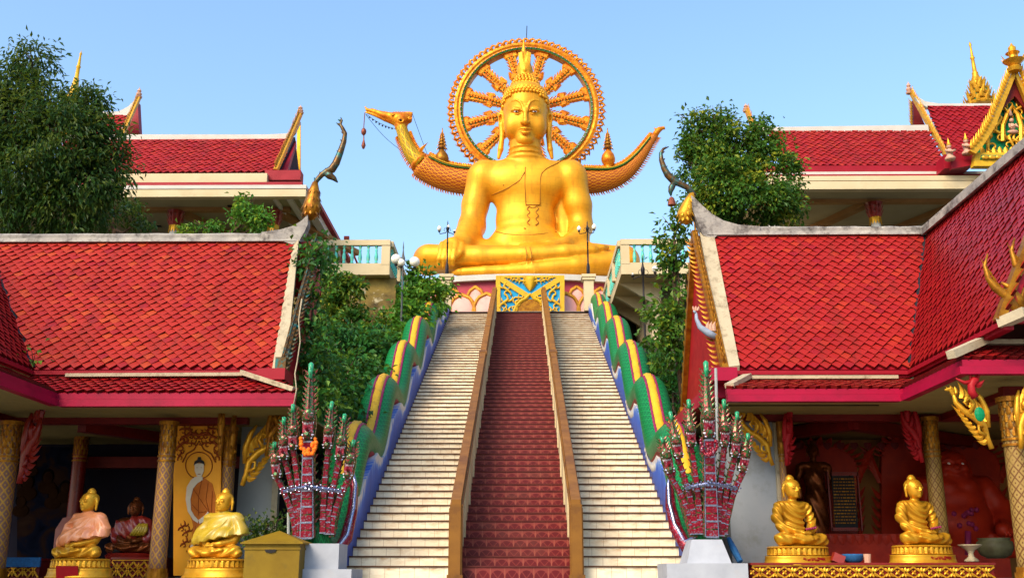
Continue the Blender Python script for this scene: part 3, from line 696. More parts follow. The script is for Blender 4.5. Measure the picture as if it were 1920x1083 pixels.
tag(b.build('folded_parasol',M['bluecloth']),'blue and red folded cloth leaning behind the right plinth','parasol')
# yellow box
p=at(510,1083,14.0); r=thing('offering_box','yellow stone box with low pyramid roof and slot, left of the white plinth','box',(p.x,14.4,0))
a=at(459,1030,14.0); c=at(562,1030,14.0); zt=at(510,1019,14.0).z; w=c.x-a.x
b=MB(); b.bx(a.x,c.x,14.0,14.0+w,0,zt-.0); b.bx(a.x-.012,c.x+.012,13.988,14.012+w,zt-.07,zt-.045); b.build('body',M['yellow_box'],r)
zt2=at(510,997,14.37).z; b=MB(); e=.05; cx=(a.x+c.x)/2
x0,x1,y0,y1=a.x-e,c.x+e,14.0-e,14.0+w+e
b.add([(x0,y0,zt),(x1,y0,zt),(x1,y1,zt),(x0,y1,zt),(x0,y0,zt+.02),(x1,y0,zt+.02),(x1,y1,zt+.02),(x0,y1,zt+.02),(cx,(y0+y1)/2,zt2+.02)],[(0,3,2,1),(0,1,5,4),(1,2,6,5),(2,3,7,6),(3,0,4,7),(4,5,8),(5,6,8),(6,7,8),(7,4,8)])
b.build('roof',M['yellow_box'],r)
b=MB(); b.prism([at(496,1029,13.985),at(518,1029,13.985),at(516,1034,13.985),at(507,1036,13.985),at(498,1034,13.985)],(0,.012,0)); b.build('slot',M['black'],r)
# ---------------- terraces flanking the statue ----------------
BAL=None
def baluster(c,h,mats,par):
    b=MB(); s=h/.5; b.smooth=True
    b.mi=0; b.lathe([(.05,0),(.05,.04*s),(.035,.05*s),(.05,.1*s),(.06,.17*s),(.045,.26*s),(.03,.33*s),(.045,.37*s),(.03,.39*s),(.035,.45*s),(.05,.46*s),(.05,.5*s)],c,8)
    return b.build('baluster',mats,par)
def terrace(xa,xb,Yf,z0,zt,yend,label,first_px,brk):
    inner=xb if xb<0 else xa; sg=1 if xb<0 else -1
    r=thing('balustraded_terrace',label,'terrace',((xa+xb)/2,Yf,z0),None)
    b=MB(); b.bx(xa,xb,Yf,yend,z0,z0+.32); b.build('slab',M['cream'],r)
    b=MB(); b.bx(xa,xb,Yf-.03,Yf+.13,zt-.17,zt); b.bx(inner-.08,inner+.08,Yf+.132,yend,zt-.17,zt)
    b.bx(inner-(.26 if sg>0 else 0),inner+(.26 if sg<0 else 0),Yf-.01,Yf+.15,z0+.32,zt-.171)
    b.bx(xa,xb,Yf+.0,Yf+.1,z0+.321,z0+.36)
    if sg>0: b.bx(xa,xa+.2,Yf,Yf+.12,z0+.32,zt-.171)
    k=0; y=Yf+1.9
    while y<yend-.5: b.bx(inner-.1,inner+.1,y,y+.22,z0+.32,zt-.171); y+=1.9
    b.build('handrail',M['cream'],r)
    proto=None; n=int((xb-xa-.4)/.245)
    for i in range(n):
        x=(inner-.42-i*.245) if sg>0 else (inner+.42+i*.245)
        if proto is None: proto=baluster((0,0,0),zt-.171-z0-.36,M['turq'],r); o=proto
        else: o=proto.copy(); C.objects.link(o)
        o.location=Vector((x,Yf+.05,z0+.36))
    y=Yf+.35
    while y<yend-.1:
        if (y-Yf-1.75)%1.9>.35:
            o=proto.copy(); C.objects.link(o); o.location=V(inner,y,z0+.32)
        y+=.235
    if brk:
        for y in (Yf+1.0,Yf+2.6,Yf+4.2):
            b=MB(); b.prism([(inner+.03,y,z0-.002),(inner+1.0,y,z0-.002),(inner+1.0,y,z0-.62)],(0,.16,0)); b.build('bracket',M['cream'],r)
        b=MB(); b.prism([(inner+1.75,Yf+.05,z0-.002),(inner+1.75,Yf+1.0,z0-.002),(inner+1.75,Yf+1.0,z0-.85),(inner+1.75,Yf+.3,z0-.62)],(.18,0,0))
        b.build('bracket',M['cream'],r)
    return r
zt=at(600,450,30.5).z; z0=at(600,515,30.5).z
terrace(at(582,480,30.5).x,at(731,480,30.5).x,30.5,z0,zt,39.0,'cream terrace with turquoise balusters above the ivy wall on the left','',False)
terrace(at(1164,480,30.5).x,9.0,30.5,z0,zt,39.0,'cream terrace with turquoise balusters right of the giant statue','',True)
b=MB(); x1=at(742,560,30.9).x; b.bx(-9.5,x1,30.86,31.3,2,z0-.003); b.bx(x1-.3,x1,31.3,35.6,2,z0-.003)
tag(b.build('retaining_wall',M['moss']),'mossy stained retaining wall under the left terrace','wall')
xr=at(1164,480,30.5).x+1.0; b=MB(); b.bx(xr,12,31.5,35.9,2,z0-.003); tag(b.build('retaining_wall',M['cream']),'smooth cream wall under the right terrace behind the lamp pole','wall')
b=MB(); p=at(534/5.413+560+2,517,30.42); b.tube([p,p+V(0,-.12,-.02)],[.05,.07],8); b.tube([p+V(-.02,0,-.05),p+V(-.02,0,-.3)],.03,6)
tag(b.build('floodlight',M['black']),'small black lamp under the left terrace slab','floodlight')
b=MB(); p=at(651,449,31.2); q=at(670,494,31.2); b.beam(p,q,.06,.06); b.beam(at(640,470,31.2),at(640,494,31.2),.04,.04); b.beam(at(651,490,31.2),at(664,477,31.2),.04,.04); b.box(at(650,446,31.2),(.16,.1,.1))
tag(b.build('tilted_frame',M['dkred']),'dark tilted metal frame standing behind the left balusters','frame')
# ---------------- lamp posts ----------------
def lamp(px0,ybase,ytop,Y,globes,label,polem,grp,zbase=None):
    p=at(px0,ybase,Y); 
    if zbase is not None: p.z=zbase
    top=at(px0,ytop,Y).z; h=top-p.z
    r=thing('street_lamp',label,'lamp post',p,grp)
    c=V(p.x,Y,0)
    b=MB(); b.smooth=True; s=h
    b.lathe([(.09,0),(.09,.06),(.06,.08),(.06,.30*s*.6),(.045,.32*s*.6),(.05,.34*s*.6),(.03,.38*s*.6),(.026,.58*s),(.04,.585*s),(.026,.60*s),(.022,.8*s),(.05,.82*s),(.06,.86*s),(.03,.89*s),(.015,.93*s),(.02,.95*s),(.002,s)],(p.x,Y,p.z),10)
    b.build('pole',polem,r)
    for (dx,dz,rg,kind) in globes:
        g=V(p.x+dx,Y,p.z+s*.86+dz)
        b=MB(); b.smooth=True; a=V(p.x,Y,p.z+s*.83); sd=1 if dx>0 else -1
        pts=[a,a+V(dx*.25,0,-.12),a+V(dx*.6,0,-.14),V(g.x-dx*.08,Y,g.z-rg-.12),V(g.x,Y,g.z-rg-.02)]
        b.tube(pts,.016,6); b.tube([a+V(dx*.2,0,.05),a+V(dx*.35,0,.06),a+V(dx*.45,0,-.02),a+V(dx*.35,0,-.06)],.009,5)
        b.lathe([(.02,-.06),(.05,-.03),(.035,0)],(g.x,Y,g.z-rg+.0),8); ar=b.build('arm',M['iron'],r)
        b=MB(); b.smooth=True
        if kind: b.ball(g,rg,16,12)
        else: b.lathe([(rg*.6,-rg),(rg,-rg*.3),(rg*.9,rg*.5),(rg*.45,rg*1.1),(.01,rg*1.5)],g,10)
        b.build('globe' if kind else 'lantern',M['glass'],ar)
lamp(750,690,452,28.5,[(-.2,-.02,.145,1),(.33,-.1,.145,1),(-.05,-.12,.11,1)],'lamp post with white glass globes in front of the left terrace',M['bluepole'],'lamp posts beside the stairs')
lamp(1211,676,477,27.5,[(.33,.0,.085,1),(-.28,-.14,.03,1)],'black lamp post standing in front of the cream wall on the right',M['iron'],'lamp posts beside the stairs')
lamp(838,517,413,35.7,[(-.30,-.02,.08,0),(.02,.05,.05,0),(.24,-.1,.03,0)],'slim black lantern post on the pillar left of the giant statue',M['iron'],'lantern posts at the stair top')
lamp(1103,517,413,35.7,[(-.30,-.02,.075,0),(.24,.04,.085,0)],'slim black lantern post on the pillar right of the giant statue',M['iron'],'lantern posts at the stair top')
for x,l in ((838,'left'),(1103,'right')):
    p=at(x,517,35.7); b=MB(); b.bx(p.x-.17,p.x+.17,35.5,35.86,UP,p.z-.2); b.bx(p.x-.22,p.x+.22,35.45,35.9,p.z-.2,p.z-.1); b.bx(p.x-.25,p.x+.25,35.42,35.93,p.z-.1,p.z)
    tag(b.build('pillar',M['cream']),'cream pillar at the top of the stairs on the %s'%l,'pillar','pillars at the stair top')

for A_,B_,l in (((1342,690),(1347,875),'thin grey metal pipe standing behind the right naga heads'),((541,1005),(541,960),'thin white post beside the yellow box behind the left naga heads')):
    b=MB(); b.tube([at(*A_,15.3),at(*B_,15.3)],.022,8); tag(b.build('thin_pipe',M['concrete']),l,'pipe')
# ---------------- giant seated statue ----------------
YB=41.5; S_=at(1000,400,YB).x-at(999,400,YB).x   # metres per pixel at the statue
def pb(x,y,d=0): return at(x,y,YB+d*S_)
base=pb(985,519,-40)
bud=thing('giant_seated_statue','giant golden seated Buddha statue towering above the stairs','statue',(base.x,YB,base.z))
g=SDF(pb(764,530,-110)+V(0,0,-.2),pb(1208,262,0)+V(0,1.2,.5),.05)
s=S_
def C_(a,b,ra,rb,k=6,mode='+'): g.cap(pb(*a),pb(*b),ra*s,rb*s,k*s,mode)
def L_(pts,rs,k=6,mode='+'): g.line([pb(*p) for p in pts],[r*s for r in rs],k*s,mode)
def E_(c,r,k=6,mode='+',rot=None): g.ell(pb(*c),[q*s for q in r],k*s,mode,rot)
# torso
E_((985,350,0),(74,38,56),8); C_((908,327,4),(1070,327,4),25,25,10); E_((985,330,2),(80,33,32),12); E_((985,415,0),(56,34,60),16); E_((985,462,-2),(70,40,42),14)
E_((984,446,-6),(58,36,26),10)
# chest
E_((948,340,-16),(34,15,22),16); E_((1024,340,-16),(34,15,22),16)
# shoulders and neck
E_((907,336,2),(30,29,36),10); E_((1070,336,2),(30,29,36),10)
C_((985,305,2),(985,268,-4),31,29.5,8); E_((985,302,2),(40,34,7),5); 
for y in (283,293): E_((985,y,-2),(32.5 if y<290 else 34,33,4.6),1.5)
# right arm (viewer's left)
L_([(902,336,2),(891,385,2),(885,424,-4),(880,440,-22),(868,458,-52)],[27,25,24,22,17],7)
C_((885,424,-4),(868,450,-46),24,18,8)
# hand over knee
E_((847,461,-74),(21,12,15),6); C_((868,455,-52),(850,461,-72),16,14,8)
for i,(fx,fy) in enumerate(((822,498),(831,501),(840,501),(849,497))):
    x0=829+i*8.6
    L_([(x0,457,-84),(x0-2,470,-96),(fx+1,485,-100),(fx,fy,-96)],[5.6,5.2,4.6,3.4],1)
L_([(866,460,-80),(863,473,-94),(855,484,-96)],[6.4,5.6,3.6],2)
# left arm (viewer's right)
L_([(1072,336,2),(1083,385,4),(1089,425,4)],[28,26,22],7)
L_([(1089,425,4),(1085,444,-22),(1057,457,-46)],[22,19,12],8)
L_([(1060,456,-48),(1030,459,-58),(1002,461,-62)],[12,10,8],6)
for i in range(4): L_([(1030,457+i*1.6,-56-i*7),(1000,458+i*1.6,-60-i*6),(977+i*3,459+i*1.8,-60-i*6)],[5.5,4.8,3.6],2)
L_([(1052,458,-52),(1030,463,-78),(1010,465,-82)],[6,5.5,4.2],3)
# foot/hand slab peeking at the left of the lap
L_([(1010,466,-62),(975,466,-72),(955,463,-74)],[7,6,4],4)
# robe hanging between torso and left arm
C_((1052,375,16),(1062,455,18),19,22,5)
# thighs
C_((940,480,-6),(806,486,-46),34,25,12); C_((1030,480,-6),(1168,488,-46),34,25,12); E_((803,488,-52),(28,28,28),10); E_((1170,490,-52),(28,28,28),10)
E_((985,494,-20),(165,52,25),14)
# shins
L_([(806,483,-62),(900,483,-72),(985,480,-80),(1060,474,-84),(1110,470,-80)],[24,22,19,15,11],4); L_([(1100,470,-80),(1128,466,-74),(1138,464,-70)],[10,8,5],4)
L_([(1172,492,-60),(1080,499,-80),(1000,506,-90),(910,509,-92),(870,510,-90)],[24,19,14,10,8],3); L_([(880,511,-88),(860,510,-86),(850,512,-84)],[7.5,6.5,4.5],3)
def band(pts,r=1.5): g.line([pb(*p) for p in pts],[r*s]*len(pts),1.5*s)
# leg cuffs
for dx in (0,9): band([(985+dx*.9,461,-92),(988+dx,474,-98),(987+dx,488,-100),(990+dx,500,-101)],1.6)
for dx in (0,8): band([(1000+dx,500,-100),(1003+dx,512,-103)],1.5)
# crease between the shins
L_([(850,502,-104),(930,499,-104),(1000,493,-106),(1080,485,-106),(1130,478,-100)],[2.6,2.4,2.4,2.4,2.4],3,'-')
g.disp(lambda x,y,z: .010*np.sin(x*1.7+z*2.3)*np.sin(z*1.9-y)+0*x,pb(764,530,-110),pb(1208,262,0)+V(0,1.2,.5))
body=g.build('body',M['gold_big'],bud,2)
GB=g
def surf(px,py,lift=0.0):
    dr=ray(px,py); dr=dr/dr.y
    for i in range(160):
        Y=YB-3.2+i*.025; p=V(0,0,EYE)+V(dr.x*Y,Y,dr.z*Y)
        ix=[int(round((p[q]-GB.lo[q])/GB.h)) for q in range(3)]
        if all(0<=ix[q]<GB.D.shape[q] for q in range(3)) and GB.D[ix[0],ix[1],ix[2]]<.02: return p+V(0,-.005-lift,0)
    return V(0,0,EYE)+V(dr.x*YB,YB,dr.z*YB)
mo=MB(); mo.smooth=True
def bandl(pts,r=.7,n=4):
    P=[]
    for a,c in zip(pts,pts[1:]):
        for t in range(n): f=t/n; P.append(surf(a[0]+(c[0]-a[0])*f,a[1]+(c[1]-a[1])*f))
    P.append(surf(*pts[-1]))
    for _ in range(2): P=[P[0]]+[(P[q-1]+P[q]*2+P[q+1])/4 for q in range(1,len(P)-1)]+[P[-1]]
    mo.tube(P,r*s,5)
bandl([(985,313),(984,345),(986,384)]); bandl([(1013,384),(1013,345),(1014,326),(1024,316),(1040,308),(1056,300)]); bandl([(986,384),(1013,384)],.9)
bandl([(984,322),(975,338),(950,354),(922,366)],.8,6); bandl([(930,434),(950,439),(985,441),(1020,438),(1044,434)],.6)
bandl([(991,386),(999,391),(1007,386)],.8)
for sx in (-1,1):
    cx=999+sx*8; bandl([(cx+sx*3.4*math.sin(q/21*5.3*PI),388+34*q/21) for q in range(22)],1.0,1)
for dx in (0,9): bandl([(985+dx*.9,463),(988+dx,474),(987+dx,488)],.6)
mo.ball(surf(984,428),1.6*s,6,4); 
for a,c in ((944,347),):
    mo.ball(surf(a,c),1.2*s,6,4)
mo.build('robe_motif',mat('engraved_gold',(.40,.16,.008),(.3,.1,.006),sc=5,rough=.6),body)
# head
g=SDF(pb(925,305,-62),pb(1046,140,0)+V(0,1.0,0),.024)
E_((985,205,-4),(43,42,52),4); E_((985,236,-8),(40.5,36,44),10); E_((985,262,-30),(15,12,12),12); E_((985,180,0),(41,42,24),8)
E_((959,236,-25),(12,13,20),10); E_((1011,236,-25),(12,13,20),10)
C_((985,275,-2),(985,300,2),30,33,4)
# sockets, brows
for sx in (-1,1):
    X=lambda d: 985+sx*d
    E_((X(17),206,-50),(12.5,8,7.5),5,'-')
    L_([(X(4),208,-46.5),(X(5),199,-46),(X(9),191.5,-44.5),(X(16),187.5,-42.5),(X(24),189,-38),(X(32),198,-30)],[1.9,1.8,1.8,1.8,1.6,1],2)
    E_((X(17),206.5,-37),(11,8,6.6),1.5)        # eyeball/lid bulge
    L_([(X(6),208,-43),(X(12),205.4,-46),(X(19),205,-45),(X(27),208,-39)],[1.4,1.9,1.9,1],1.2)
    L_([(X(7),211.5,-43),(X(14),213.5,-44.5),(X(22),212.5,-42)],[.9,1.1,.8],1.2)
    E_((X(5.5),229.5,-48),(4.6,5,3.8),2.5)
    # ears
    L_([(X(43),206,4),(X(45),218,2),(X(44.5),235,2),(X(43.5),255,0),(X(46.5),280,-2),(X(50),296,-2)],[4,6.5,6,5,5.5,3.2],2)
    E_((X(46.5),222,-3),(2.5,5,8),2,'-')
    L_([(X(11),238,-45),(X(14),243,-44)],[1,1],2,'-')
L_([(985,200,-44),(985,214,-49),(985,227,-53),(985,229.5,-53)],[2.8,3.6,4.6,4.4],4)
# lips
L_([(971,242.5,-42),(978,240.6,-46),(983,240.2,-47.5),(985,241,-47.5),(987,240.2,-47.5),(992,240.6,-46),(999,242.5,-42)],[1.1,2,2.4,2.3,2.4,2,1.1],1.5)
L_([(974,245.5,-43),(980,248,-46),(985,248.7,-47),(990,248,-46),(996,245.5,-43)],[1.1,2.3,2.7,2.3,1.1],1.5)
L_([(969,242.8,-46),(978,244.3,-49.4),(985,244.6,-50.6),(992,244.3,-49.4),(1001,242.8,-46)],[.9,.9,.9,.9,.9],.8,'-')
L_([(985,253,-50),(985,253.5,-50)],[2.2,2.2],4,'-')
head=g.build('head',M['gold_big'],bud,1)
for sx in (-1,1):
    c=pb(985+sx*17.5,209.6,-43.9); b=MB(); b.smooth=True; b.ball(c,1.0,12,6,(4.6*s,2.2*s,1.0*s)); e=b.build('eye',M['teeth'],head)
    b=MB(); b.smooth=True; b.ball(pb(985+sx*17.5+.5,209.6,-45.4),1.0,10,6,(2.1*s,1.5*s,1.25*s)); b.build('pupil',M['black'],e)
# hair curls
b=MB(); b.smooth=True
hc=pb(985,200,0)
def onhead(th,ph): return V(hc.x+math.sin(th)*math.cos(ph)*44*s,YB-3*s-math.cos(th)*math.cos(ph)*43*s,hc.z+math.sin(ph)*(47*s if ph>0 else 60*s))
for row in range(15):
    pd_=-34+row*7.2; ph=R(pd_); n=int(37*math.cos(ph))+3
    for i in range(n):
        th=-PI+2*PI*(i+.5*(row%2))/n; q=onhead(th,ph); t=abs(th)/R(74)
        if t<1 and pd_<14-20*t*t: continue
        if t>=1 and t<1.25 and pd_<-12: continue
        b.ball(q,3.6*s,7,5)
for row in range(5):
    rad_=(27,26,23,20,17)[row]; z=pb(985,160-row*4.4,-10).z; n=int(rad_*.95)
    for i in range(n):
        a=2*PI*(i+.5*(row%2))/n; b.ball((hc.x+math.cos(a)*rad_*s,YB+math.sin(a)*rad_*s,z),3.4*s,7,5)
b.lathe([(41*s,hc.z),(39*s,hc.z+15*s),(33*s,hc.z+28*s),(24*s,hc.z+39*s),(19*s,pb(985,148,0).z),(12*s,pb(985,140,0).z)],(hc.x,YB+3*s,0),20)
b.build('hair_curls',M['gold_big'],bud)
# flame finial
g=SDF(pb(955,150,-40),pb(1012,66,0)+V(0,.8,.1),.03)
L_([(984,143,0),(984,132,0),(984,120,0),(983,107,0),(982,94,0),(982,81,0),(982,68,0)],[15,14.5,10.5,6.8,4,2,.6],5)
for sx in (-1,1):
    for (r0,yb) in ((12,139),(8.5,136),(5,133)):
        pts=[]
        for i in range(9):
            a=PI*i/8; pts.append((984+sx*r0*math.sin(a*.5+.0)*(1.0 if i<6 else .9),yb-6+r0*.55*math.cos(a*.9)-(i*3.4 if i>3 else 0),-14+i*.9))
        L_(pts,[1.6]*9,1)
    L_([(984+sx*13,136,-5),(984+sx*11,124,-6),(984+sx*7,113,-6),(984+sx*3,104,-5)],[1.6,1.6,1.4,1.1],2)
E_((984,131,-15),(3,2.5,4),1)
g.build('flame_finial',M['gold_big'],bud,1)
# ---------------- dharma wheel ----------------
YW=45.2; wc=at(987,206,YW); ro=(at(1138,206,YW).x-at(836,206,YW).x)/2
wh=thing('dharma_wheel','orange gold twelve-spoked wheel halo standing behind the giant statue','wheel',(wc.x,YW,wc.z-ro))
def pol(r,a,y=0): return V(wc.x+r*math.sin(a),YW+y,wc.z+r*math.cos(a))
ri=ro*.785
b=MB(); n=96
prof=[(ri,-.18),(ri,.18),(ro*.90,.2),(ro*.90,-.2),(ro*.865,-.24),(ro*.84,-.2),(ri+.02,-.26)]
m=len(prof); vs=[pol(r,2*PI*i/n,y) for i in range(n) for r,y in prof]
b.smooth=False; b.add(vs,[(i*m+j,i*m+(j+1)%m,((i+1)%n)*m+(j+1)%m,((i+1)%n)*m+j) for i in range(n) for j in range(m)])
rim=b.build('rim',M['gold_or'],wh)
b=MB(); prof=[(ri*1.01,-.27),(ri*1.045,-.29),(ri*1.045,-.2),(ri*1.01,-.2)]; m=4; vs=[pol(r,2*PI*i/n,y) for i in range(n) for r,y in prof]
b.add(vs,[(i*m+j,i*m+(j+1)%m,((i+1)%n)*m+(j+1)%m,((i+1)%n)*m+j) for i in range(n) for j in range(m)]); b.build('green_band',M['greenband'],rim)
b=MB()
for i in range(84): b.ball(pol(ri*1.032,2*PI*i/84,-.3),.035,5,4)
b.build('bead_row',M['silver'],rim)
b=MB(); b.smooth=True
for i in range(70):
    a=2*PI*i/70; c=a
    pts=[]
    for k in range(9):
        q=-2.4+k*.72; r_=.13*(1-.06*k); pts.append(pol(ro*.935+math.cos(q)*r_,c+math.sin(q)*r_/ro,-.05-.01*k))
    b.tube(pts,[.055,.055,.05,.05,.045,.045,.04,.035,.02],5)
b.smooth=False
for i in range(70):
    a=2*PI*(i+.5)/70; d=V(math.sin(a+.35),0,math.cos(a+.35)); sd=V(math.cos(a),0,-math.sin(a))
    b.flame(pol(ro*.925,a,-.02),d,sd,.28,.15,.12,.35,4)
    b.flame(pol(ro*.90,a,-.2),V(math.sin(a),-.6,math.cos(a)),sd,.16,.12,.08,.3,3)
b.build('scroll_edge',M['gold_or'],rim)
for k in range(12):
    a=R(15+30*k); u=V(math.sin(a),0,math.cos(a)); t=V(math.cos(a),0,-math.sin(a))
    sp=MB()
    def pc(r,w,y): return pol(r,a,y)+t*w
    def seg(r0,r1,w0,w1,d): sp.add([pc(r0,-w0,-d),pc(r0,w0,-d),pc(r1,w1,-d),pc(r1,-w1,-d),pc(r0,-w0,d),pc(r0,w0,d),pc(r1,w1,d),pc(r1,-w1,d)],[(0,1,2,3),(7,6,5,4),(0,4,5,1),(1,5,6,2),(2,6,7,3),(3,7,4,0)])
    seg(.3,ri*.56,.12,.16,.14); seg(ri*.56,ri*.63,.28,.25,.17); seg(ri*.63,ri*.93,.15,.2,.14); seg(ri*.93,ri*1.01,.26,.3,.17)
    seg(.5,ri*.98,.05,.07,.2)
    for q in range(26):
        r=ri*(.22+.76*q/26); wd=.15+.05*(q%2)
        for sx in (-1,1): sp.flame(pc(r,sx*wd,-.1),t*sx+u*.8,u,.13,.10,.08,.2,3)
    for q in range(7):
        for sx in (-1,1): sp.flame(pc(ri*(.54+.015*q),sx*.2,-.12),t*sx+u*(.2+.1*q),u,.2,.12,.1,.2,3); sp.flame(pc(ri*(.91+.015*q),sx*.22,-.12),t*sx+u*.5,u,.18,.12,.1,.2,3)
    for q in range(14): sp.ball(pc(ri*(.3+.68*q/14),0,-.21),.05,6,4)
    so=sp.build('spoke',M['gold_or'],wh)
    sp=MB()
    for q in range(9):
        for sx in (-1,1): sp.ball(pc(ri*(.34+.64*q/9),sx*.10,-.15),.035,5,4)
    sp.build('bead_row',M['pedgreen'],so)
sp=MB(); sp.lathe([(.5,-.2),(.55,-.1),(.55,.1),(.5,.2)],(wc.x,YW,wc.z),20,ax='y'); sp.build('hub',M['gold_or'],wh)
b=MB(); p=at(988,80,YW+.3); b.tube([pol(ro*.88,0,.3)+V(0,0,0),at(988,49,YW+.3)],.02,5); tag(b.build('lightning_rod',M['iron']),'thin dark rod rising above the top of the wheel','rod')
# ---------------- bird barge ----------------
YG=43.4; sg=at(1000,330,YG).x-at(999,330,YG).x
def pg(x,y,d=0): return at(x,y,YG+d*sg)
bg_=thing('bird_barge','long golden bird-headed barge curving up on both sides behind the giant statue','barge',pg(985,352))
pathL=[(752,238),(756,252),(763,272),(776,296),(795,312),(820,326),(850,335),(890,339),(940,341),(1040,341),(1090,338),(1125,338),(1155,332),(1180,317),(1202,292),(1220,265),(1232,248)]
radL=[11,11.5,12.5,15,17.5,18,18.5,19,19,19,18,16.5,13.5,10.5,7.5,5.2,3.8]
b=MB(); P=[];Rd=[]
for i in range(len(pathL)-1):
    for q in range(4):
        f=q/4; a=pathL[i];c=pathL[i+1]
        P.append(pg(a[0]+(c[0]-a[0])*f,a[1]+(c[1]-a[1])*f)); Rd.append((radL[i]+(radL[i+1]-radL[i])*f)*sg)
# smooth
for _ in range(3): P=[P[0]]+[(P[i-1]+P[i]*2+P[i+1])/4 for i in range(1,len(P)-1)]+[P[-1]]
nh=len(P)
b.tube(P[15:],Rd[15:],20,sx=1.5,up=(0,-1,0)); bo=b.build('hull',M['bargescale'],bg_,smooth=True)
b=MB(); b.tube(P[:16],Rd[:16],16,sx=1,sy=1.15,up=(0,-1,0)); b.build('neck',M['neckscale'],bg_,smooth=True)
def side(i):
    T=(P[min(i+1,nh-1)]-P[max(i-1,0)]).normalized(); return V(-T.z,0,T.x) 
b=MB()
for i in range(4,nh-1):
    T=(P[i+1]-P[i-1]).normalized(); u=side(i)
    for f in (0,.5):
        c=P[i]*(1-f)+P[i+1]*f
        k=1.5 if i>=15 else 1
        b.flame(c+u*Rd[i]*k*.98,u+T*(-.4),T,.16,.14,.10,.2,3)
        b.flame(c-u*Rd[i]*k*.98,-u+T*.3,T,.17,.07,.07,.2,3)
b.build('spike_row',M['gold_or'],bg_)
b=MB(); vs=[]
for off,nm,m_ in ((.62,'green_band','greenband'),(.80,'gold_band','yellow')):
    b=MB(); b.smooth=True
    pts=[];
    for i in range(16,nh-2):
        u=side(i); q=off*1.5; y=math.sqrt(max(0,1-(off)**2)); pts.append(P[i]+u*Rd[i]*off*1.5+V(0,-Rd[i]*y*1.0-.03,0))
    b.tube(pts,[.06]*len(pts) if off<.7 else [.045]*len(pts),6,sy=.6); b.build(nm,M[m_],bg_)
# collar, crest on neck, head and tail tip
b=MB(); b.lathe([(Rd[14]*1.05,-.12),(Rd[14]*1.25,0),(Rd[14]*1.05,.12)],(0,0,0),16)
T=(P[15]-P[13]).normalized(); Mx=T.to_track_quat('Z','Y').to_matrix(); b.v=[tuple(Mx@Vector(v)+P[14]) for v in b.v]; b.build('neck_collar',M['gold_or'],bg_,smooth=True)
b=MB(); b.flame(pg(783,298,-6),V(.25,0,1),V(1,0,.2),.75,.34,.2,.35,7); b.build('neck_plume',M['gold_or'],bg_)
g=SDF(pg(676,262,-26),pg(790,192,0)+V(0,.8,0),.028)
def E2(c,r,k=3,mode='+'): g.ell(pg(*c),[q*sg for q in r],k*sg,mode)
def L2(pts,rs,k=3,mode='+'): g.line([pg(*p) for p in pts],[r*sg for r in rs],k*sg,mode)
E2((752,224,0),(19,13,13.5),4); L2([(752,238,0),(750,226,0)],[12,12],5)
L2([(742,222,0),(722,217,0),(703,210,0),(688,206,0)],[11,7.5,4.8,3],5); L2([(690,207,0),(684,200,0)],[2.5,1.2],2)
L2([(745,232,0),(722,224,0),(700,215,0),(685,210.5,0)],[6,4,2.6,1.5],2)
L2([(766,216,0),(773,211,0)],[4,1.2],3); L2([(768,226,0),(772,214,0)],[5,1.5],3)
for i in range(10): L2([(738+i*3.4,213.5-i*.3,0),(737+i*3.4,209,0)],[2,.8],1)
for (cx,cy,r0) in ((750,225,8),(768,221,4.5),(735,214,4)):
    pts=[(cx+math.cos(a*.8)*r0*(1-a/9),cy+math.sin(a*.8)*r0*.7*(1-a/9),-13) for a in range(8)]; L2(pts,[1.3]*8,1)
L2([(700,206,0),(697,204,0)],[2.6,1.2],1)
L2([(740,235,-8),(720,226,-6),(700,217,-4)],[1,1,.8],.8,'-')
hd=g.build('head',M['gold_or'],bg_,1)
b=MB(); b.ball(pg(751,225,-13),2.5*sg,8,6); b.build('eye',M['black'],hd)
g=SDF(pg(1222,262,-14),pg(1252,232,0)+V(0,.4,0),.03)
L2([(1230,250,0),(1236,243,0),(1244,239.5,0),(1246,242,0)],[6,5,2.8,1.6],3); L2([(1230,243,0),(1226,239,0)],[2,.8],2); g.build('tail_tip',M['gold_or'],bg_,1)
# pendant lantern on beak
b=MB(); b.tube([pg(684,212),pg(682,240)],.02,5); b.smooth=True; b.lathe([(.01,.2),(.1,.1),(.12,0),(.1,-.1),(.01,-.2)],pg(682,247),10); b.lathe([(.02,.25),(.03,.0),(.10,-.28),(.05,-.42),(.01,-.45)],pg(682,262),8)
tag(b.build('hanging_ornament',M['copper']),'small lantern and bronze leaf hanging from the golden beak','hanging ornament')
b=MB()
for A,B_,sag in (((686,215),(752,282),6),((773,213),(812,318),1),((686,214),(742,242),4)):
    pts=[pg(A[0]+(B_[0]-A[0])*t/8,A[1]+(B_[1]-A[1])*t/8+sag*math.sin(PI*t/8),2) for t in range(9)]; b.tube(pts,.010,4)
for i in range(8): b.ball(pg(693+i*6,220+i*3+4*math.sin(i*.45),2),.045,5,4)
tag(b.build('light_string',M['iron']),'thin wires and small bulbs strung from the golden beak','wire')
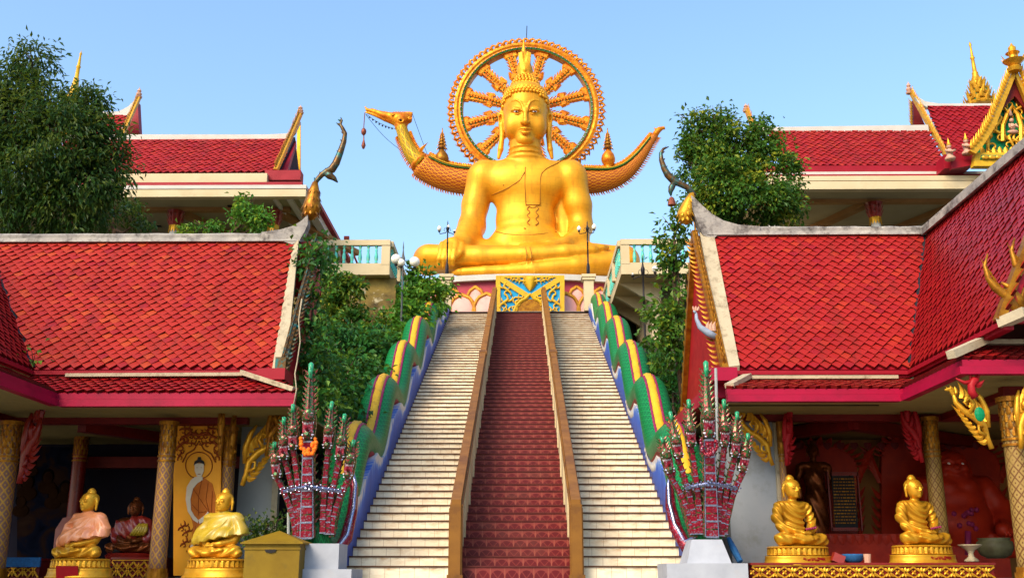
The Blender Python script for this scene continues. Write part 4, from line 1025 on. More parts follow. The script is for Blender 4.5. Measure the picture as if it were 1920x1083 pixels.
for X,l in ((828,'left'),(1141,'right')):
    p=pg(X,320); r=thing('tiered_finial','golden bulb with tiered spire on the %s half of the barge'%l,'finial',p,'bulb finials on the barge')
    def zz(y): return pg(X,y).z-p.z
    b=MB(); b.lathe([(.14,0),(.2,zz(316)),(.16,zz(313)),(.2,zz(310)),(.30,zz(303)),(.31,zz(297)),(.26,zz(290)),(.15,zz(284)),(.05,zz(279)),(.03,zz(276))],p,14); bb=b.build('bulb',M['gold_or' if X>1000 else 'gold_dk'],r,smooth=True)
    b=MB(); 
    for i,(y,w) in enumerate(((278,.19),(271,.16),(265,.125),(259,.09),(254,.065),(250,.04))):
        b.lathe([(w,zz(y)),(w*1.02,zz(y)+.03),(w*.55,zz(y)+.16)],p,12)
        for q in range(8): b.flame(p+V(math.cos(q*.785)*w,math.sin(q*.785)*w,zz(y)),V(math.cos(q*.785)*.4,math.sin(q*.785)*.4,-1),V(math.cos(q*.785),math.sin(q*.785),0),.1,.07,.04,.2,3)
    b.lathe([(.04,zz(252)),(.015,zz(240))],p,6); b.build('tiered_spire',M['gold_dk'],r)
# ---------------- lotus pedestal ----------------
ztop=at(985,518,38.9).z; zb=at(985,526,38.9).z; zr=at(985,532,38.9).z
pd=thing('lotus_pedestal','pink and gold lotus petal pedestal carrying the giant statue','pedestal',(.17,42.3,UP))
def eln(a,ex=0): return V(.17+(6.6+ex)*math.sin(a),42.4-(3.6+ex)*math.cos(a),0)
def ring(b,e,z0,z1,n=64): 
    vs=[eln(2*PI*i/n,e)+V(0,0,z) for i in range(n) for z in (z0,z1)]
    b.add(vs,[(2*i,2*((i+1)%n),2*((i+1)%n)+1,2*i+1) for i in range(n)]+[tuple(2*i+1 for i in range(n)),tuple(2*i for i in range(n-1,-1,-1))])
b=MB(); ring(b,.12,zb,ztop+.05); b.build('top_slab',M['white'],pd)
b=MB(); ring(b,-.1,UP,zb-.002); b.build('rose_band',M['roseband'],pd)
hz=zb-UP-.1
def petal(a,w,h,lift,proud):
    c=eln(a,proud); tg=(eln(a+.01)-eln(a-.01)).normalized(); nn=V(tg.y,-tg.x,0); nn=nn if nn.y<0 else -nn
    def out(f):   # half outline, f 0..1 bottom to tip
        return w*.5*(math.sin(PI*(.16+.5*f))**.9 if f<.55 else math.sin(PI*(.16+.275))**.9*math.sqrt(max(0,1-((f-.55)/.45)**1.9)))/.98
    rows=12; cols=8; vs=[];fs=[]
    for i in range(rows+1):
        f=i/rows; hw=out(f)
        for j in range(cols+1):
            q=-1+2*j/cols; vs.append(c+tg*hw*q+V(0,0,UP-.2+lift+h*f)+nn*(.02+.2*(1-q*q)*math.sin(PI*min(1,f*.9+.1))))
    for i in range(rows):
        for j in range(cols): a0=i*(cols+1)+j; fs.append((a0,a0+1,a0+cols+2,a0+cols+1))
    b=MB(); b.add(vs,fs); po=b.build('petal',M['pink'],pd,smooth=True)
    b=MB(); L=[c-tg*out(i/rows)*1.02+V(0,0,UP-.2+lift+h*i/rows)+nn*.05 for i in range(rows+1)]; Rr=[c+tg*out(i/rows)*1.02+V(0,0,UP-.2+lift+h*i/rows)+nn*.05 for i in range(rows+1)]
    b.tube(L+Rr[::-1],.07,6); 
    b.build('petal_rim',M['petalgold'],po,smooth=True)
stp=.152
for k in range(-12,13):
    a=k*stp+stp*.5
    petal(a+.0,1.04,hz*.92,-.06,.02)
    petal(a+stp/2,.74,hz*.99,.12,-.12)
# blue panel
YPn=38.0; pn=thing('ornamental_panel','blue panel with gold scrolls and arch below the giant statue','panel',(at(994,583,YPn).x,YPn,UP))
a0=at(930,518,YPn); a1=at(1058,518,YPn); zl=UP
b=MB(); b.bx(a0.x,a1.x,YPn,YPn+.5,zl,a0.z); b.build('backing',M['blue'],pn)
def pp(x,y,d=.06):
    return at(x,y,YPn-d)
b=MB()
def strap(p0,p1,w,d=.07):
    A=pp(*p0,0);B=pp(*p1,0); u=(B-A).normalized(); n=V(-u.z,0,u.x)*w; b.prism([A-n,B-n,B+n,A+n],(0,-d,0))
strap((934,518),(934,600),.085); strap((1054,518),(1054,600),.085); strap((938,522.5),(992,557),.10,.06); strap((1050,522.5),(996,557),.10,.065); b.bx(a0.x,a1.x,YPn-.055,YPn,a0.z-.06,a0.z+.02)
b.build('frame_strap',M['yellow'],pn)
b=MB(); ac=pp(994,589,0); b.tube([V(ac.x+.62*math.sin(t*PI/12-PI/2),YPn-.04,ac.z-.1+.72*math.cos(t*PI/12-PI/2)+(.14 if t==6 else 0)) for t in range(13)],.06,6); b.build('arch_rim',M['yellow'],pn)
b=MB(); b.prism([V(ac.x+.58*math.sin(t*PI/12-PI/2),YPn-.02,ac.z-.1+.68*math.cos(t*PI/12-PI/2)) for t in range(13)],(0,-.01,0)); b.build('arch_picture',M['gold_dk'],pn)
b=MB(); b.smooth=True
def kanok(b,c,sz,ang,flip,d=.05,Yp=None,th=.35,depth=.5):
    """flame scroll: spiral + flames, in the XZ plane at depth c.y"""
    def T(u,v): 
        u*=flip; x=u*math.cos(ang)-v*math.sin(ang); z=u*math.sin(ang)+v*math.cos(ang); return V(c.x+x*sz,c.y-d,c.z+z*sz)
    pts=[];rr=[]
    for i in range(12):
        q=i/11; aa=-.5+q*5.2; r_=.42*(1-q*.75); pts.append(T(.1+math.cos(aa)*r_,-.2+math.sin(aa)*r_)); rr.append(sz*.09*(1-.3*q))
    b.tube(pts,rr,5,sy=1,up=(0,-1,0))
    pts=[T(.5,-.4),T(.42,-.05),T(.12,.25),T(-.12,.55),T(.05,.85),T(.3,1.05)]; b.tube(pts,[sz*k for k in (.05,.11,.14,.13,.09,.01)],5,up=(0,-1,0))
    pts=[T(-.1,.35),T(-.35,.45),T(-.5,.7),T(-.42,.9)]; b.tube(pts,[sz*k for k in (.05,.1,.08,.01)],5,up=(0,-1,0))
    pts=[T(.2,.2),T(.42,.35),T(.5,.6)]; b.tube(pts,[sz*k for k in (.05,.08,.01)],5,up=(0,-1,0))
for sx in (-1,1):
    X=lambda d: 994+sx*d
    for (dx,y,sz,an,fl) in ((46,572,.42,.2,1),(46,548,.40,-.1,-1),(30,575,.34,.5,-1),(22,562,.30,.9,1),(40,588,.3,.2,-1),(50,588,.25,0,1)):
        kanok(b,pp(X(dx),y,0),sz,an*sx,fl*sx)
    for (dx,y,sz,an) in ((12,524,.26,2.2),(24,523,.24,1.9),(34,521,.2,1.7)): kanok(b,pp(X(dx),y,0),sz,an*sx*-1,sx)
b.flame(pp(994,519,.05),V(0,0,-1),V(1,0,0),.55,.5,.12,0,6)
b.build('scrollwork',M['yellow'],pn)
# ---------------- roof tiles ----------------
def tiled(name,poly,udir,w,h,m,parent,lift=.036,point=.92,seed=1,deck=True,thick=.07,missing=()):
    P=[Vector(p) for p in poly]; u=Vector(udir).normalized(); nrm=Vector((0,0,0))
    for i in range(len(P)): nrm+=P[i].cross(P[(i+1)%len(P)])
    nrm.normalize(); 
    if nrm.z<0: nrm=-nrm
    u=(u-nrm*u.dot(nrm)).normalized(); v=nrm.cross(u); 
    if v.z<0: v=-v
    O=P[0]; q=[((p-O).dot(u),(p-O).dot(v)) for p in P]
    u0=min(a for a,_ in q);u1=max(a for a,_ in q);v0=min(c for _,c in q);v1=max(c for _,c in q)
    def inside(x,y):
        c=False;n=len(q)
        for i in range(n):
            (xa,ya),(xb,yb)=q[i],q[(i+1)%n]
            if (ya>y)!=(yb>y) and x<(xb-xa)*(y-ya)/(yb-ya)+xa: c=not c
        return c
    rd=random.Random(seed); vs=[];fs=[];tn=[]
    r=0; y=v0-.02
    while y<v1:
        x=u0-w+(w/2 if r%2 else 0)
        while x<u1+w:
            cx,cy=x+w/2,y+h*.9
            if inside(cx,min(cy,v1-.001)) and (r,int(cx/w)) not in missing:
                g=w*.485; l0=lift*rd.uniform(.75,1.3); sk=rd.uniform(-.03,.03)*w; T=h*1.35
                top=min(T+h*.75,v1-y+.03)
                def p(a,b_,c): return O+u*(cx+a+sk*(1-b_/(T+.01)))+v*(y+b_)+nrm*c
                k=len(vs); e=point*h
                vs+=[p(0,0,l0),p(g,e,l0*.93),p(g,top,.004),p(-g,top,.004),p(-g,e,l0*.93),p(0,0.006,-.004),p(g,e,-.004),p(-g,e,-.004)]
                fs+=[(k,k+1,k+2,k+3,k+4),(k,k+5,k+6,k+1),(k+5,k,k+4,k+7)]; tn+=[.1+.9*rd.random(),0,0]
            x+=w
        y+=h; r+=1
    me=bpy.data.meshes.new(name); me.from_pydata([tuple(a) for a in vs],[],fs)
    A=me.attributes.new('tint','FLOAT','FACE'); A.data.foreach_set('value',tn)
    o=mkobj(name,me,m,parent)
    if deck:
        b=MB(); b.prism([p-nrm*.012 for p in P],-nrm*thick); b.build('roof_deck',M['red_fascia'],parent)
    return o
def flamerow(b,A,B,n,size,out,th=.06,lean=.5,wd=.55,bend=.35):
    A=Vector(A);B=Vector(B);d=(B-A).normalized(); out=Vector(out).normalized()
    for i in range(n):
        c=A+(B-A)*((i+.5)/n); b.flame(c,out+d*lean,d,size*(.9+.2*random.random()),size*wd,th,bend,4)
def weather_ridge(par,X0,X1,Y,z0,z1,w=.24):
    b=MB(); n=24; rd=random.Random(3)
    vs=[];
    for i in range(n+1):
        x=X0+(X1-X0)*i/n; j=lambda: rd.uniform(-.006,.006)
        vs+=[(x,Y-w/2+j(),z0),(x,Y-w/2+.02+j(),z0+(z1-z0)*.42),(x,Y-w/2+.05,z0+(z1-z0)*.46),(x,Y-w/2+.04+j(),z1-.03),(x,Y-.05,z1+j()),(x,Y+.05,z1),(x,Y+w/2,z1-.03),(x,Y+w/2,z0)]
    fs=[(i*8+j,(i+1)*8+j,(i+1)*8+(j+1)%8,i*8+(j+1)%8) for i in range(n) for j in range(8)]+[tuple(range(8)),tuple(n*8+j for j in range(7,-1,-1))]
    b.add(vs,fs); return b.build('ridge_cap',M['ridge'],par)
def bracket(par,p0,sz,flip,m,pose='x',name='roof_bracket'):
    """carved roof bracket: curved naga-like strut, foot at p0 (column side), rising outwards; pose x: in XZ plane"""
    b=MB(); b.smooth=True
    def T(u,v): return Vector(p0)+(V(u*flip*sz,-.02,v*sz) if pose=='x' else V(u*.18*flip*sz,-u*sz,v*sz))
    D=lambda u,v: T(u,v)-T(0,0)
    pts=[T(0,-.05),T(.06,.15),T(.10,.38),T(.26,.55),T(.45,.66),T(.58,.82),T(.62,1.05)]; b.tube(pts,[sz*k for k in (.045,.05,.07,.075,.065,.05,.02)],7)
    pts=[T(.02,.35),T(.02,.65),T(.10,.9),T(.2,1.05)]; b.tube(pts,[sz*k for k in (.04,.06,.05,.02)],6)
    b.tube([T(.36,.62)+V(0,-.03,0),T(.26,.78)+V(0,-.03,0),T(.34,.90)+V(0,-.03,0),T(.44,.82)+V(0,-.03,0),T(.38,.74)+V(0,-.03,0)],[sz*k for k in (.04,.04,.035,.03,.02)],6)
    b.tube([T(.10,.2)+V(0,-.03,0),T(.22,.26)+V(0,-.03,0),T(.22,.38)+V(0,-.03,0),T(.12,.36)+V(0,-.03,0)],[sz*k for k in (.03,.035,.03,.015)],6)
    b.smooth=False
    for i in range(8): b.flame(T(.07+.065*i,.12+.075*i),D(.9,-.55+.16*i),D(.3,1),sz*(.20-.008*i),sz*.10,sz*.07,.45,4)
    for i in range(6): b.flame(T(.06+.08*i,.45+.09*i),D(-.2,1),D(1,.2),sz*.30,sz*.12,sz*.07,.35,5)
    for i in range(3): b.flame(T(.60,.95),D(-.5+.5*i,1),D(1,0),sz*.2,sz*.09,sz*.06,.3,4)
    b.tube([T(.60,.98),T(.66,1.08),T(.76,1.06)],[sz*.045,sz*.05,sz*.015],6)
    return b.build(name,m,par)
def column(par,px,py0,py1,Y,r,m,cap=True):
    p=at(px,py0,Y); zt=p.z; 
    q=V(p.x,Y,0)
    b=MB(); b.smooth=True; b.tube([q+V(0,0,z) for z in np.linspace(0,zt,9)],[r*(1.06-.08*i/8) for i in range(9)],20); o=b.build('column',m,par)
    b=MB(); 
    for z,rr,hh in ((.0,1.35,.08),(.08,1.2,.06),(zt-.62,1.12,.03),(zt-.55,1.12,.03),(zt-.06,1.25,.06)): b.lathe([(r*rr,z),(r*rr,z+hh)],q,20)
    for row in range(5):
        for k in range(10):
            a=2*PI*(k+.5*(row%2))/10; c=q+V(math.cos(a)*r*1.0,math.sin(a)*r*1.0,zt-.5+row*.09); b.flame(c,V(math.cos(a)*.04,math.sin(a)*.04,1),V(-math.sin(a),math.cos(a),0),.12,.06,.025,0,4)
    b.build('column_ornament',M['gold_dk'],o); return o
XG=3.12
Yr,Ye=17.9,15.8
# ================= RIGHT PAVILION =================
pr=thing('temple_pavilion','right temple pavilion with red tiled roof, pink eaves and golden statues beneath','pavilion',(6,16,0),'red-roofed pavilions flanking the stairs')
zr=at(1500,441,Yr).z; ze=at(1500,691,Ye).z
xa=at(1384,690,Ye).x; xb=at(1334,441,Yr).x; xv=at(1706,690,Ye).x; xw=at(1737,438,Yr).x
YW0=12.55
E0,E1=V(xa,Ye,ze),V(xv,Ye,ze); T0,T1=V(xb,Yr,zr),V(xw,Yr,zr)
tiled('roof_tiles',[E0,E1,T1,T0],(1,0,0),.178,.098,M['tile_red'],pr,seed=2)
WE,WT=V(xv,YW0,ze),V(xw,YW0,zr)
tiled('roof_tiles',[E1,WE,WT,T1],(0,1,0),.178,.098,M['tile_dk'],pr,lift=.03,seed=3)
b=MB(); b.beam(E1+V(0,0,.03),T1+V(0,0,.05),.07,.03); b.build('valley_gutter',M['black'],pr)
# back slopes
b=MB(); b.prism([(XG,Yr,zr),(xw,Yr,zr),(xw,20.0,ze),(XG,20.0,ze)],(0,0,-.07)); b.prism([(xw,YW0,zr),(9.4,YW0,ze),(9.4,20,ze),(xw,20,zr)],(0,0,-.07)); b.build('back_slope',M['red_fascia'],pr)
weather_ridge(pr,xb-.1,xw,Yr,zr-.02,at(1500,423,Yr-.1).z)
r0=V(xw,Yr,zr); b=MB(); zt_=at(1500,423,Yr-.1).z
b.bx(xw-.1,xw+.12,YW0,Yr+.1,zr,zt_-.01); b.bx(xw-.14,xw-.101,YW0,Yr-.13,zr-.04,zr+.07); b.build('ridge_cap',M['ridge'],pr)
def sweep(par,pts,Y,t,m,name): 
    b=MB(); b.prism([at(x,y,Y) for x,y in pts],(0,t,0)); return b.build(name,m,par)
sweep(pr,[(1296,366),(1304,372),(1318,386),(1334,400),(1356,413),(1385,421),(1425,424),(1425,440),(1345,441),(1336,448),(1318,440),(1305,410),(1298,390)],Yr-.11,.22,M['ridge'],'ridge_sweep')
# cream verge and gable boards
def slopeprism(par,pxs_top,pxs_bot,t,m,name,Yt=Yr,Yb=Ye,lift=.03):
    a,b_=[at(x,y,Yt-.03) for x,y in pxs_top]; d,c=[at(x,y,Yb-.06) for x,y in pxs_bot]
    b=MB(); b.prism([a,b_,c,d],(0,t*.6,-t)); return b.build(name,m,par)
slopeprism(pr,[(1312,436),(1338,436)],[(1357,688),(1387,684)],.10,M['verge'],'verge_strip')
# gable wall in plane X=XG
b=MB(); b.prism([(XG,Ye+.1,ze),(XG,Yr,zr-.1),(XG,20,ze)],(.05,0,0)); b.prism([(XG+.02,Ye+.15,2.6),(XG+.02,Ye+.15,ze),(XG+.02,20,ze),(XG+.02,20,2.6)],(.05,0,0)); b.build('gable_wall',M['red_paint'],pr)
b=MB()
for (ya,yb) in ((Ye-.05,Yr),(20.1,Yr)):
    b.beam((XG-.04,ya,ze-.05),(XG-.04,yb,zr+.05),.10,.13,up=(0,0,1))
b.beam((XG-.07,19.9,ze-.05),(XG-.07,20.3,ze-.1),.1,.2)
b.build('bargeboard',M['gold_dk'],pr)
b=MB(); flamerow(b,(XG-.04,Ye-.05,ze+.05),(XG-.04,Yr-.1,zr+.1),26,.12,V(-.2,-.7,.5),.05,.5); flamerow(b,(XG-.04,20.1,ze+.05),(XG-.04,Yr+.1,zr+.1),16,.17,V(-.2,.7,.5),.06,.5); b.build('flame_trim',M['gold_dk'],pr)
b=MB(); flamerow(b,(XG-.1,Ye-.02,ze-.15),(XG-.1,Yr-.1,zr-.15),26,.13,V(-1,-.2,-.1),.04,.4); b.build('flame_trim',M['gold_dk'],pr)
# block at lower gable end (pink)
b=MB(); b.bx(XG-.32,XG+.1,15.55,15.9,ze-.22,ze-.02); b.bx(XG-.30,XG+.6,15.9,20.3,ze-.42,ze-.22); b.bx(XG-.42,XG+.3,19.0,20.4,2.35,2.62); b.build('eave_block',M['pink_fascia'],pr)
# fascia under tiles
zf=at(1500,708,Ye).z
XE=xv
b=MB(); b.bx(xa-.2,XE+.02,Ye-.03,Ye+.08,zf,ze-.03); b.bx(XE-.02,XE+.1,YW0,Ye-.031,zf,ze-.03)
b.bx(xa-.2,XE-.02,Ye-.08,Ye-.031,ze-.1,ze-.04); b.bx(XE-.07,XE-.021,YW0,Ye-.081,ze-.1,ze-.04); b.build('eave_board',M['red_fascia'],pr)
zs0=at(1500,714,Ye-.1).z; Ys=15.0; zs1=at(1500,728,Ys).z; zfb=at(1500,753,Ys).z
cin=atz(1664,753,zfb); cout=atz(1826,702,zfb); XI=(cin.x+cout.x)/2+.05; YF2=cout.y
xl=at(1363,740,Ys).x
SP0=[V(xl,Ys,zs1),V(XI,Ys,zs1),V(XE,Ye-.08,zs0),V(xl+.25,Ye-.08,zs0)]
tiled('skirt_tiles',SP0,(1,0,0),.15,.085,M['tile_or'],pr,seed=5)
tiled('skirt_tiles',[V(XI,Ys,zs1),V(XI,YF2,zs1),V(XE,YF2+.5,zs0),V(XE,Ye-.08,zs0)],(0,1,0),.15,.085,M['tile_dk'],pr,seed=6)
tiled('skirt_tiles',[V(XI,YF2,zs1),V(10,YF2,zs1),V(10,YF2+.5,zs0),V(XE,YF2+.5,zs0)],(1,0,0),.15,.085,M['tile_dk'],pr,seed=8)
b=MB(); b.beam((xl+.05,Ys+.04,zs1+.05),(xl+.45,Ye-.15,zs0+.07),.14,.07); b.beam((xl+.4,Ye-.13,zs0+.05),(XE-.25,Ye-.13,zs0+.05),.10,.05,up=(0,0,1))
b.beam((XI-.15,YF2-.05,zs1+.05),(XE+.1,YF2+.4,zs0+.12),.12,.10); b.beam((XE+.0,YF2+.45,zs0+.08),(9,YF2+.45,zs0+.08),.1,.06); b.build('skirt_ridge',M['verge'],pr)
zm=at(1500,739,Ys).z
b=MB(); b.bx(xl,XI,Ys,Ys+.1,zm,zs1-.004); b.bx(xl,XI-.06,Ys-.06,Ys+.07,zfb,zm-.012)
b.bx(XI,XI+.1,YF2,Ys-.0,zm,zs1-.004); b.bx(XI-.06,XI+.07,YF2-.06,Ys-.061,zfb,zm-.012)
b.bx(XI+.1,10,YF2,YF2+.1,zm,zs1-.004); b.bx(XI+.07,10,YF2-.06,YF2+.07,zfb,zm-.012); b.build('fascia',M['pink_fascia'],pr)
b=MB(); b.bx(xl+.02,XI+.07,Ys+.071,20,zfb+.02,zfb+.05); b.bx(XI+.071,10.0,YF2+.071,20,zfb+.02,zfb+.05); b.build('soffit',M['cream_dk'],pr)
# beams
b=MB(); bY=16.35; b.bx(xl+.1,10,bY,bY+.18,zfb-.08,zfb+.02); b.bx(XI+1.05,XI+1.2,YF2+1,bY-.001,zfb-.08,zfb+.019); b.bx(XI+.9,10,YF2+.95,YF2+1.1,zfb-.09,zfb+.018)
b.beam((5.2,16.6,zfb-.1),(3.6,19,zfb-.1),.2,.18); b.beam((5.2,16.6,zfb-.1),(8.0,19,zfb-.1),.2,.18)
for k in range(26): b.flame((3.5+k*.24,18.85,zfb-.12),V(0,0,-1),V(1,0,0),.13,.14,.03,0,4)
b.build('beam',M['dkred'],pr)
# walls
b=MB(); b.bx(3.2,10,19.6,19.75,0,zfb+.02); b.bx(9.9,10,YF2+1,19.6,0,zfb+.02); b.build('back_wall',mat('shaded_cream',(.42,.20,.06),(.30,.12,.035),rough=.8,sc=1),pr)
b=MB(); xc=at(1452,900,16.6).x; b.bx(3.18,xc,16.5,16.62,0,zfb+.02); b.bx(3.18,3.28,16.62,19.6,0,zfb+.02); b.build('side_wall',mat('pale_wall',(.36,.38,.40),(.26,.30,.34),rough=.8,sc=.8,dirt=(.16,.17,.16),dsc=1.5),pr)
b=MB(); b.bx(xc+.002,xc+.09,16.42,16.66,0,zfb-.1); b.build('wall_post',M['verge'],pr)
column(pr,1462,790,1050,16.35,.05,M['col_dia']); column(pr,1741,782,1050,16.3,.115,M['col_gold']); cC=column(pr,1892,745,1083,13.35,.135,M['col_gold'])
for (x,y,Y,sz,fl,mm) in ((1448,868,16.2,.72,-1,'gold'),(1474,868,16.15,.72,.25,'red_paint'),(1728,862,16.1,.78,-.5,'red_paint'),(1858,836,13.15,.66,-1,'gold'),(1912,836,13.1,.66,.5,'gold')):
    o=bracket(pr,at(x,y,Y),sz,fl,M[mm])
# bird-head bracket at the corner
g=MB(); g.smooth=True; q=lambda x,y: at(x,y,12.9)
g.tube([q(1829,745),q(1822,735),q(1821,722),q(1826,712),q(1834,712)],[.05,.05,.05,.06,.03],7); g.tube([q(1822,716),q(1808,717),q(1792,709)],[.04,.025,.008],6); g.smooth=False
g.flame(q(1828,714),V(.6,0,1),V(1,0,0),.12,.08,.05,.3,4); g.flame(q(1830,722),V(1,0,.3),V(0,0,1),.12,.07,.05,.3,4); g.tube([q(1820,712),q(1819,696)],.02,6); g.build('bird_bracket',M['red_paint'],pr)
b=MB(); b.ball(at(1837,776,12.9),.065,10,6,(1,.4,1.4)); b.build('green_boss',M['pedgreen'],pr)
g=MB(); g.smooth=True; q=lambda x,y: at(x,y,16.0)
g.tube([q(1702,790),q(1700,772),q(1704,762)],[.03,.05,.03],6); g.tube([q(1699,764),q(1690,756),q(1686,752)],[.025,.015,.006],5); g.tube([q(1700,762),q(1699,748)],.015,5); g.build('bird_bracket',M['red_paint'],pr)
b=MB(); b.prism([(xv+.05,YW0+.25,ze),(xw,YW0+.25,zr-.05),(9.3,YW0+.25,ze)],(0,.06,0)); b.build('front_gable',M['red_paint'],pr)
b=MB(); b.beam((xv-.05,YW0+.05,ze-.02),(xw,YW0+.05,zr+.05),.1,.14,up=(0,1,0)); b.beam((9.45,YW0+.05,ze-.02),(xw,YW0+.05,zr+.05),.1,.14,up=(0,1,0)); b.build('front_bargeboard',M['gold_dk'],pr)
# hanging finial birds at the wing eave end
def hanghong(x,y,sz,m1,label_par,name='eave_finial'):
    b=MB(); b.smooth=True; c=at(x,y,12.6)
    T=lambda u,v: c+V(u*sz,0,v*sz)
    b.tube([T(.18,-.02),T(.05,.25),T(0,.45),T(-.25,.62),T(-.38,.85),T(-.42,1.15),T(-.32,1.42)],[sz*k for k in (.13,.15,.12,.09,.065,.045,.015)],8)
    b.tube([T(.25,.1),T(.22,.4),T(.1,.62),T(-.1,.75)],[sz*.12,sz*.12,sz*.08,sz*.03],7)
    b.ball(T(.2,.05),sz*.16,8,6); b.smooth=False
    for i in range(5): b.flame(T(-.05-.08*i,.5+.15*i),V(-.6,0,.8),V(0,0,1),sz*.2,sz*.1,sz*.06,.3,4)
    b.flame(T(.3,.3),V(.4,0,1),V(1,0,0),sz*.5,sz*.25,sz*.1,.3,5); return b.build(name,m1,label_par)
hanghong(1893,590,.55,M['gold_dk'],pr); hanghong(1948,570,.6,M['gold_dk'],pr)
b=MB(); b.beam(at(1876,606,12.6),at(1925,585,12.3),.14,.12); b.build('finial_base',M['verge'],pr)
# chofa right
def chofa(par,bulb,neck,radn,beak,Y,m1,m2,spk=True):
    b=MB(); b.smooth=True; b.tube([at(x,y,Y) for x,y,_ in bulb],[r for *_,r in bulb],12); b.smooth=False
    for (x,y,r) in bulb[1:-1]:
        for k in range(9):
            a=2*PI*k/9; b.flame(at(x,y,Y)+V(math.cos(a)*r*.95,math.sin(a)*r*.95,0),V(math.cos(a)*.5,math.sin(a)*.5,-1 if y>bulb[0][1] else 1),V(-math.sin(a),math.cos(a),0),.08,.05,.02,0,3)
    o=b.build('roof_finial',m1,par)
    b=MB(); b.smooth=True; pts=[at(x,y,Y) for x,y in neck]; b.tube(pts,radn,9); 
    b.smooth=False
    if spk:
        for i in range(1,len(pts)-1): 
            T=(pts[i+1]-pts[i-1]).normalized(); 
            b.flame(pts[i],V(T.z*(-1 if par is pr else 1)*-1,0,abs(T.x)),T,.08,.05,.03,.3,3)
    b.smooth=True; b.tube([at(x,y,Y) for x,y,_ in beak],[r for *_,r in beak],8); b.build('finial_neck',m2,o)
chofa(pr,[(1299,362,.05),(1293,376,.09),(1288,390,.12),(1285,402,.15),(1285,411,.12),(1290,420,.04)],[(1302,368),(1290,352),(1276,345),(1262,338),(1252,328),(1245,315),(1240,300),(1239,287),(1244,279),(1254,275)],[.05,.055,.06,.07,.065,.055,.045,.035,.025,.008],[(1264,342,.05),(1259,352,.06),(1257,360,.04),(1258,367,.015)],Yr,M['gold'],M['chofa'])
b=MB(); b.tube([at(1258,366,Yr),at(1258,371,Yr)],.006,4); b.lathe([(.075,-.14),(.065,-.06),(.04,0),(.01,.02)],at(1259,371,Yr),10); tag(b.build('bell',M['copper']),'small copper bell hanging from the right roof finial','bell')
# grey bird finial on gable
g=MB(); g.smooth=True; q=lambda x,y: at(x,y,16.2)
g.tube([q(1344,632),q(1328,624),q(1312,612),q(1306,598),q(1305,586)],[.05,.06,.045,.03,.02],8); g.tube([q(1304,586),q(1300,582)],[.03,.01],6); g.build('grey_bird_finial',M['blueclay'],pr)
b=MB(); 
for dx in (-3,0,3): b.flame(q(1305+dx,582),V(dx*.1,0,1),V(1,0,0),.08,.04,.03,0,3)
for dx in (0,6,12): b.flame(q(1328+dx,620),V(-.1,0,1),V(1,0,0),.16,.06,.03,.2,3)
b.build('grey_bird_crest',M['clay'],pr)
# ================= LEFT PAVILION =================
pl=thing('temple_pavilion','left temple pavilion with orange red tiled roof, pink eaves and mural panel beneath','pavilion',(-6,16,0),'red-roofed pavilions flanking the stairs')
zr=at(300,454,Yr).z; ze=at(300,691,Ye).z
xa=at(517,690,Ye).x; xb=at(549,455,Yr).x; xv=at(60,690,Ye).x; XGl=min(at(556,690,Ye).x,at(575,450,Yr).x)+.12
XGl=(at(551,690,Ye).x+at(578,440,Yr).x)/2
vx=xv-2.1
Q0,Q1=V(xv,Ye,ze),V(xa,Ye,ze)
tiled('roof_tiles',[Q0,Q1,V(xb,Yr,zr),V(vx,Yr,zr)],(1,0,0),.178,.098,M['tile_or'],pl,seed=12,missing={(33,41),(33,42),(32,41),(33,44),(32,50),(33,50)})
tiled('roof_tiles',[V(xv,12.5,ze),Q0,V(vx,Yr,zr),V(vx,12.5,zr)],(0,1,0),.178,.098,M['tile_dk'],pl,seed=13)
b=MB(); b.beam(Q0+V(0,0,.03),V(vx,Yr,zr+.05),.09,.03); b.build('valley_gutter',M['black'],pl)
b=MB(); b.prism([(vx,Yr,zr),(XGl,Yr,zr),(XGl,18.5,ze+1.9),(vx,18.5,ze+1.9)],(0,0,-.07)); b.build('back_slope',M['red_fascia'],pl)
weather_ridge(pl,vx-2,xb+.15,Yr,zr-.02,at(300,436,Yr-.1).z)
sweep(pl,[(577,402),(566,413),(550,423),(525,430),(490,435),(490,449),(530,452),(548,458),(560,452),(570,436),(577,420)],Yr-.11,.22,M['ridge'],'ridge_sweep')
a,b_,c,d=at(549,455,Yr-.03),at(561,440,Yr-.03),at(536,692,Ye-.06),at(510,692,Ye-.06)
b=MB(); b.prism([a,b_,c,d],(0,.06,-.1)); b.build('verge_strip',M['verge'],pl)
b=MB(); b.beam((XGl,Ye-.02,ze-.05),(XGl,Yr,zr+.02),.10,.16); b.bx(XGl-.1,XGl+.06,Ye-.1,Ye+.2,ze-.22,ze+.16); b.build('bargeboard',M['chofa'],pl)
b=MB(); flamerow(b,(XGl,Ye-.1,ze+.03),(XGl,Yr-.1,zr+.06),30,.10,V(.25,-.7,.5),.05,.5); flamerow(b,(XGl+.05,Ye-.1,ze-.05),(XGl+.05,Yr-.1,zr-.1),30,.10,V(1,-.3,0),.05,.5); b.build('flame_trim',M['chofa'],pl)
b=MB(); b.prism([(XGl-.03,Ye+.1,ze),(XGl-.03,Yr,zr-.1),(XGl-.03,18.3,ze+1.9),(XGl-.03,17.3,ze)],(.05,0,0)); b.bx(XGl-.35,XGl+.08,15.6,16.2,ze-.2,ze-.03); b.build('gable_wall',M['red_fascia'],pl)
zf=at(300,706,Ye).z
b=MB(); b.bx(xv-.02,XGl+.06,Ye-.03,Ye+.08,zf,ze-.03); b.bx(xv-.1,xv+.02,12.5,Ye-.031,zf,ze-.03); b.bx(xv+.02,XGl,Ye-.08,Ye-.031,ze-.1,ze-.04); b.bx(xv+.021,xv+.07,12.5,Ye-.081,ze-.1,ze-.04); b.build('eave_board',M['red_fascia'],pl)
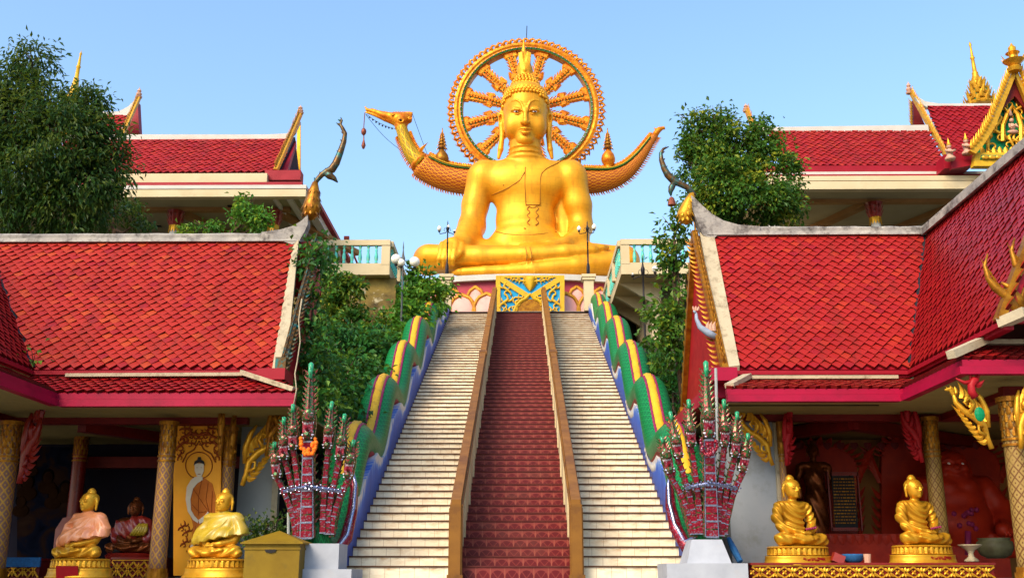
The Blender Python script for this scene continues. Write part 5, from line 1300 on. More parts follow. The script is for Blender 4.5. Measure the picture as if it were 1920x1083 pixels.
Ys=15.25; zs0=at(300,710,Ye-.1).z; zs1=at(300,736,Ys).z; zfb=at(300,762,Ys).z; zm=at(300,748,Ys).z
XI=atz(104,762,zfb).x; xl=at(553,745,Ys).x
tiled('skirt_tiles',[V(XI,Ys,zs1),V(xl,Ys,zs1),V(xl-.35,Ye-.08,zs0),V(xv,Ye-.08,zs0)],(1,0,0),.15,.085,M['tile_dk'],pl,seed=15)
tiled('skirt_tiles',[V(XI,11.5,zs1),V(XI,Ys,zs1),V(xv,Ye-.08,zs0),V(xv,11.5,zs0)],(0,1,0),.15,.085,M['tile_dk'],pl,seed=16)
b=MB(); b.beam((xl-.02,Ys+.02,zs1+.05),(xl-.9,Ye-.2,zs0+.08),.10,.07); b.beam((xl-.9,Ye-.13,zs0+.06),(xv+.6,Ye-.13,zs0+.05),.10,.05); b.build('skirt_ridge',M['verge'],pl)
b=MB(); b.bx(XI,xl,Ys,Ys+.1,zm,zs1-.004); b.bx(XI+.06,xl,Ys-.06,Ys+.07,zfb,zm-.012); b.bx(XI-.1,XI,11.5,Ys,zm,zs1-.004); b.bx(XI-.07,XI+.06,11.5,Ys-.061,zfb,zm-.012); b.build('fascia',M['pink_fascia'],pl)
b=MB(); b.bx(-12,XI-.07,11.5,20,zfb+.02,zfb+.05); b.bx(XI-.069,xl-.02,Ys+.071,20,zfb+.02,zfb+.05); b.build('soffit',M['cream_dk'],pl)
bY=atz(300,788,zfb-.03).y; b=MB(); b.bx(XI-1.2,xl-1.0,bY,bY+.16,zfb-.08,zfb+.02); b.bx(XI-1.3,XI-1.15,11.6,bY-.01,zfb-.08,zfb+.019); b.beam((-7,bY+.2,zfb-.1),(-5.4,19.4,zfb-.1),.2,.16); b.bx(-12,-4,19.2,19.4,zfb-.5,zfb-.3); b.build('beam',M['dkred'],pl)
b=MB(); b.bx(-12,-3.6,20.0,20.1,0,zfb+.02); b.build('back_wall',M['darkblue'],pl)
b=MB(); b.bx(at(447,900,17.6).x,at(512,900,17.6).x,17.6,17.72,0,zfb+.02); b.build('side_wall',M['concrete'],pl)
b=MB(); x=at(512,900,17.6).x; b.bx(x+.003,x+.1,17.55,17.7,0,zfb-.05); b.build('wall_post',M['verge'],pl)
column(pl,24,790,1083,15.9,.14,M['col_dia']); column(pl,318,790,1083,16.2,.12,M['col_dia']); column(pl,434,800,1083,17.0,.10,M['col_dia'])
column(pl,156,800,1083,18.9,.12,M['redlacq'])
for (x,y,Y,sz,fl,mm) in ((455,905,16.5,.85,1,'gold'),(432,870,16.3,.75,.05,'gold_dk'),(414,850,16.1,.7,-.1,'gold_dk'),(38,900,15.7,.95,.35,'redlacq'),(500,850,16.3,.7,.6,'gold_dk')):
    bracket(pl,at(x,y,Y),sz,fl,M[mm])
b=MB(); b.prism([(xv-.05,12.8,ze),(vx,12.8,zr-.05),(2*vx-xv,12.8,ze)],(0,.06,0)); b.build('front_gable',M['red_paint'],pl)
# chofa left
chofa(pl,[(591,342,.05),(589,358,.10),(587,373,.13),(585,388,.17),(583,400,.15),(579,412,.05)],[(588,350),(594,338),(603,328),(612,322),(622,318),(630,306),(638,286),(645,265),(647,250),(642,240),(638,233),(641,226),(639,220)],[.04,.045,.05,.06,.075,.07,.06,.048,.04,.034,.028,.02,.007],[(612,324,.07),(619,330,.07),(627,335,.045),(633,342,.012)],Yr,M['gold_dk'],M['chofa'])
# weed on the left valley
# ---------------- mural panel (flat relief) ----------------
YM=16.9
mp=thing('mural_panel','tall orange panel painted with a haloed standing figure in an orange robe','painting',at(372,1075,YM))
def poly(b,pts,d,t=.012): b.prism([at(x,y,YM-d) for x,y in pts],(0,t,0))
b=MB(); b.prism([at(325,782,YM),at(415,782,YM),at(412,1078,YM),at(325,1078,YM)],(0,.06,0)); b.build('panel',M['orange_panel'],mp)
b=MB(); b.prism([at(332,782,YM-.02),at(414,782,YM-.02),at(414,798,YM-.02),at(332,798,YM-.02)],(0,.03,0)); b.build('header',M['redlacq'],mp)
b=MB(); b.smooth=True
for sx in (-1,1):
    for (dx,y,sz,an) in ((10,818,.17,1.2),(22,822,.18,.4),(31,838,.17,.1),(33,856,.12,-.2),(14,834,.12,.9),(26,808,.14,.8)): kanok(b,at(373+sx*dx,y,YM),sz,an*sx,sx,.02)
b.tube([at(x,y,YM-.02) for x,y in ((342,866),(350,850),(364,842),(373,826),(382,842),(396,850),(404,866))],.012,5)
for sx in (-1,1):
    for (dx,y) in ((22,1000),(30,990),(26,1020),(14,1030)): kanok(b,at(373+sx*dx,y,YM),.12,.3*sx,sx,.01)
b.build('carved_ornament',M['orange_line'],mp)
b=MB(); 
ring_=[(373+25*math.sin(t*PI/16),872+25*math.cos(t*PI/16)) for t in range(33)]
b.tube([at(x,y,YM-.008) for x,y in ring_],.008,5); b.build('halo',M['orange_line'],mp)
b=MB(); poly(b,[(364,898),(384,896),(398,906),(404,930),(402,965),(396,985),(398,1010),(384,1012),(380,1006),(375,1012),(360,1010),(362,985),(356,960),(356,925)],.012); b.build('robe',M['orange_robe'],mp)
b=MB(); poly(b,[(366,893),(380,893),(380,899),(370,905),(362,915),(357,935),(358,955),(364,966),(372,974),(371,980),(362,974),(352,958),(348,935),(350,912),(358,899)],.026); poly(b,[(372,974),(384,965),(390,958),(392,963),(384,976),(374,981)],.026)
poly(b,[(365,868),(382,868),(382,882),(378,892),(374,895),(369,892),(365,882)],.03); poly(b,[(362,1010),(368,1010),(368,1022),(358,1026),(356,1023),(362,1018)],.026); poly(b,[(374,1010),(380,1010),(382,1026),(376,1026)],.026); b.build('figure_skin',M['skin_pale'],mp)
b=MB(); poly(b,[(363,872),(365,864),(370,861),(371,856),(376,856),(377,861),(382,864),(384,872),(381,869),(373,866),(366,869)],.04); b.build('hair',M['black'],mp)
b=MB()
for pts in (((362,915),(375,935),(392,960)),((378,900),(372,930),(372,965)),((390,905),(386,935),(392,960)),((366,985),(368,1008)),((388,985),(390,1008)),((398,920),(396,960)),((360,945),(374,960),(386,958))):
    b.tube([at(x,y,YM-.026) for x,y in pts],.004,4)
for y in (876,): b.tube([at(368,y,YM-.044),at(371,y,YM-.044)],.003,4); b.tube([at(376,y,YM-.044),at(379,y,YM-.044)],.003,4)
b.tube([at(371,888,YM-.044),at(376,888,YM-.044)],.004,4)
b.build('robe_fold_line',M['orange_line'],mp)
# dim crowd mural (generic)
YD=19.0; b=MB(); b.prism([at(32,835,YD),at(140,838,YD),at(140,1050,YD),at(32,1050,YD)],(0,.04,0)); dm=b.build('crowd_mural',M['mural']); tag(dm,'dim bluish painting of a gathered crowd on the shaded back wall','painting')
b=MB(); 
for (x,y,s_) in ((52,905,.30),(90,895,.27),(100,925,.25),(122,915,.24),(60,870,.2),(40,940,.25)):
    c=at(x,y,YD-.02); b.ball(c,s_*.34,12,8,(1,.12,1.25)); b.ball(c+V(0,.01,-.62*s_),s_*.62,12,8,(1,.06,.7))
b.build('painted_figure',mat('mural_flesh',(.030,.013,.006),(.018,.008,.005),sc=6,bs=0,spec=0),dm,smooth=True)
b=MB()
for (x,y,s_) in ((52,905,.30),(90,895,.27),(100,925,.25),(122,915,.24),(60,870,.2),(40,940,.25)):
    c=at(x,y-3,YD-.005); b.ball(c,s_*.42,12,8,(1,.10,1.2))
b.build('painted_hair',mat('mural_hair',(.006,.005,.005),sc=6,bs=0,spec=0),dm,smooth=True)

b=MB(); b.smooth=True
b.tube([at(x,y,15.15) for x,y in ((566,560),(560,600),(563,640),(557,680),(553,700),(556,730),(550,762))],.010,5); tag(b.build('loose_cable',M['verge']),'thin loose cable hanging down the gable end of the left pavilion','cable')
b=MB(); b.smooth=True
P_=[at(1370+i*49,424-10-0*i,17.6)+V(0,0,-.12*math.sin(PI*i/8)) for i in range(9)]
b=MB(); b.smooth=True
b.tube([at(1366,760+i*0,15.4)+V(i*.55,0,-.05*math.sin(PI*(i%2))) for i in range(5)],.008,4); tag(b.build('power_cable',M['black']),'thin black cable run under the pink eave of the right pavilion','cable')
# ---------------- upper halls ----------------
def P4(pts): return [at(x,y,Y) for x,y,Y in pts]
def upcol(par,px,Y,ztop):
    p=at(px,400,Y); q=V(p.x,Y,0)
    b=MB(); b.smooth=True; b.tube([q+V(0,0,UP),q+V(0,0,(UP+ztop)/2),q+V(0,0,ztop)],[.15,.145,.135],14); o=b.build('column',M['white'],par)
    b=MB(); b.lathe([(.14,ztop-.45),(.2,ztop-.1),(.26,ztop)],q,12)
    for r_,h_,z in ((.15,.24,ztop-.45),(.17,.24,ztop-.28)):
        for k in range(12):
            a=2*PI*k/12; b.flame(q+V(math.cos(a)*r_,math.sin(a)*r_,z),V(math.cos(a)*.5,math.sin(a)*.5,1),V(-math.sin(a),math.cos(a),0),h_,.10,.05,0,4)
    b.build('capital',M['redlacq'],o)
    b=MB()
    for k in range(12):
        a=2*PI*(k+.5)/12; b.flame(q+V(math.cos(a)*.15,math.sin(a)*.15,ztop-.45),V(math.cos(a)*.12,math.sin(a)*.12,-1),V(-math.sin(a),math.cos(a),0),.24,.09,.04,0,4)
    b.lathe([(.155,ztop-.5),(.17,ztop-.46),(.155,ztop-.42)],q,12); b.build('capital_trim',M['gold'],o)
def finial(par,p,h,m1='clay'):
    b=MB(); b.lathe([(.10,0),(.12,.05),(.05,.12*h),(.09,.3*h),(.10,.4*h),(.04,.52*h),(.075,.64*h),(.05,.76*h),(.02,.85*h),(.005,h)],p,8); 
    for k in range(4): b.flame(Vector(p)+V(0,0,h*.3*k/2),V(.3*(-1)**k,0,1),V(1,0,0),.25*h,.1,.06,.3,3)
    return b.build('apex_finial',M[m1],par)
def verge(par,A,B,n,w=.16,out=None,left=False):
    """gold bargeboard from apex A to foot B with flame row"""
    A=Vector(A);B=Vector(B); b=MB(); b.beam(A,B,.12,w*.6,up=(0,0,1)); b.build('bargeboard',M['gold'],par)
    o=Vector(out); b=MB(); flamerow(b,B,A,int(n*1.2),w*.95,o,.08,.6); b.build('flame_trim',M['gold_dk'],par)
def eaves(par,xl,xr,zt,zb,Yf,Yb,side,zsof):
    pass
# ---- left hall
hl=thing('prayer_hall','white-eaved hall with red tiled tiered roof on the upper terrace at left','hall',(-11,30,UP))
Yt,Yb_=31.2,29.3
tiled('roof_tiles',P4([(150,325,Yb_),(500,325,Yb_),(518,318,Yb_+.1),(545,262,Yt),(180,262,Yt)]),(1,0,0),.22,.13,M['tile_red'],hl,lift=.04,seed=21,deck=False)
b=MB(); q=P4([(120,262,Yt),(555,262,Yt),(535,328,Yb_),(90,328,Yb_)]); b.prism([p+V(0,.03,-.03) for p in q],(0,.1,-.15)); 
xr_=at(556,262,Yt).x; b.build('roof_deck',M['red_fascia'],hl)
zz1=at(300,258,Yt).z; zz0=at(300,327,Yb_).z
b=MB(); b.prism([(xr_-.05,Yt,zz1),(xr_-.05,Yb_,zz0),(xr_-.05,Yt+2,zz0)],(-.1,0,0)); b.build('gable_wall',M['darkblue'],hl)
b=MB(); b.prism([at(x,y,Yt) for x,y in ((100,263),(538,263),(548,250),(558,232),(562,226),(553,246),(540,250),(500,252),(100,252))],(0,.2,0)); b.build('ridge_cap',M['white'],hl)
verge(hl,at(563,214,Yt),at(517,320,Yb_-.1),20,.22,V(-.3,-.7,.6)); finial(hl,at(563,214,Yt),.32)
b=MB(); b.prism([at(x,y,Yt+1.2) for x,y in ((557,240),(563,228),(563,318),(556,319))],(0,.1,0)); b.build('gable_trim',M['gold'],hl)
# entablature
def band(par,x0,x1,y0,y1,Y,d,m,name='cornice'):
    a=at(x0,y0,Y); c=at(x1,y1,Y); b=MB(); b.bx(a.x,c.x,Y,Y+d,c.z,a.z); return b.build(name,m,par)
band(hl,100,500,326,341,28.95,.35,M['cream']); band(hl,497,563,319,337,29.1,.4,M['red_fascia'],'red_block')
band(hl,100,566,342.5,347,28.7,.3,M['tile_skirt'] if 'tile_skirt' in M else M['red_fascia'],'tile_strip')
band(hl,100,574,348,353,28.5,.25,M['white']); band(hl,100,573,353.3,356,28.56,.2,M['iron']); band(hl,100,573,356.3,368,28.5,.25,M['cream'])
c0=at(573,368,28.5); c1=at(573,348,28.5)
b=MB(); b.bx(c0.x-.25,c0.x,28.76,44,c0.z,c1.z-.12); b.build('side_eave',M['white'],hl); b=MB(); b.bx(c0.x-.1,c0.x+.14,28.8,44,c1.z-.1,c1.z+.02); b.build('side_eave_trim',M['red_fascia'],hl)
b=MB(); b.bx(c0.x-.6,c0.x-.45,28.76,44,c0.z-.02,c0.z+.1); b.bx(c0.x-1.0,c0.x-.9,28.76,44,c0.z-.02,c0.z+.1); b.build('side_rib',M['white'],hl)
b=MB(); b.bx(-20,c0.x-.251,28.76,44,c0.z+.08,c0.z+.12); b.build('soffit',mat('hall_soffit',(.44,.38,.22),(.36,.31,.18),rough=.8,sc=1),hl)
zs_=c0.z
b=MB(); yb=29.6; b.bx(-20,c0.x-.7,yb,yb+.22,zs_-.03,zs_+.1)
for px in (330,514): 
    x=at(px,400,yb).x; b.beam((x,yb+.2,zs_),(x+1.8,yb+4.5,zs_),.25,.16)
b.build('ceiling_beam',M['beam_or'],hl)
for px in (148,330,514): upcol(hl,px,yb+.1,zs_-.03)
b=MB(); b.bx(-20,c0.x-1,35,35.2,UP,zs_); b.build('back_wall',M['cream'],hl)
b=MB(); 
for x,y in ((265,412),(295,424),(435,386)): 
    p=atz(x,y,zs_+.07); b.box(p,(.25,.12,.04))
b.build('ceiling_lamp',M['iron'],hl)
# upper tier left
tiled('roof_tiles',P4([(150,268,31.4),(212,268,31.4),(237,217,32.6),(170,217,32.6)]),(1,0,0),.22,.13,M['tile_red'],hl,lift=.04,seed=22)
b=MB(); b.prism([at(x,y,32.6) for x,y in ((150,218),(238,216),(252,196),(260,182),(254,186),(240,200),(222,209),(150,211))],(0,.2,0)); b.build('ridge_cap',M['white'],hl)
verge(hl,at(261,182,32.6),at(220,274,31.3),16,.2,V(-.3,-.7,.6)); finial(hl,at(260,184,32.6),.4)
b=MB(); b.prism([at(x,y,33.2) for x,y in ((238,218),(258,190),(261,248),(232,255))],(0,.3,0)); b.build('gable_wall',M['red_fascia'],hl)
# left spire
sp=thing('gold_spire','slender yellow spire rising behind the big dark tree at left','spire',at(132,200,34))
p=at(134,200,34); tz=lambda y: at(134,y,34).z-p.z
b=MB(); b.smooth=True; b.lathe([(.5,tz(260)),(.42,tz(215)),(.3,tz(200)),(.22,tz(185)),(.16,tz(170)),(.12,tz(160)),(.09,tz(150)),(.10,tz(148)),(.07,tz(146)),(.06,tz(128)),(.085,tz(126)),(.055,tz(123)),(.03,tz(104)),(.05,tz(101)),(.02,tz(99)),(.004,tz(95))],p,12)
b.v=[(x+(z-p.z)*.055,y,z) for x,y,z in b.v]
b.build('shaft',M['yellow'],sp)
# ---- right hall
hr=thing('prayer_hall','white-eaved hall with red roof and green gold pediment on the upper terrace at right','hall',(11,30,UP))
tiled('roof_tiles',P4([(1475,312,Yb_),(1776,312,Yb_),(1740,246,Yt),(1440,246,Yt)]),(1,0,0),.22,.13,M['tile_red'],hr,lift=.04,seed=31)
b=MB(); b.prism([at(x,y,Yt-.05) for x,y in ((1436,247),(1742,246),(1740,234),(1460,238),(1430,236),(1412,222),(1404,212),(1416,234))],(0,.25,0)); b.build('ridge_cap',M['white'],hr)
verge(hr,at(1400,206,Yt),at(1440,318,Yb_-.1),18,.22,V(.3,-.7,.6)); finial(hr,at(1399,210,Yt),.3)
band(hr,1430,1772,311,322,29.15,.4,M['red_fascia'],'eave_board'); band(hr,1430,1900,322.5,327,28.95,.3,M['white']); band(hr,1430,1920,327.3,330,28.85,.3,M['red_fascia'],'tile_strip')
band(hr,1430,1990,330.3,337,28.5,.25,M['cream']); band(hr,1430,1990,337.3,340,28.56,.2,M['iron']); band(hr,1430,1990,340.3,353,28.5,.25,M['cream'])
zs_=at(1600,353,28.5).z
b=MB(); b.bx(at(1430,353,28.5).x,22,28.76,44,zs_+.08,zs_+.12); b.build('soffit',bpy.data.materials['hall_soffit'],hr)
b=MB(); b.bx(at(1430,353,28.5).x,22,yb,yb+.22,zs_-.03,zs_+.1); x=at(1632,400,yb).x; b.beam((x,yb+.2,zs_),(x-1.8,yb+4.5,zs_),.3,.16); x=at(1810,400,yb).x; b.beam((x,yb+.2,zs_),(x-2.2,yb+5,zs_),.3,.16); b.build('ceiling_beam',M['beam_or'],hr)
for px in (1448,1640,1832): upcol(hr,px,yb+.1,zs_-.03)
b=MB(); b.bx(at(1430,353,28.5).x+1,22,35,35.2,UP,zs_); b.build('back_wall',M['cream'],hr)
# upper tier right
tiled('roof_tiles',P4([(1786,300,30.6),(1860,300,30.6),(1860,200,32.3),(1740,200,32.3)]),(1,0,0),.22,.13,M['tile_dk'],hr,lift=.04,seed=32)
b=MB(); b.prism([at(x,y,32.3) for x,y in ((1738,201),(1862,201),(1862,194),(1760,194),(1735,190),(1716,178),(1726,194))],(0,.2,0)); b.build('ridge_cap',M['white'],hr)
b=MB(); b.prism([at(x,y,31.8) for x,y in ((1716,182),(1724,190),(1790,296),(1780,296))],(0,.1,-.0)); b.build('verge_strip',M['white'],hr)
verge(hr,at(1708,172,32.3),at(1776,296,30.4),22,.22,V(.3,-.7,.6)); finial(hr,at(1705,176,32.3),.45)
b=MB(); b.prism([at(x,y,33) for x,y in ((1713,186),(1735,236),(1713,236))],(0,.3,0)); b.build('gable_wall',M['dkred'],hr)
b=MB(); flamerow(b,at(1711,235,33),at(1710,190,33),9,.16,V(-1,0,.3),.08,.5); b.build('flame_trim',M['gold'],hr)
# front gable facing the stairs court
Yg=27.6; ap=at(1904,118,Yg); 
b=MB(); bl=at(1818,286,Yg); brt=at(1990,286,Yg); b.prism([at(1902,150,Yg+.5),at(1832,289,Yg+.5),at(1976,289,Yg+.5)],(0,.1,0)); b.build('pediment',M['pedgreen'],hr)
b=MB(); b.prism([at(1830,286,Yg+.3),at(1975,286,Yg+.3),at(1975,311,Yg+.3),at(1826,311,Yg+.3)],(0,.25,0)); b.build('pediment_base',M['yellow'],hr)
b=MB(); b.prism([at(1840,291,Yg+.29),at(1975,291,Yg+.29),at(1975,299,Yg+.29),at(1837,299,Yg+.29)],(0,-.02,0)); b.build('green_inlay',M['pedgreen'],hr)
b=MB()
for i in range(12): b.flame(at(1843+i*11,288,Yg+.42),V(0,0,1),V(1,0,0),.22,.14,.08,0,4); b.ball(at(1848+i*13,295,Yg+.24),.06,6,4,(2,.5,1))
b.smooth=True
for (x,y,sz,an,fl) in ((1858,272,.42,.6,-1),(1870,258,.42,.3,1),(1876,236,.38,.1,-1),(1884,216,.36,0,1),(1888,270,.36,-.4,1),(1893,196,.3,.2,-1),(1905,275,.4,.2,1),(1916,262,.4,-.2,-1),(1922,236,.38,-.2,1),(1912,210,.36,-.3,-1),(1918,280,.3,1,1)): kanok(b,at(x,y,Yg+.48),sz*1.0,an,fl,.08)
b.smooth=False
b.tube([at(x,y,Yg+.4) for x,y in ((1880,265),(1880,235),(1888,215),(1898,200),(1908,215),(1914,235),(1914,265))],.07,6)
b.build('scrollwork',M['gold'],hr)
b=MB(); b.smooth=True; p=at(1898,238,Yg+.35); b.ball(p,.09,10,6,(1,.7,1.3)); b.ball(p+V(0,0,.2),.065,8,6); b.ball(p+V(0,0,-.15),.12,8,5,(1.4,.6,.5)); b.tube([p+V(-.09,-.03,.08),p+V(-.12,-.08,-.05),p+V(0,-.12,0),p+V(.12,-.08,-.05),p+V(.09,-.03,.08)],.025,6); b.lathe([(.07,.34),(.0,.6)],p,6); b.build('praying_figure',M['clay'],hr)
b=MB(); b.prism([at(x,y,Yg+.1) for x,y in ((1902,126),(1860,225),(1838,262),(1818,282),(1830,288),(1844,272),(1867,236),(1904,143))],(0,.14,0)); b.prism([at(x,y,Yg+.1) for x,y in ((1905,126),(1905,143),(1943,235),(1975,288),(1990,282),(1950,230))],(0,.14,0)); b.build('bargeboard',M['gold'],hr)
b=MB(); b.prism([at(x,y,Yg+.3) for x,y in ((1903,134),(1870,215),(1903,180),(1930,215))],(0,.3,0)); b.build('gable_wall',M['dkred'],hr)
b=MB()
for A,B_,n in (((1822,280),(1842,258),4),((1842,256),(1862,220),6),((1862,218),(1899,128),15)): flamerow(b,at(*A,Yg+.08),at(*B_,Yg+.08),n,.24,V(-.8,-.2,.6),.09,.5)
for A,B_,n in (((1985,280),(1945,228),8),((1943,224),(1908,128),14)): flamerow(b,at(*A,Yg+.08),at(*B_,Yg+.08),n,.24,V(.8,-.2,.6),.09,.5)
b.build('flame_trim',M['gold'],hr)
p=at(1903,134,Yg); b=MB(); tz=lambda y: at(1903,y,Yg).z-p.z
b.lathe([(.16,0),(.2,tz(128)),(.12,tz(124)),(.30,tz(114)),(.12,tz(109)),(.10,tz(104)),(.2,tz(100)),(.1,tz(96)),(.11,tz(90)),(.05,tz(86)),(.0,tz(80))],p,10)
for k in range(8): b.flame(p+V(math.cos(k*.785)*.22,math.sin(k*.785)*.22,tz(116)),V(math.cos(k*.785)*.6,math.sin(k*.785)*.6,.8),V(0,0,1),.2,.1,.05,.2,3)
b.build('apex_finial',M['gold'],hr)
b=MB(); c=[at(1768,318,28.4),at(1768,292,28.4),at(1812,290,28.4),at(1828,276,28.2),at(1836,276,28.2),at(1836,300,28.2),at(1816,316,28.4)]; b.prism([V(p.x,28.3,p.z) for p in c],(0,.6,0)); b.prism([V(p.x+.1,28.15,p.z-.25) for p in c[1:5]]+[V(c[4].x+.1,28.15,c[4].z-.5),V(c[1].x+.1,28.15,c[1].z-.5)],(0,.14,0)); b.build('red_block',M['red_fascia'],hr)
for x,y0,y1 in ((1782,300,258),(1814,290,248)):
    p=at(x,y0,28.0); h=at(x,y1,28.0).z-p.z; b=MB(); b.smooth=True; b.lathe([(.2*h,0),(.22*h,.08*h),(.12*h,.2*h),(.15*h,.4*h),(.06*h,.5*h)],p,10); b.ball(p+V(0,0,.6*h),.1*h,8,6); b.tube([p+V(-.2*h,-.05,.4*h),p+V(0,-.22*h,.3*h),p+V(.2*h,-.05,.4*h)],.06*h,6); o=b.build('praying_figure',M['clay'],hr)
    b=MB(); b.lathe([(.11*h,.64*h),(.07*h,.72*h),(.05*h,.8*h),(.0,h)],p,8); b.build('crown_spire',M['gold'],o)
# right spire
sp=thing('gold_spire','ornate green and gold spire behind the right hall roof','spire',at(1838,196,33))
p=at(1838,196,33); tz=lambda y: at(1838,y,33).z-p.z
b=MB()
for i,(y0,r0) in enumerate(((200,.5),(190,.42),(180,.34),(170,.26),(162,.2))):
    b.lathe([(r0*.95,tz(y0)),(r0,tz(y0-3)),(r0*.8,tz(y0-8))],p,12)
    for k in range(12): a=2*PI*(k+.5*(i%2))/12; b.flame(p+V(math.cos(a)*r0,math.sin(a)*r0,tz(y0-1)),V(math.cos(a)*.35,math.sin(a)*.35,1),V(-math.sin(a),math.cos(a),0),.26,.13,.07,.1,4)
b.build('tiered_base',M['gold'],sp)
b=MB(); b.lathe([(.44,tz(196)),(.33,tz(178)),(.24,tz(164))],p,4); b.build('green_core',M['pedgreen'],sp)
b=MB(); b.smooth=True; b.lathe([(.2,tz(164)),(.24,tz(156)),(.15,tz(148)),(.10,tz(140)),(.11,tz(137)),(.075,tz(135)),(.055,tz(112)),(.085,tz(109)),(.05,tz(106)),(.03,tz(88)),(.05,tz(84)),(.004,tz(78))],p,12); b.v=[(x-(z-p.z)*.04,y,z) for x,y,z in b.v]; b.build('shaft',M['gold'],sp)
# ---------------- golden meditating statues ----------------
def seated(folds=True,h=.0085):
    g=SDF((-.5,-.4,-.02),(.5,.2,1.03),h)
    A=lambda a,b,ra,rb,k=.03,mode='+': g.cap(a,b,ra,rb,k,mode); E=lambda c,r,k=.03,mode='+': g.ell(c,r,k,mode)
    E((0,-.10,.085),(.36,.19,.085)); 
    A((.10,-.02,.11),(.345,-.15,.09),.10,.085); A((-.10,-.02,.11),(-.345,-.15,.09),.10,.085)
    A((.345,-.16,.085),(-.08,-.27,.07),.08,.055,.02); A((-.345,-.16,.085),(.06,-.28,.11),.08,.045,.015); A((.06,-.28,.12),(.16,-.27,.13),.03,.02,.01)
    E((0,.0,.28),(.165,.125,.2),.05); E((0,0,.47),(.2,.125,.14),.05); A((-.185,0,.545),(.185,0,.545),.07,.07,.05)
    for s_ in (-1,1):
        g.line([(s_*.235,0,.53),(s_*.285,-.01,.37),(s_*.255,-.08,.25),(s_*.12,-.20,.20),(s_*.04,-.25,.19)],[.07,.066,.058,.042,.035],.03)
        for q in range(4): A((s_*.06,-.25-.012*q,.195-.006*q),(-s_*.05,-.27-.01*q,.19-.007*q),.014,.01,.008)
    A((0,0,.58),(0,-.015,.70),.062,.055,.03)
    _c,_l,_a,_e=g.cap,g.line,A,E
    T=lambda p:(p[0]*1.24,-.02+(p[1]+.02)*1.15,.672+(p[2]-.70)*1.13-(.03*max(0,p[2]-.90)/.1))
    def A(a,b,ra,rb,k=.03,mode='+'): _c(T(a),T(b),ra*1.15,rb*1.15,k,mode)
    def E(c,r,k=.03,mode='+'): _e(T(c),(r[0]*1.24,r[1]*1.15,r[2]*1.13),k,mode)
    G=lambda ps,rs,k: _l([T(p) for p in ps],[r*1.15 for r in rs],k)
    E((0,-.025,.79),(.088,.098,.115),.02); E((0,-.045,.735),(.068,.07,.062),.03); E((0,.0,.835),(.098,.106,.082),.012); E((0,.01,.93),(.05,.05,.036),.012); E((0,.01,.965),(.034,.034,.022),.008)
    for s_ in (-1,1):
        G([(s_*.096,.0,.835),(s_*.104,.005,.79),(s_*.10,.0,.70)],[.016,.018,.013],.006)
        E((s_*.036,-.125,.803),(.026,.022,.014),.01,'-'); E((s_*.036,-.112,.80),(.023,.014,.013),.005)
        G([(s_*.008,-.122,.815),(s_*.03,-.121,.828),(s_*.062,-.10,.818)],[.005,.0055,.004],.005)
        A((s_*.02,-.122,.797),(s_*.055,-.112,.797),.0045,.003,.003)
        E((s_*.013,-.125,.762),(.01,.012,.008),.006)
    G([(0,-.118,.815),(0,-.135,.78),(0,-.138,.765)],[.007,.011,.012],.01)
    G([(-.028,-.108,.736),(-.01,-.120,.739),(0,-.121,.737),(.01,-.120,.739),(.028,-.108,.736)],[.004,.007,.0075,.007,.004],.005)
    G([(-.02,-.108,.724),(0,-.116,.721),(.02,-.108,.724)],[.005,.009,.005],.005); E((0,-.10,.698),(.022,.02,.016),.015)
    g.disp(lambda x,y,z: .0035*np.sin(x*130)*np.sin(z*130)*np.sin(y*130)*((z>.825)&(y>-.11)),(-.2,-.2,.8),(.2,.2,1.03))
    if folds:
        def f(x,y,z):
            r=np.sqrt((x-.06)**2*1.3+(z-.70)**2); m=np.clip((z-.16)/.05,0,1)*np.clip((.60-z)/.04,0,1)
            return -.011*np.sin(r*84+1.2*x)*m*np.clip((-y+.1)/.1,0,1)
        g.disp(f,(-.36,-.35,.14),(.36,.2,.62))
    for q in (-1,1): g.cap((q*.12,-.285,.10),(q*.20,-.27,.105),.028,.018,.01)
    g.disp(lambda x,y,z: -.010*np.sin(62*np.sqrt(x*x*.8+(z-.40)**2)+3*x)*np.clip((.17-z)/.03,0,1)*(z>.02),(-.5,-.4,.0),(.5,.2,.2))
    return g
def lotusbase(b1,b2):
    b1.lathe([(.42,-.125),(.46,-.115),(.43,-.10),(.40,-.07),(.43,-.04),(.46,-.02),(.43,0),(.3,.005)],(0,-.06,0),40,1,.72)
    for k in range(34):
        a=2*PI*k/34; c=V(math.cos(a)*.43,-.06+math.sin(a)*.43*.72,-.115); b1.flame(c,V(math.cos(a)*.1,math.sin(a)*.1,1),V(-math.sin(a),math.cos(a),0),.105,.085,.05,0,4)
    b2.lathe([(.52,-.26),(.53,-.24),(.50,-.22),(.485,-.15),(.49,-.127),(.3,-.125)],(0,-.06,0),40,1,.72)
proto={}
def place_statue(px,ytop,ybot,Y,rz,label,var,baselab=True):
    p=at(px,ybot,Y); H=at(px,ytop,Y).z-p.z
    root=thing('seated_statue',label,'statue',(0,0,0),'golden seated statues')
    if var not in proto:
        o=seated(var).build('body',M['gold'],root,1); proto[var]=o
        b1,b2=MB(),MB(); lotusbase(b1,b2); proto['l']=b1.build('lotus_cushion',M['gold'],root) if 'l' not in proto else proto['l']; 
        if proto['l'].parent is not root: c=proto['l'].copy(); C.objects.link(c); c.parent=root
        if 's' not in proto: proto['s']=b2.build('base_slab',M['gold'],root,smooth=True)
        else: c=proto['s'].copy(); C.objects.link(c); c.parent=root
    else:
        for k in (var,'l','s'): c=proto[k].copy(); C.objects.link(c); c.parent=root
    root.location=p; root.scale=(H,H,H); root.rotation_euler=(0,0,rz); return root,p,H
rs=[]
rs.append(place_statue(1490,886,1024,15.55,R(24),'golden seated statue on the right altar nearest the naga heads',True))
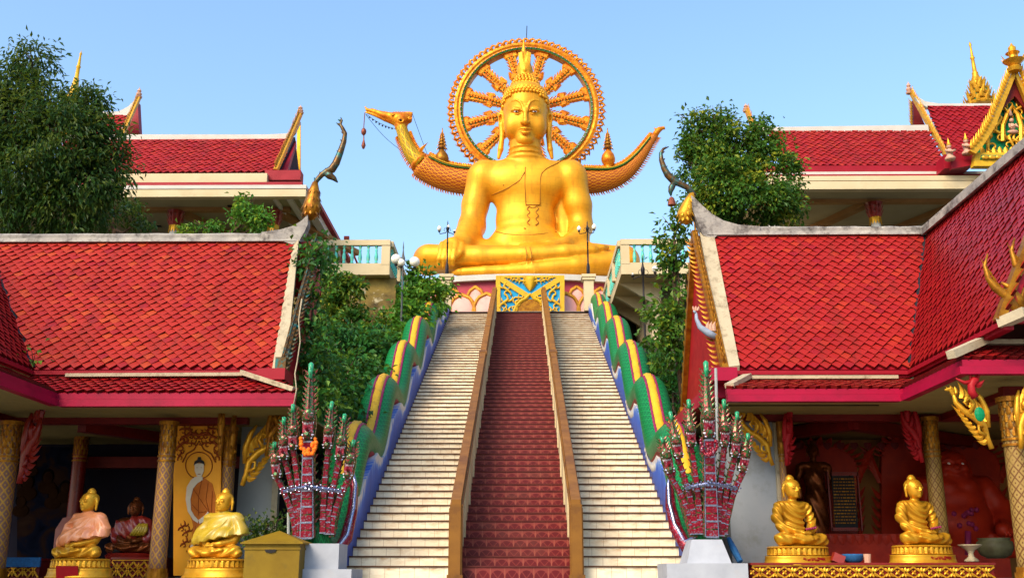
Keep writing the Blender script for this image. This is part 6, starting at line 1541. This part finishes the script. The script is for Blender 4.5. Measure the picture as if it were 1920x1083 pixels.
rs.append(place_statue(1722,886,1022,15.55,R(24),'golden seated statue on the right altar beside the slim gold column',True))
ls=[]
ls.append(place_statue(158,911,1047,15.2,R(-26),'golden seated statue wrapped in apricot pink cloth on the left',False))
ls.append(place_statue(414,911,1047,15.2,R(-20),'golden seated statue wrapped in olive yellow cloth before the mural panel',False))
# inscriptions (illegible small red characters on the base slabs)
for (root,p,H) in rs:
    b=MB(); rd=random.Random(5)
    for k in range(22):
        a=-PI/2+(-.36+.72*k/21); 
        for q in range(3):
            r_=.488; c=V(math.cos(a)*r_,-.06+math.sin(a)*r_*.72,-.175+rd.uniform(-.018,.018)); b.box(c+V(0,-.004,0),(rd.choice((.006,.018)),.004,rd.choice((.006,.022))))
    o=b.build('inscription',M['red_paint'],root)
    b=MB(); b.smooth=True
    for k in range(5): b.ball((.02+.03*k,-.3,.215+.005*k),.018,6,4)
    fo=b.build('flower_offering',M['magenta']); fo.location=p+Matrix.Rotation(R(24),3,'Z')@(V(.06,-.3,.205)*H); fo.scale=(H,H,H); tag(fo,'small pink flowers laid in the hands of the %s altar statue'%('left-hand' if root is rs[0][0] else 'right-hand'),'flowers')
# draped cloths
def cloth(st,hem,mat_,label,slope,seed,spread):
    root,p,H=st; rz=root.rotation_euler.z
    g=SDF((-.6,-.46,.05),(.6,.3,.70),.0095)
    A=lambda a,b,ra,rb,k=.04: g.cap(a,b,ra,rb,k); 
    A((-.19,0,.535),(.19,0,.535),.095,.095); g.ell((0,0,.46),(.245,.165,.18),.05); A((0,0,.56),(0,-.01,.63),.09,.068)
    for s_ in (-1,1): g.line([(s_*.235,0,.53),(s_*(.30+spread*.5),-.02,.37),(s_*(.30+spread),-.09,.24)],[.09,.095,.10],.05)
    g.ell((0,-.12,.27),(.30+spread,.19,.17),.06)
    def fold(x,y,z):
        ax_,az=(.20,.62); r=np.sqrt((x-ax_)**2+(z-az)**2); an=np.arctan2(az-z+.0*x,ax_-x)
        s1=np.abs(np.sin(an*7.5+seed+1.5*r)); s2=np.sin(an*23+seed*2+4*r)
        return (.022*s1*np.clip(r/.35,.1,1.2)-.004*s2*np.clip(r/.3,0,1)-.008)*np.clip((.62-z)/.06,0,1)
    g.disp(fold,(-.6,-.46,.05),(.6,.3,.7))
    # cut below hem (inclined)
    sl,Ax=g._reg((-.6,-.46,.05),(.6,.3,.7),.1); x,y,z=Ax
    hemz=hem+slope*.22*x+.012*np.sin(x*40+seed)
    g.D=np.maximum(g.D,(hemz-z).astype(np.float32)+0*g.D)
    # hollow
    I=g.D.copy(); g.D=np.maximum(g.D,-(I+.018)) if False else g.D
    o=g.build('draped_cloth',mat_,None,1); 
    # mkobj placed origin at base centre: undo
    off=o.location.copy(); me=o.data; co=np.empty(len(me.vertices)*3,np.float32); me.vertices.foreach_get('co',co); co=co.reshape(-1,3)+np.array(off); me.vertices.foreach_set('co',co.ravel()); me.update()
    o.location=p; o.scale=(H,H,H); o.rotation_euler=(0,0,rz); tag(o,label,'cloth'); return o
cloth(ls[0],.22,M['satin_pink'],'apricot pink satin cloth draped over the leftmost golden statue',.9,0.3,.06)
cloth(ls[1],.25,M['satin_yel'],'olive yellow cloth draped over the statue before the mural panel',.9,2.0,.04)
# ---------------- altars ----------------
def altar(name,label,x0,x1,ytop,Y,dep,par=None,zb=0,face=True,reps=16):
    a=at(x0,ytop,Y); c=at(x1,ytop,Y); r=thing(name,label,'altar',((a.x+c.x)/2,Y,zb)); zt=a.z
    b=MB(); b.bx(a.x,c.x,Y,Y+dep,zb,zt-.03); b.build('body',M['dkred'],r)
    b=MB(); b.bx(a.x-.02,c.x+.02,Y-.03,Y+dep,zt-.03,zt); b.build('top',M['redlacq'],r)
    if face:
        b=MB(); w=(c.x-a.x)/reps; h=min(.3,zt-zb-.05); zc=zt-.05-h/2
        b.bx(a.x,c.x,Y-.02,Y-.001,zt-.048,zt-.035); b.bx(a.x,c.x,Y-.02,Y-.001,zt-.06-h,zt-.05-h)
        for k in range(reps):
            x=a.x+w*(k+.5)
            for s_ in (-1,1):
                b.beam((x-w*.5,Y-.012,zc+s_*h*.45),(x,Y-.012,zc),.02,.022,up=(0,1,0)); b.beam((x,Y-.012,zc),(x+w*.5,Y-.012,zc+s_*h*.45),.02,.022,up=(0,1,0))
            for s_ in (-1,1):
                for q in (-1,0,1): b.flame((x+q*w*.12,Y-.02,zc+s_*h*.14),V(q*.6,-.1,s_),V(1,0,0),h*.28,w*.2,.03,0,3)
                for q in (-1,1): b.flame((x-w*.5,Y-.02,zc+q*h*.02),V(s_*.8,-.1,q*.5),V(0,0,1),h*.25,w*.16,.03,0,3)
        b.build('gold_frieze',M['gold'],r)
    return r
altar('altar','long dark red altar with gold lattice frieze under the right statues',1409,1862,1054,15.1,1.3,reps=15)
altar('altar','dark red altar with gold drops behind the pink-clothed statue',212,292,1044,16.6,1.0,reps=4)
altar('altar','dark blue and red side altar at the left edge',-20,76,1046,16.4,1.2,reps=5)
b=MB(); a=at(-20,1044,16.35); c=at(75,1062,16.35); b.bx(a.x,c.x,16.33,16.37,c.z,a.z); tag(b.build('altar_cloth',M['bluecloth']),'dark blue cloth hanging over the left edge altar','cloth')
b=MB(); b.box(at(126,1074,14.75)+V(0,0,0),(.30,.02,.2),Matrix.Rotation(.3,3,'X')); tag(b.build('red_sign',M['red_paint']),'red square cloth leaning on the base of the pink-clothed statue','cloth')
# monk statue
def monk():
    p=at(247,1036,16.9); H=at(247,928,16.9).z-p.z; r=thing('monk_statue','dark bronze monk statue in red robe with yellow sash, in shade','statue',p)
    g=seated(False,.011); vs,F=g.mesh(); o=npmesh('body',np.array(vs)*H+np.array(p),F,M['bronze'],r,True)
    g=SDF((-.5,-.4,.15),(.5,.3,.66),.011); g.cap((-.19,0,.53),(.19,0,.53),.09,.09,.05); g.ell((0,0,.42),(.24,.16,.24),.05)
    for s_ in (-1,1): g.line([(s_*.235,0,.53),(s_*.30,-.02,.37),(s_*.28,-.09,.24)],[.085,.085,.085],.05)
    g.disp(lambda x,y,z: -.014*np.sin(40*(x*.9+z*.6)),(-.5,-.4,.15),(.5,.3,.66)); g.ell((-.2,-.1,.66),(.18,.25,.12),.02,'-'); vs,F=g.mesh(); npmesh('robe',np.array(vs)*H+np.array(p),F,M['satin_red'],r,True)
    b=MB(); b.smooth=True
    for k in range(5): b.tube([p+V(.02+.05*k,-.165-.0*k,.30)*H,p+V(.08+.05*k,-.19,.38)*H,p+V(.16+.03*k,-.17,.5)*H],[.03*H,.035*H,.02*H],6)
    b.build('sash',M['satin_yel'],r)
    b=MB(); b.lathe([(.5*H,-.22*H),(.52*H,-.18*H),(.42*H,-.14*H),(.46*H,-.04*H),(.4*H,0)],p,24,1,.7); b.build('base',M['redlacq'],r)
monk()
b=MB(); p=at(122,1040,17.2); b.prism([p+V(-.2,0,0),p+V(.28,0,0),p+V(.28,0,.4),p+V(.12,0,.62),p+V(-.1,0,.58),p+V(-.2,0,.4)],(0,.1,0)); tag(b.build('red_cushion',M['satin_red']),'dark red arched cushion behind the pink-clothed statue','cushion')
b=MB(); b.smooth=True; p=at(222,1040,16.8); b.lathe([(.08,0),(.12,.05),(.13,.12),(.10,.16),(.02,.16)],p,12); tag(b.build('alms_bowl',M['black']),'black alms bowl beside the monk statue','bowl')
# ---------------- right interior ----------------
def stand():
    p=at(1537,1030,18.6); H=at(1537,822,18.6).z-p.z; r=thing('standing_statue','red lacquered standing robed statue behind the first golden statue','statue',p)
    g=SDF((-.25,-.16,0),(.25,.16,1.02),.008); A=g.cap
    for s_ in (-1,1): A((s_*.05,0,.0),(s_*.055,0,.45),.035,.05,.02); A((s_*.05,-.04,.02),(s_*.05,-.09,.015),.022,.02,.01)
    A((0,0,.12),(0,0,.5),.085,.09,.04); g.ell((0,0,.62),(.095,.07,.16),.04); A((-.10,0,.755),(.10,0,.755),.035,.035,.03)
    g.line([(-.13,0,.74),(-.16,.0,.6),(-.15,-.03,.46)],[.033,.028,.022],.02); g.line([(.13,0,.74),(.155,0,.6),(.10,-.08,.52)],[.033,.028,.022],.02)
    A((0,0,.78),(0,0,.83),.03,.028,.01); g.ell((0,-.005,.89),(.05,.055,.068),.01); g.ell((0,.0,.965),(.022,.022,.025),.01); A((0,-.055,.89),(0,-.065,.875),.008,.009,.005)
    for s_ in (-1,1): g.line([(s_*.052,0,.91),(s_*.055,0,.84)],[.009,.008],.004)
    g.disp(lambda x,y,z: -.005*np.sin(60*(x+z*.5))*(z<.72)*(z>.1),(-.25,-.16,0),(.25,.16,1.0)); vs,F=g.mesh(); npmesh('body',np.array(vs)*H+np.array(p),F,M['bronze'],r,True)
    b=MB(); b.lathe([(.2*H,-.12*H),(.2*H,-.02*H),(.16*H,0)],p,20); b.build('base',M['redlacq'],r)
stand()
def laugh():
    p=at(1795,1046,18.6); H=at(1795,835,18.6).z-p.z; r=thing('laughing_statue','big red lacquered laughing round-bellied statue seated at the back','statue',p)
    g=SDF((-.55,-.45,0),(.55,.35,1.0),.011); E=g.ell
    E((0,0,.30),(.34,.30,.30)); E((0,-.03,.52),(.27,.22,.16),.05); E((0,0,.64),(.33,.2,.12),.05); E((0,-.04,.80),(.17,.16,.16),.03); E((0,-.08,.73),(.15,.13,.09),.04)
    for s_ in (-1,1):
        g.line([(s_*.3,0,.62),(s_*.42,-.05,.42),(s_*.38,-.2,.28),(s_*.3,-.3,.24)],[.11,.10,.07,.06],.04); g.cap((s_*.15,-.05,.1),(s_*.42,-.2,.1),.14,.11,.05)
        E((s_*.07,-.17,.78),(.05,.04,.04),.02); E((s_*.175,-.03,.76),(.03,.03,.09),.02); g.line([(s_*.02,-.19,.84),(s_*.06,-.185,.86),(s_*.11,-.16,.84)],[.01,.012,.008],.01); E((s_*.09,-.14,.62),(.1,.09,.07),.04)
        for q in range(4): g.cap((s_*.3+q*.03,-.32,.24),(s_*.3+q*.035,-.36,.19),.017,.013,.005)
    E((0,-.2,.785),(.03,.04,.025),.015); g.line([(-.07,-.195,.73),(0,-.215,.705),(.07,-.195,.73)],[.012,.016,.012],.015,'-'); g.cap((0,-.30,.36),(0,-.34,.36),.02,.02,.01,'-')
    vs,F=g.mesh(); npmesh('body',np.array(vs)*H+np.array(p),F,M['carve'],r,True)
    b=MB()
    for s_ in (-1,1): b.ball(p+V(s_*.06,-.185,.815)*H,.016*H,8,6)
    b.build('eye',M['teeth'],r)
laugh()
pb_=thing('text_board','black board with rows of small gold text in a brown frame','notice board',at(1585,995,18.4))
b=MB(); 
for (x0,x1,y0,y1) in ((1553,1559,884,994),(1609,1616,884,994),(1559.2,1608.8,884,891),(1559.2,1608.8,988,994)): 
    a=at(x0,y0,18.4);c=at(x1,y1,18.4); b.bx(a.x,c.x,18.4,18.46,c.z,a.z)
b.build('frame',M['redlacq'],pb_)
a=at(1559,891,18.43);c=at(1609,988,18.43); b=MB(); b.bx(a.x,c.x,18.43,18.45,c.z,a.z); b.build('board',M['black'],pb_)
b=MB(); rd=random.Random(9)
for k in range(15):
    y=896+k*5.9; x=1563
    while x<1604:
        w=rd.uniform(2,7); q0=at(x,y,18.42);q1=at(min(x+w,1605),y+2,18.42); b.bx(q0.x,q1.x,18.42,18.426,q1.z,q0.z); x+=w+rd.uniform(1,2)
b.build('text_row',M['gold_dk'],pb_)
# carved throne backs behind the dark statues
for (cx,w,y0,y1,l) in ((1537,70,835,1040,'standing statue'),(1705,52,815,1040,'second golden statue'),(1795,80,830,1046,'laughing statue')):
    Y=19.1+.13*(cx==1705)+.26*(cx==1795); b=MB()
    pts=[at(cx+w*math.sin(t*PI/14-PI/2),y0+40-40*math.cos(t*PI/14-PI/2),Y) for t in range(15)]; b.prism([at(cx-w,y1,Y)]+pts+[at(cx+w,y1,Y)],(0,.12,0))
    r=thing('carved_screen','dark red carved arched screen behind the %s'%l,'screen',at(cx,y1,Y),'carved screens at the back of the right pavilion')
    b.build('panel',M['carve'],r)
    b=MB()
    for t in range(15): p=pts[t]; d=V(math.sin(t*PI/14-PI/2),0,math.cos(t*PI/14-PI/2)*.6+.4); b.flame(p+V(0,-.02,0),d,V(1,0,0),.16,.12,.06,.2,4)
    for s_ in (-1,1):
        for k in range(5): b.flame(at(cx+s_*(w+2+k*4),905-k*10,Y)+V(0,.02,0),V(s_*.4,0,1),V(s_,0,0),.32,.12,.06,.3,5)
        for k in range(6): b.flame(at(cx+s_*(w+2),930+k*18,Y)+V(0,.02,0),V(s_*.8,0,.7),V(0,0,1),.2,.12,.06,.3,4)
    b.build('flame_carving',M['carve'],r)
b=MB(); a=at(1470,985,18.9); c=at(1860,1050,18.9); b.bx(a.x,c.x,18.2,18.9,.0,at(1600,1000,18.2).z); 
for k in range(24): b.flame((a.x+.05+k*(c.x-a.x)/24,18.18,at(1600,1002,18.2).z),V(0,0,-1),V(1,0,0),.16,.14,.04,0,4)
tag(b.build('back_altar',M['carve']),'dark red back altar carrying the shaded statues','altar')
b=MB(); b.smooth=True; p=at(1822,1052,15.8); b.lathe([(.10,0),(.10,.02),(.04,.07),(.035,.12),(.06,.16),(.15,.22),(.17,.24),(.14,.225),(.02,.19)],p,18); tag(b.build('offering_bowl',M['verge']),'pale footed offering bowl right of the second golden statue','bowl')
b=MB(); b.smooth=True; p=at(1868,1046,16.6); b.lathe([(.12,0),(.22,.05),(.27,.15),(.26,.24),(.22,.27),(.25,.30),(.22,.30),(.2,.26)],p,20); tag(b.build('incense_urn',mat('urn_green',(.12,.12,.06),(.07,.06,.03),sc=8,rough=.5)),'dark green round incense urn near the corner column','urn')
b=MB(); b.smooth=True; p=at(1600,1054,15.5); b.lathe([(.08,0),(.13,.03),(.15,.10),(.15,.12),(.13,.10),(.02,.05)],p,16); tag(b.build('blue_bowl',M['bluecloth']),'blue bowl on the right altar between the golden statues','bowl')
b=MB(); b.lathe([(.045,0),(.055,.12),(.045,.12),(.04,.02)],at(1627,1054,15.4),12); tag(b.build('cup',M['clay']),'small clay cup on the right altar between the golden statues','cup')
b=MB(); b.box(at(1571,1046,15.35),(.16,.12,.12),Matrix.Rotation(.4,3,'Y')); tag(b.build('red_box',M['satin_red']),'small red box leaning beside the first right altar statue','box')
b=MB(); b.smooth=True
for k in range(14): b.ball(at(1815,1000,17.6)+V(random.uniform(-.2,.2),random.uniform(-.1,.1),.2+random.uniform(-.15,.2)),.045,6,4)
b.tube([at(1815,1040,17.6),at(1815,995,17.6)],.05,6); tag(b.build('flower_vase',M['magenta']),'bunch of dark pink flowers in a vase near the corner column','vase')
# ---------------- foliage ----------------
def leaves(name,cen,ntint,size,mat_,parent=None,drop=.4,wr=.45,fold=.25,seed=0,outward=None):
    r=np.random.default_rng(seed); n=len(cen)
    d=r.normal(size=(n,3)); d[:,2]-=drop*2
    if outward is not None: d+=outward*1.2
    d/=np.linalg.norm(d,axis=1)[:,None]
    up=r.normal(size=(n,3))*.6+np.array([0,-.5,.8]); s_=np.cross(d,up); s_/=np.linalg.norm(s_,axis=1)[:,None]+1e-9; nn=np.cross(s_,d)
    L=size*r.uniform(.65,1.3,n)[:,None]; w=L*wr*.5
    b0=cen; t=cen+d*L-nn*L*.15; m=cen+d*L*.45
    vs=np.stack([b0,m+s_*w+nn*w*fold*2,t,m-s_*w+nn*w*fold*2],1).reshape(-1,3)
    k=np.arange(n)[:,None]*4; fs=np.concatenate([k+np.array([0,1,2]),k+np.array([0,2,3])]); tint=np.concatenate([ntint,ntint])
    return npmesh(name,vs,fs,mat_,parent,False,np.clip(tint,0,1))
def cloud(blobs,dens,cr,per,seed,shell=.72,gap=.25):
    """blobs: (center, radii). returns leaf centres, tints, outward"""
    r=np.random.default_rng(seed); Cn=[];Tn=[];On=[]
    for c,rad in blobs:
        c=np.array(c);rad=np.array(rad); m=max(6,int(dens*(rad[0]*rad[2]+rad[0]*rad[1]+rad[1]*rad[2])))
        d=r.normal(size=(m,3)); d/=np.linalg.norm(d,axis=1)[:,None]; rr=(r.uniform(shell,1.04,m)+(r.random(m)<.10)*r.uniform(.05,.25,m))[:,None]
        p=c+d*rad*rr
        keep=np.array([noise.noise(Vector((q[0]*1.7+seed,q[1]*1.7,q[2]*1.7)))>-gap*.9 for q in p])
        p=p[keep]; d=d[keep]
        ct=np.where(r.random(len(p))<.12,.42,r.uniform(-.3,.22,len(p)))
        for q,dd,tt in zip(p,d,ct):
            k=int(per*r.uniform(.6,1.4)); Cn.append(q+r.normal(size=(k,3))*cr*np.array([1,1,.75])); Tn.append(np.clip(.42+tt+r.normal(size=k)*.16,0,1)); On.append(np.repeat(dd[None],k,0))
    return np.concatenate(Cn),np.concatenate(Tn),np.concatenate(On)
def B(px,py,Y,rx,rz,ry=None): 
    p=at(px,py,Y); s_=(at(px+1,py,Y)-p).length; return (tuple(p),(rx*s_,(ry or (rx+rz)*.4)*s_,rz*s_/.93))
def tree(name,label,blobs,mat_,size,dens,cr,per,seed,trunk,cat='tree',group=None,drop=.4,wr=.45,gap=.25,shell=.72,core=True):
    base=Vector(trunk[0][0]); r=thing(name,label,cat,base,group)
    b=MB(); b.smooth=True; pts=[Vector(t[0]) for t in trunk]; b.tube(pts,[t[1] for t in trunk],9)
    top=pts[-1]; rd=random.Random(seed)
    for c,rad in blobs:
        a=pts[rd.randrange(len(pts)//2,len(pts))]; c=Vector(c); m=(a+c)/2+V(rd.uniform(-.1,.1),0,-.15); rr=trunk[-1][1]
        b.tube([a,m,c,c+V(rd.uniform(-.5,.5)*rad[0],0,rad[2]*.5)],[rr*.8,rr*.6,rr*.35,rr*.12],6)
        for k in range(4): b.tube([c+V(0,0,-rad[2]*.2),c+V(rd.uniform(-.7,.7)*rad[0],rd.uniform(-.7,.2)*rad[1],rd.uniform(-.3,.8)*rad[2])],[rr*.25,rr*.06],5)
    b.build('trunk',M['bark'],r)
    cen,tn,ou=cloud(blobs,dens,cr,per,seed,shell,gap); leaves('crown',cen,tn,size,mat_,r,drop,wr,.25,seed,ou)
    return r,len(cen)
Yt=20.6
tree('broadleaf_tree','big dark green tree with drooping leaves behind the left roof',
 [B(60,115,Yt,34,34),B(30,165,Yt,42,38),B(85,195,Yt,48,48),B(158,205,Yt,38,42),B(20,235,Yt-.3,60,60),B(110,255,Yt-.4,75,60),B(185,275,Yt,42,50),B(60,310,Yt-.4,80,55),B(160,335,Yt-.2,62,50),B(205,320,Yt,32,40),B(20,370,Yt,50,60),B(115,385,Yt,80,45),B(-40,260,Yt,50,120)],
 M['leaf_dk'],.135,75,.15,34,3,[(V(-9.2,21,2),.18),(at(40,420,21),.14),(at(55,350,21),.11),(at(70,290,21),.08),(at(65,200,21),.05)],drop=.7,wr=.34,gap=.45)
tree('broadleaf_tree','dark bushy tree below the big tree, in front of the left hall',[B(215,400,23.5,48,24),B(170,415,23.5,30,24),B(255,420,23.2,22,22)],M['leaf_dk'],.15,44,.12,24,4,[(at(215,520,23.5),.08),(at(215,430,23.5),.05)],drop=.5,wr=.4)
tree('broadleaf_tree','bright green leafy tree top in front of the hall columns at left',[B(465,385,24.5,24,22),B(445,415,24.5,55,18),B(375,420,24.5,42,14),B(490,415,24.3,18,18)],M['leaf_br'],.13,60,.10,26,5,[(at(430,560,24.5),.08),(at(430,440,24.5),.05)],wr=.5)
tree('broadleaf_tree','dense green tree behind the ridge of the right roof',
 [B(1315,235,Yt,38,18),B(1345,225,Yt,22,16),B(1375,285,Yt,58,48),B(1325,275,Yt,42,34),B(1430,265,Yt,30,42),B(1450,320,Yt,42,55),B(1350,345,Yt-.3,55,65),B(1410,375,Yt-.3,72,48),B(1465,385,Yt,36,34),B(1320,395,Yt-.2,38,40),B(1300,310,Yt,22,34)],
 M['leaf_mid'],.10,80,.115,44,6,[(V(4.3,21.3,2),.16),(at(1385,420,21),.11),(at(1385,340,21),.08),(at(1380,270,21),.05)],wr=.55,gap=.3)
def spray(name,label,stems,mat_,size,seed,group=None,cat='plant',wr=.6,per=7,rad=.05):
    base=Vector(stems[0][0]); r=thing(name,label,cat,base,group); b=MB(); b.smooth=True; Cn=[]; rg=np.random.default_rng(seed)
    for st_ in stems:
        P=[Vector(p) for p in st_]; b.tube(P,[rad*(1-.8*i/(len(P)-1)) for i in range(len(P))],6)
        for i in range(len(P)-1):
            n=max(2,int((P[i+1]-P[i]).length/.07))
            for k in range(n):
                c=P[i].lerp(P[i+1],k/n); Cn.append(np.array(c)+rg.normal(size=(per,3))*.12)
    b.build('stem',M['bark'],r); Cn=np.concatenate(Cn); leaves('foliage',Cn,np.clip(rg.normal(.45,.2,len(Cn)),0,1),size,mat_,r,.2,wr,.25,seed); return r
Q=lambda x,y,Y: at(x,y,Y)
spray('twig_spray','thin leafy sprigs sticking out at the top of the right tree',[[Q(1345,260,20.4),Q(1340,225,20.4),Q(1336,198,20.4)],[Q(1320,250,20.4),Q(1290,225,20.4),Q(1270,212,20.4)],[Q(1350,240,20.4),Q(1372,215,20.4)],[Q(1330,280,20.4),Q(1290,262,20.4)]],M['leaf_dk'],.12,31,per=4,rad=.015)
tree('climbing_shrub','tall climbing shrub beside the gable of the right pavilion',
 [B(1262,470,21.5,26,36),B(1272,420,21.3,18,22),B(1262,540,21.5,24,42),B(1270,610,21.3,26,40),B(1245,590,21.5,24,24),B(1250,650,21.3,36,32)],M['leaf_mid'],.14,52,.12,22,8,[(V(3.35,21.6,2.6),.06),(at(1265,600,21.5),.05),(at(1265,450,21.5),.03)],cat='shrub',wr=.55,gap=.3)
tree('leafy_bush','dark green bush behind the right naga body',[B(1240,700,25.5,34,34),B(1268,745,23,26,44),B(1215,668,28,22,22),B(1275,790,21.5,18,36),B(1268,690,23,28,30)],M['leaf_ivy'],.13,60,.12,26,9,[(at(1275,800,22.5),.05),(at(1262,720,23.5),.03)],cat='bush')
spray('twig_spray','loose leafy branch reaching left of the climbing shrub on the right',[[Q(1262,600,21.3),Q(1235,560,21.3),Q(1225,555,21.3)],[Q(1262,640,21.3),Q(1225,610,21.3),Q(1205,605,21.3)],[Q(1270,440,21.2),Q(1250,415,21.2),Q(1242,405,21.2)]],M['leaf_mid'],.14,41,per=4,rad=.015)
# left ivy: wall-hugging and on the bank
rg=np.random.default_rng(77); blobs=[]
def bank_blobs():
    out=[]
    for i in range(42):
        y=20.9+9.6*rg.random(); x=-3.95-2.6*rg.random(); out.append(((x,y,bankz(x,y)+.25),(.7,.6,.55)))
    return out
def mk_ivy(name,label,blobs,seed,mat_,size=.14,dens=26,cat='ivy',per=26):
    r=thing(name,label,cat,blobs[0][0]); cen,tn,ou=cloud(blobs,dens*1.25,.15,int(per*1.15),seed,.6,.55); leaves('foliage',cen,tn,size,mat_,r,.5,.6,.25,seed,ou)
    b=MB()
    rd=random.Random(seed)
    for c,rad in blobs[::2]: c=Vector(c); b.tube([c+V(0,0,-rad[2]),c,c+V(rd.uniform(-.3,.3),-.1,rad[2]*.9)],[.03,.02,.006],5)
    b.build('stem',M['bark'],r)
    return len(cen)
mk_ivy('creeper','dark green creeper covering the bank left of the stairs',bank_blobs(),51,M['leaf_ivy'])
mk_ivy('creeper','column of ivy hanging beside the gable of the left pavilion',[B(592,470,17.5,13,22),B(590,520,17.4,17,34),B(586,580,17.2,17,40),B(585,640,17.0,18,44),B(582,700,16.8,20,40),B(590,750,16.6,26,36),B(606,480,19.5,14,24)],52,M['leaf_ivy'],.12,48)
mk_ivy('creeper','ivy climbing the mossy retaining wall under the left terrace',[B(650,560,29.6,32,36),B(622,540,29.6,26,30),B(665,610,29.4,40,30),B(610,600,29.4,34,40),B(700,620,29.0,34,26)],53,M['leaf_mid'],.15,30)
mk_ivy('creeper','bright leafy bush between the left lamp post and the stair top',[B(790,520,31.5,26,20),B(800,560,31.5,36,30),B(770,575,31,24,40),B(820,545,32,22,18),B(750,640,28.5,30,30),B(765,600,29,30,34)],54,M['leaf_br'],.17,30)
mk_ivy('creeper','shaded creeper rising behind the first humps of the left naga',[B(640,640,24.5,50,36),B(700,660,24.8,40,36),B(650,700,22.5,50,44),B(620,750,20.6,50,50),B(690,715,23,30,36),B(640,800,19.6,40,44),B(600,700,20.5,40,44)],55,M['leaf_ivy'],.14,34)
spray('young_weed','small weed growing in the left roof valley gutter',[[Q(62,680,15.7),Q(60,660,15.6),Q(52,645,15.6)],[Q(62,680,15.7),Q(68,655,15.6)]],M['leaf_mid'],.10,61,per=2,rad=.008)
mk_ivy('potted_shrub','low dark plants behind the yellow box beside the grey wall',[B(500,985,16.2,32,14),B(520,1000,16.2,24,16),B(480,1000,16.2,20,14)],62,M['leaf_dk'],.07,60,'plant')
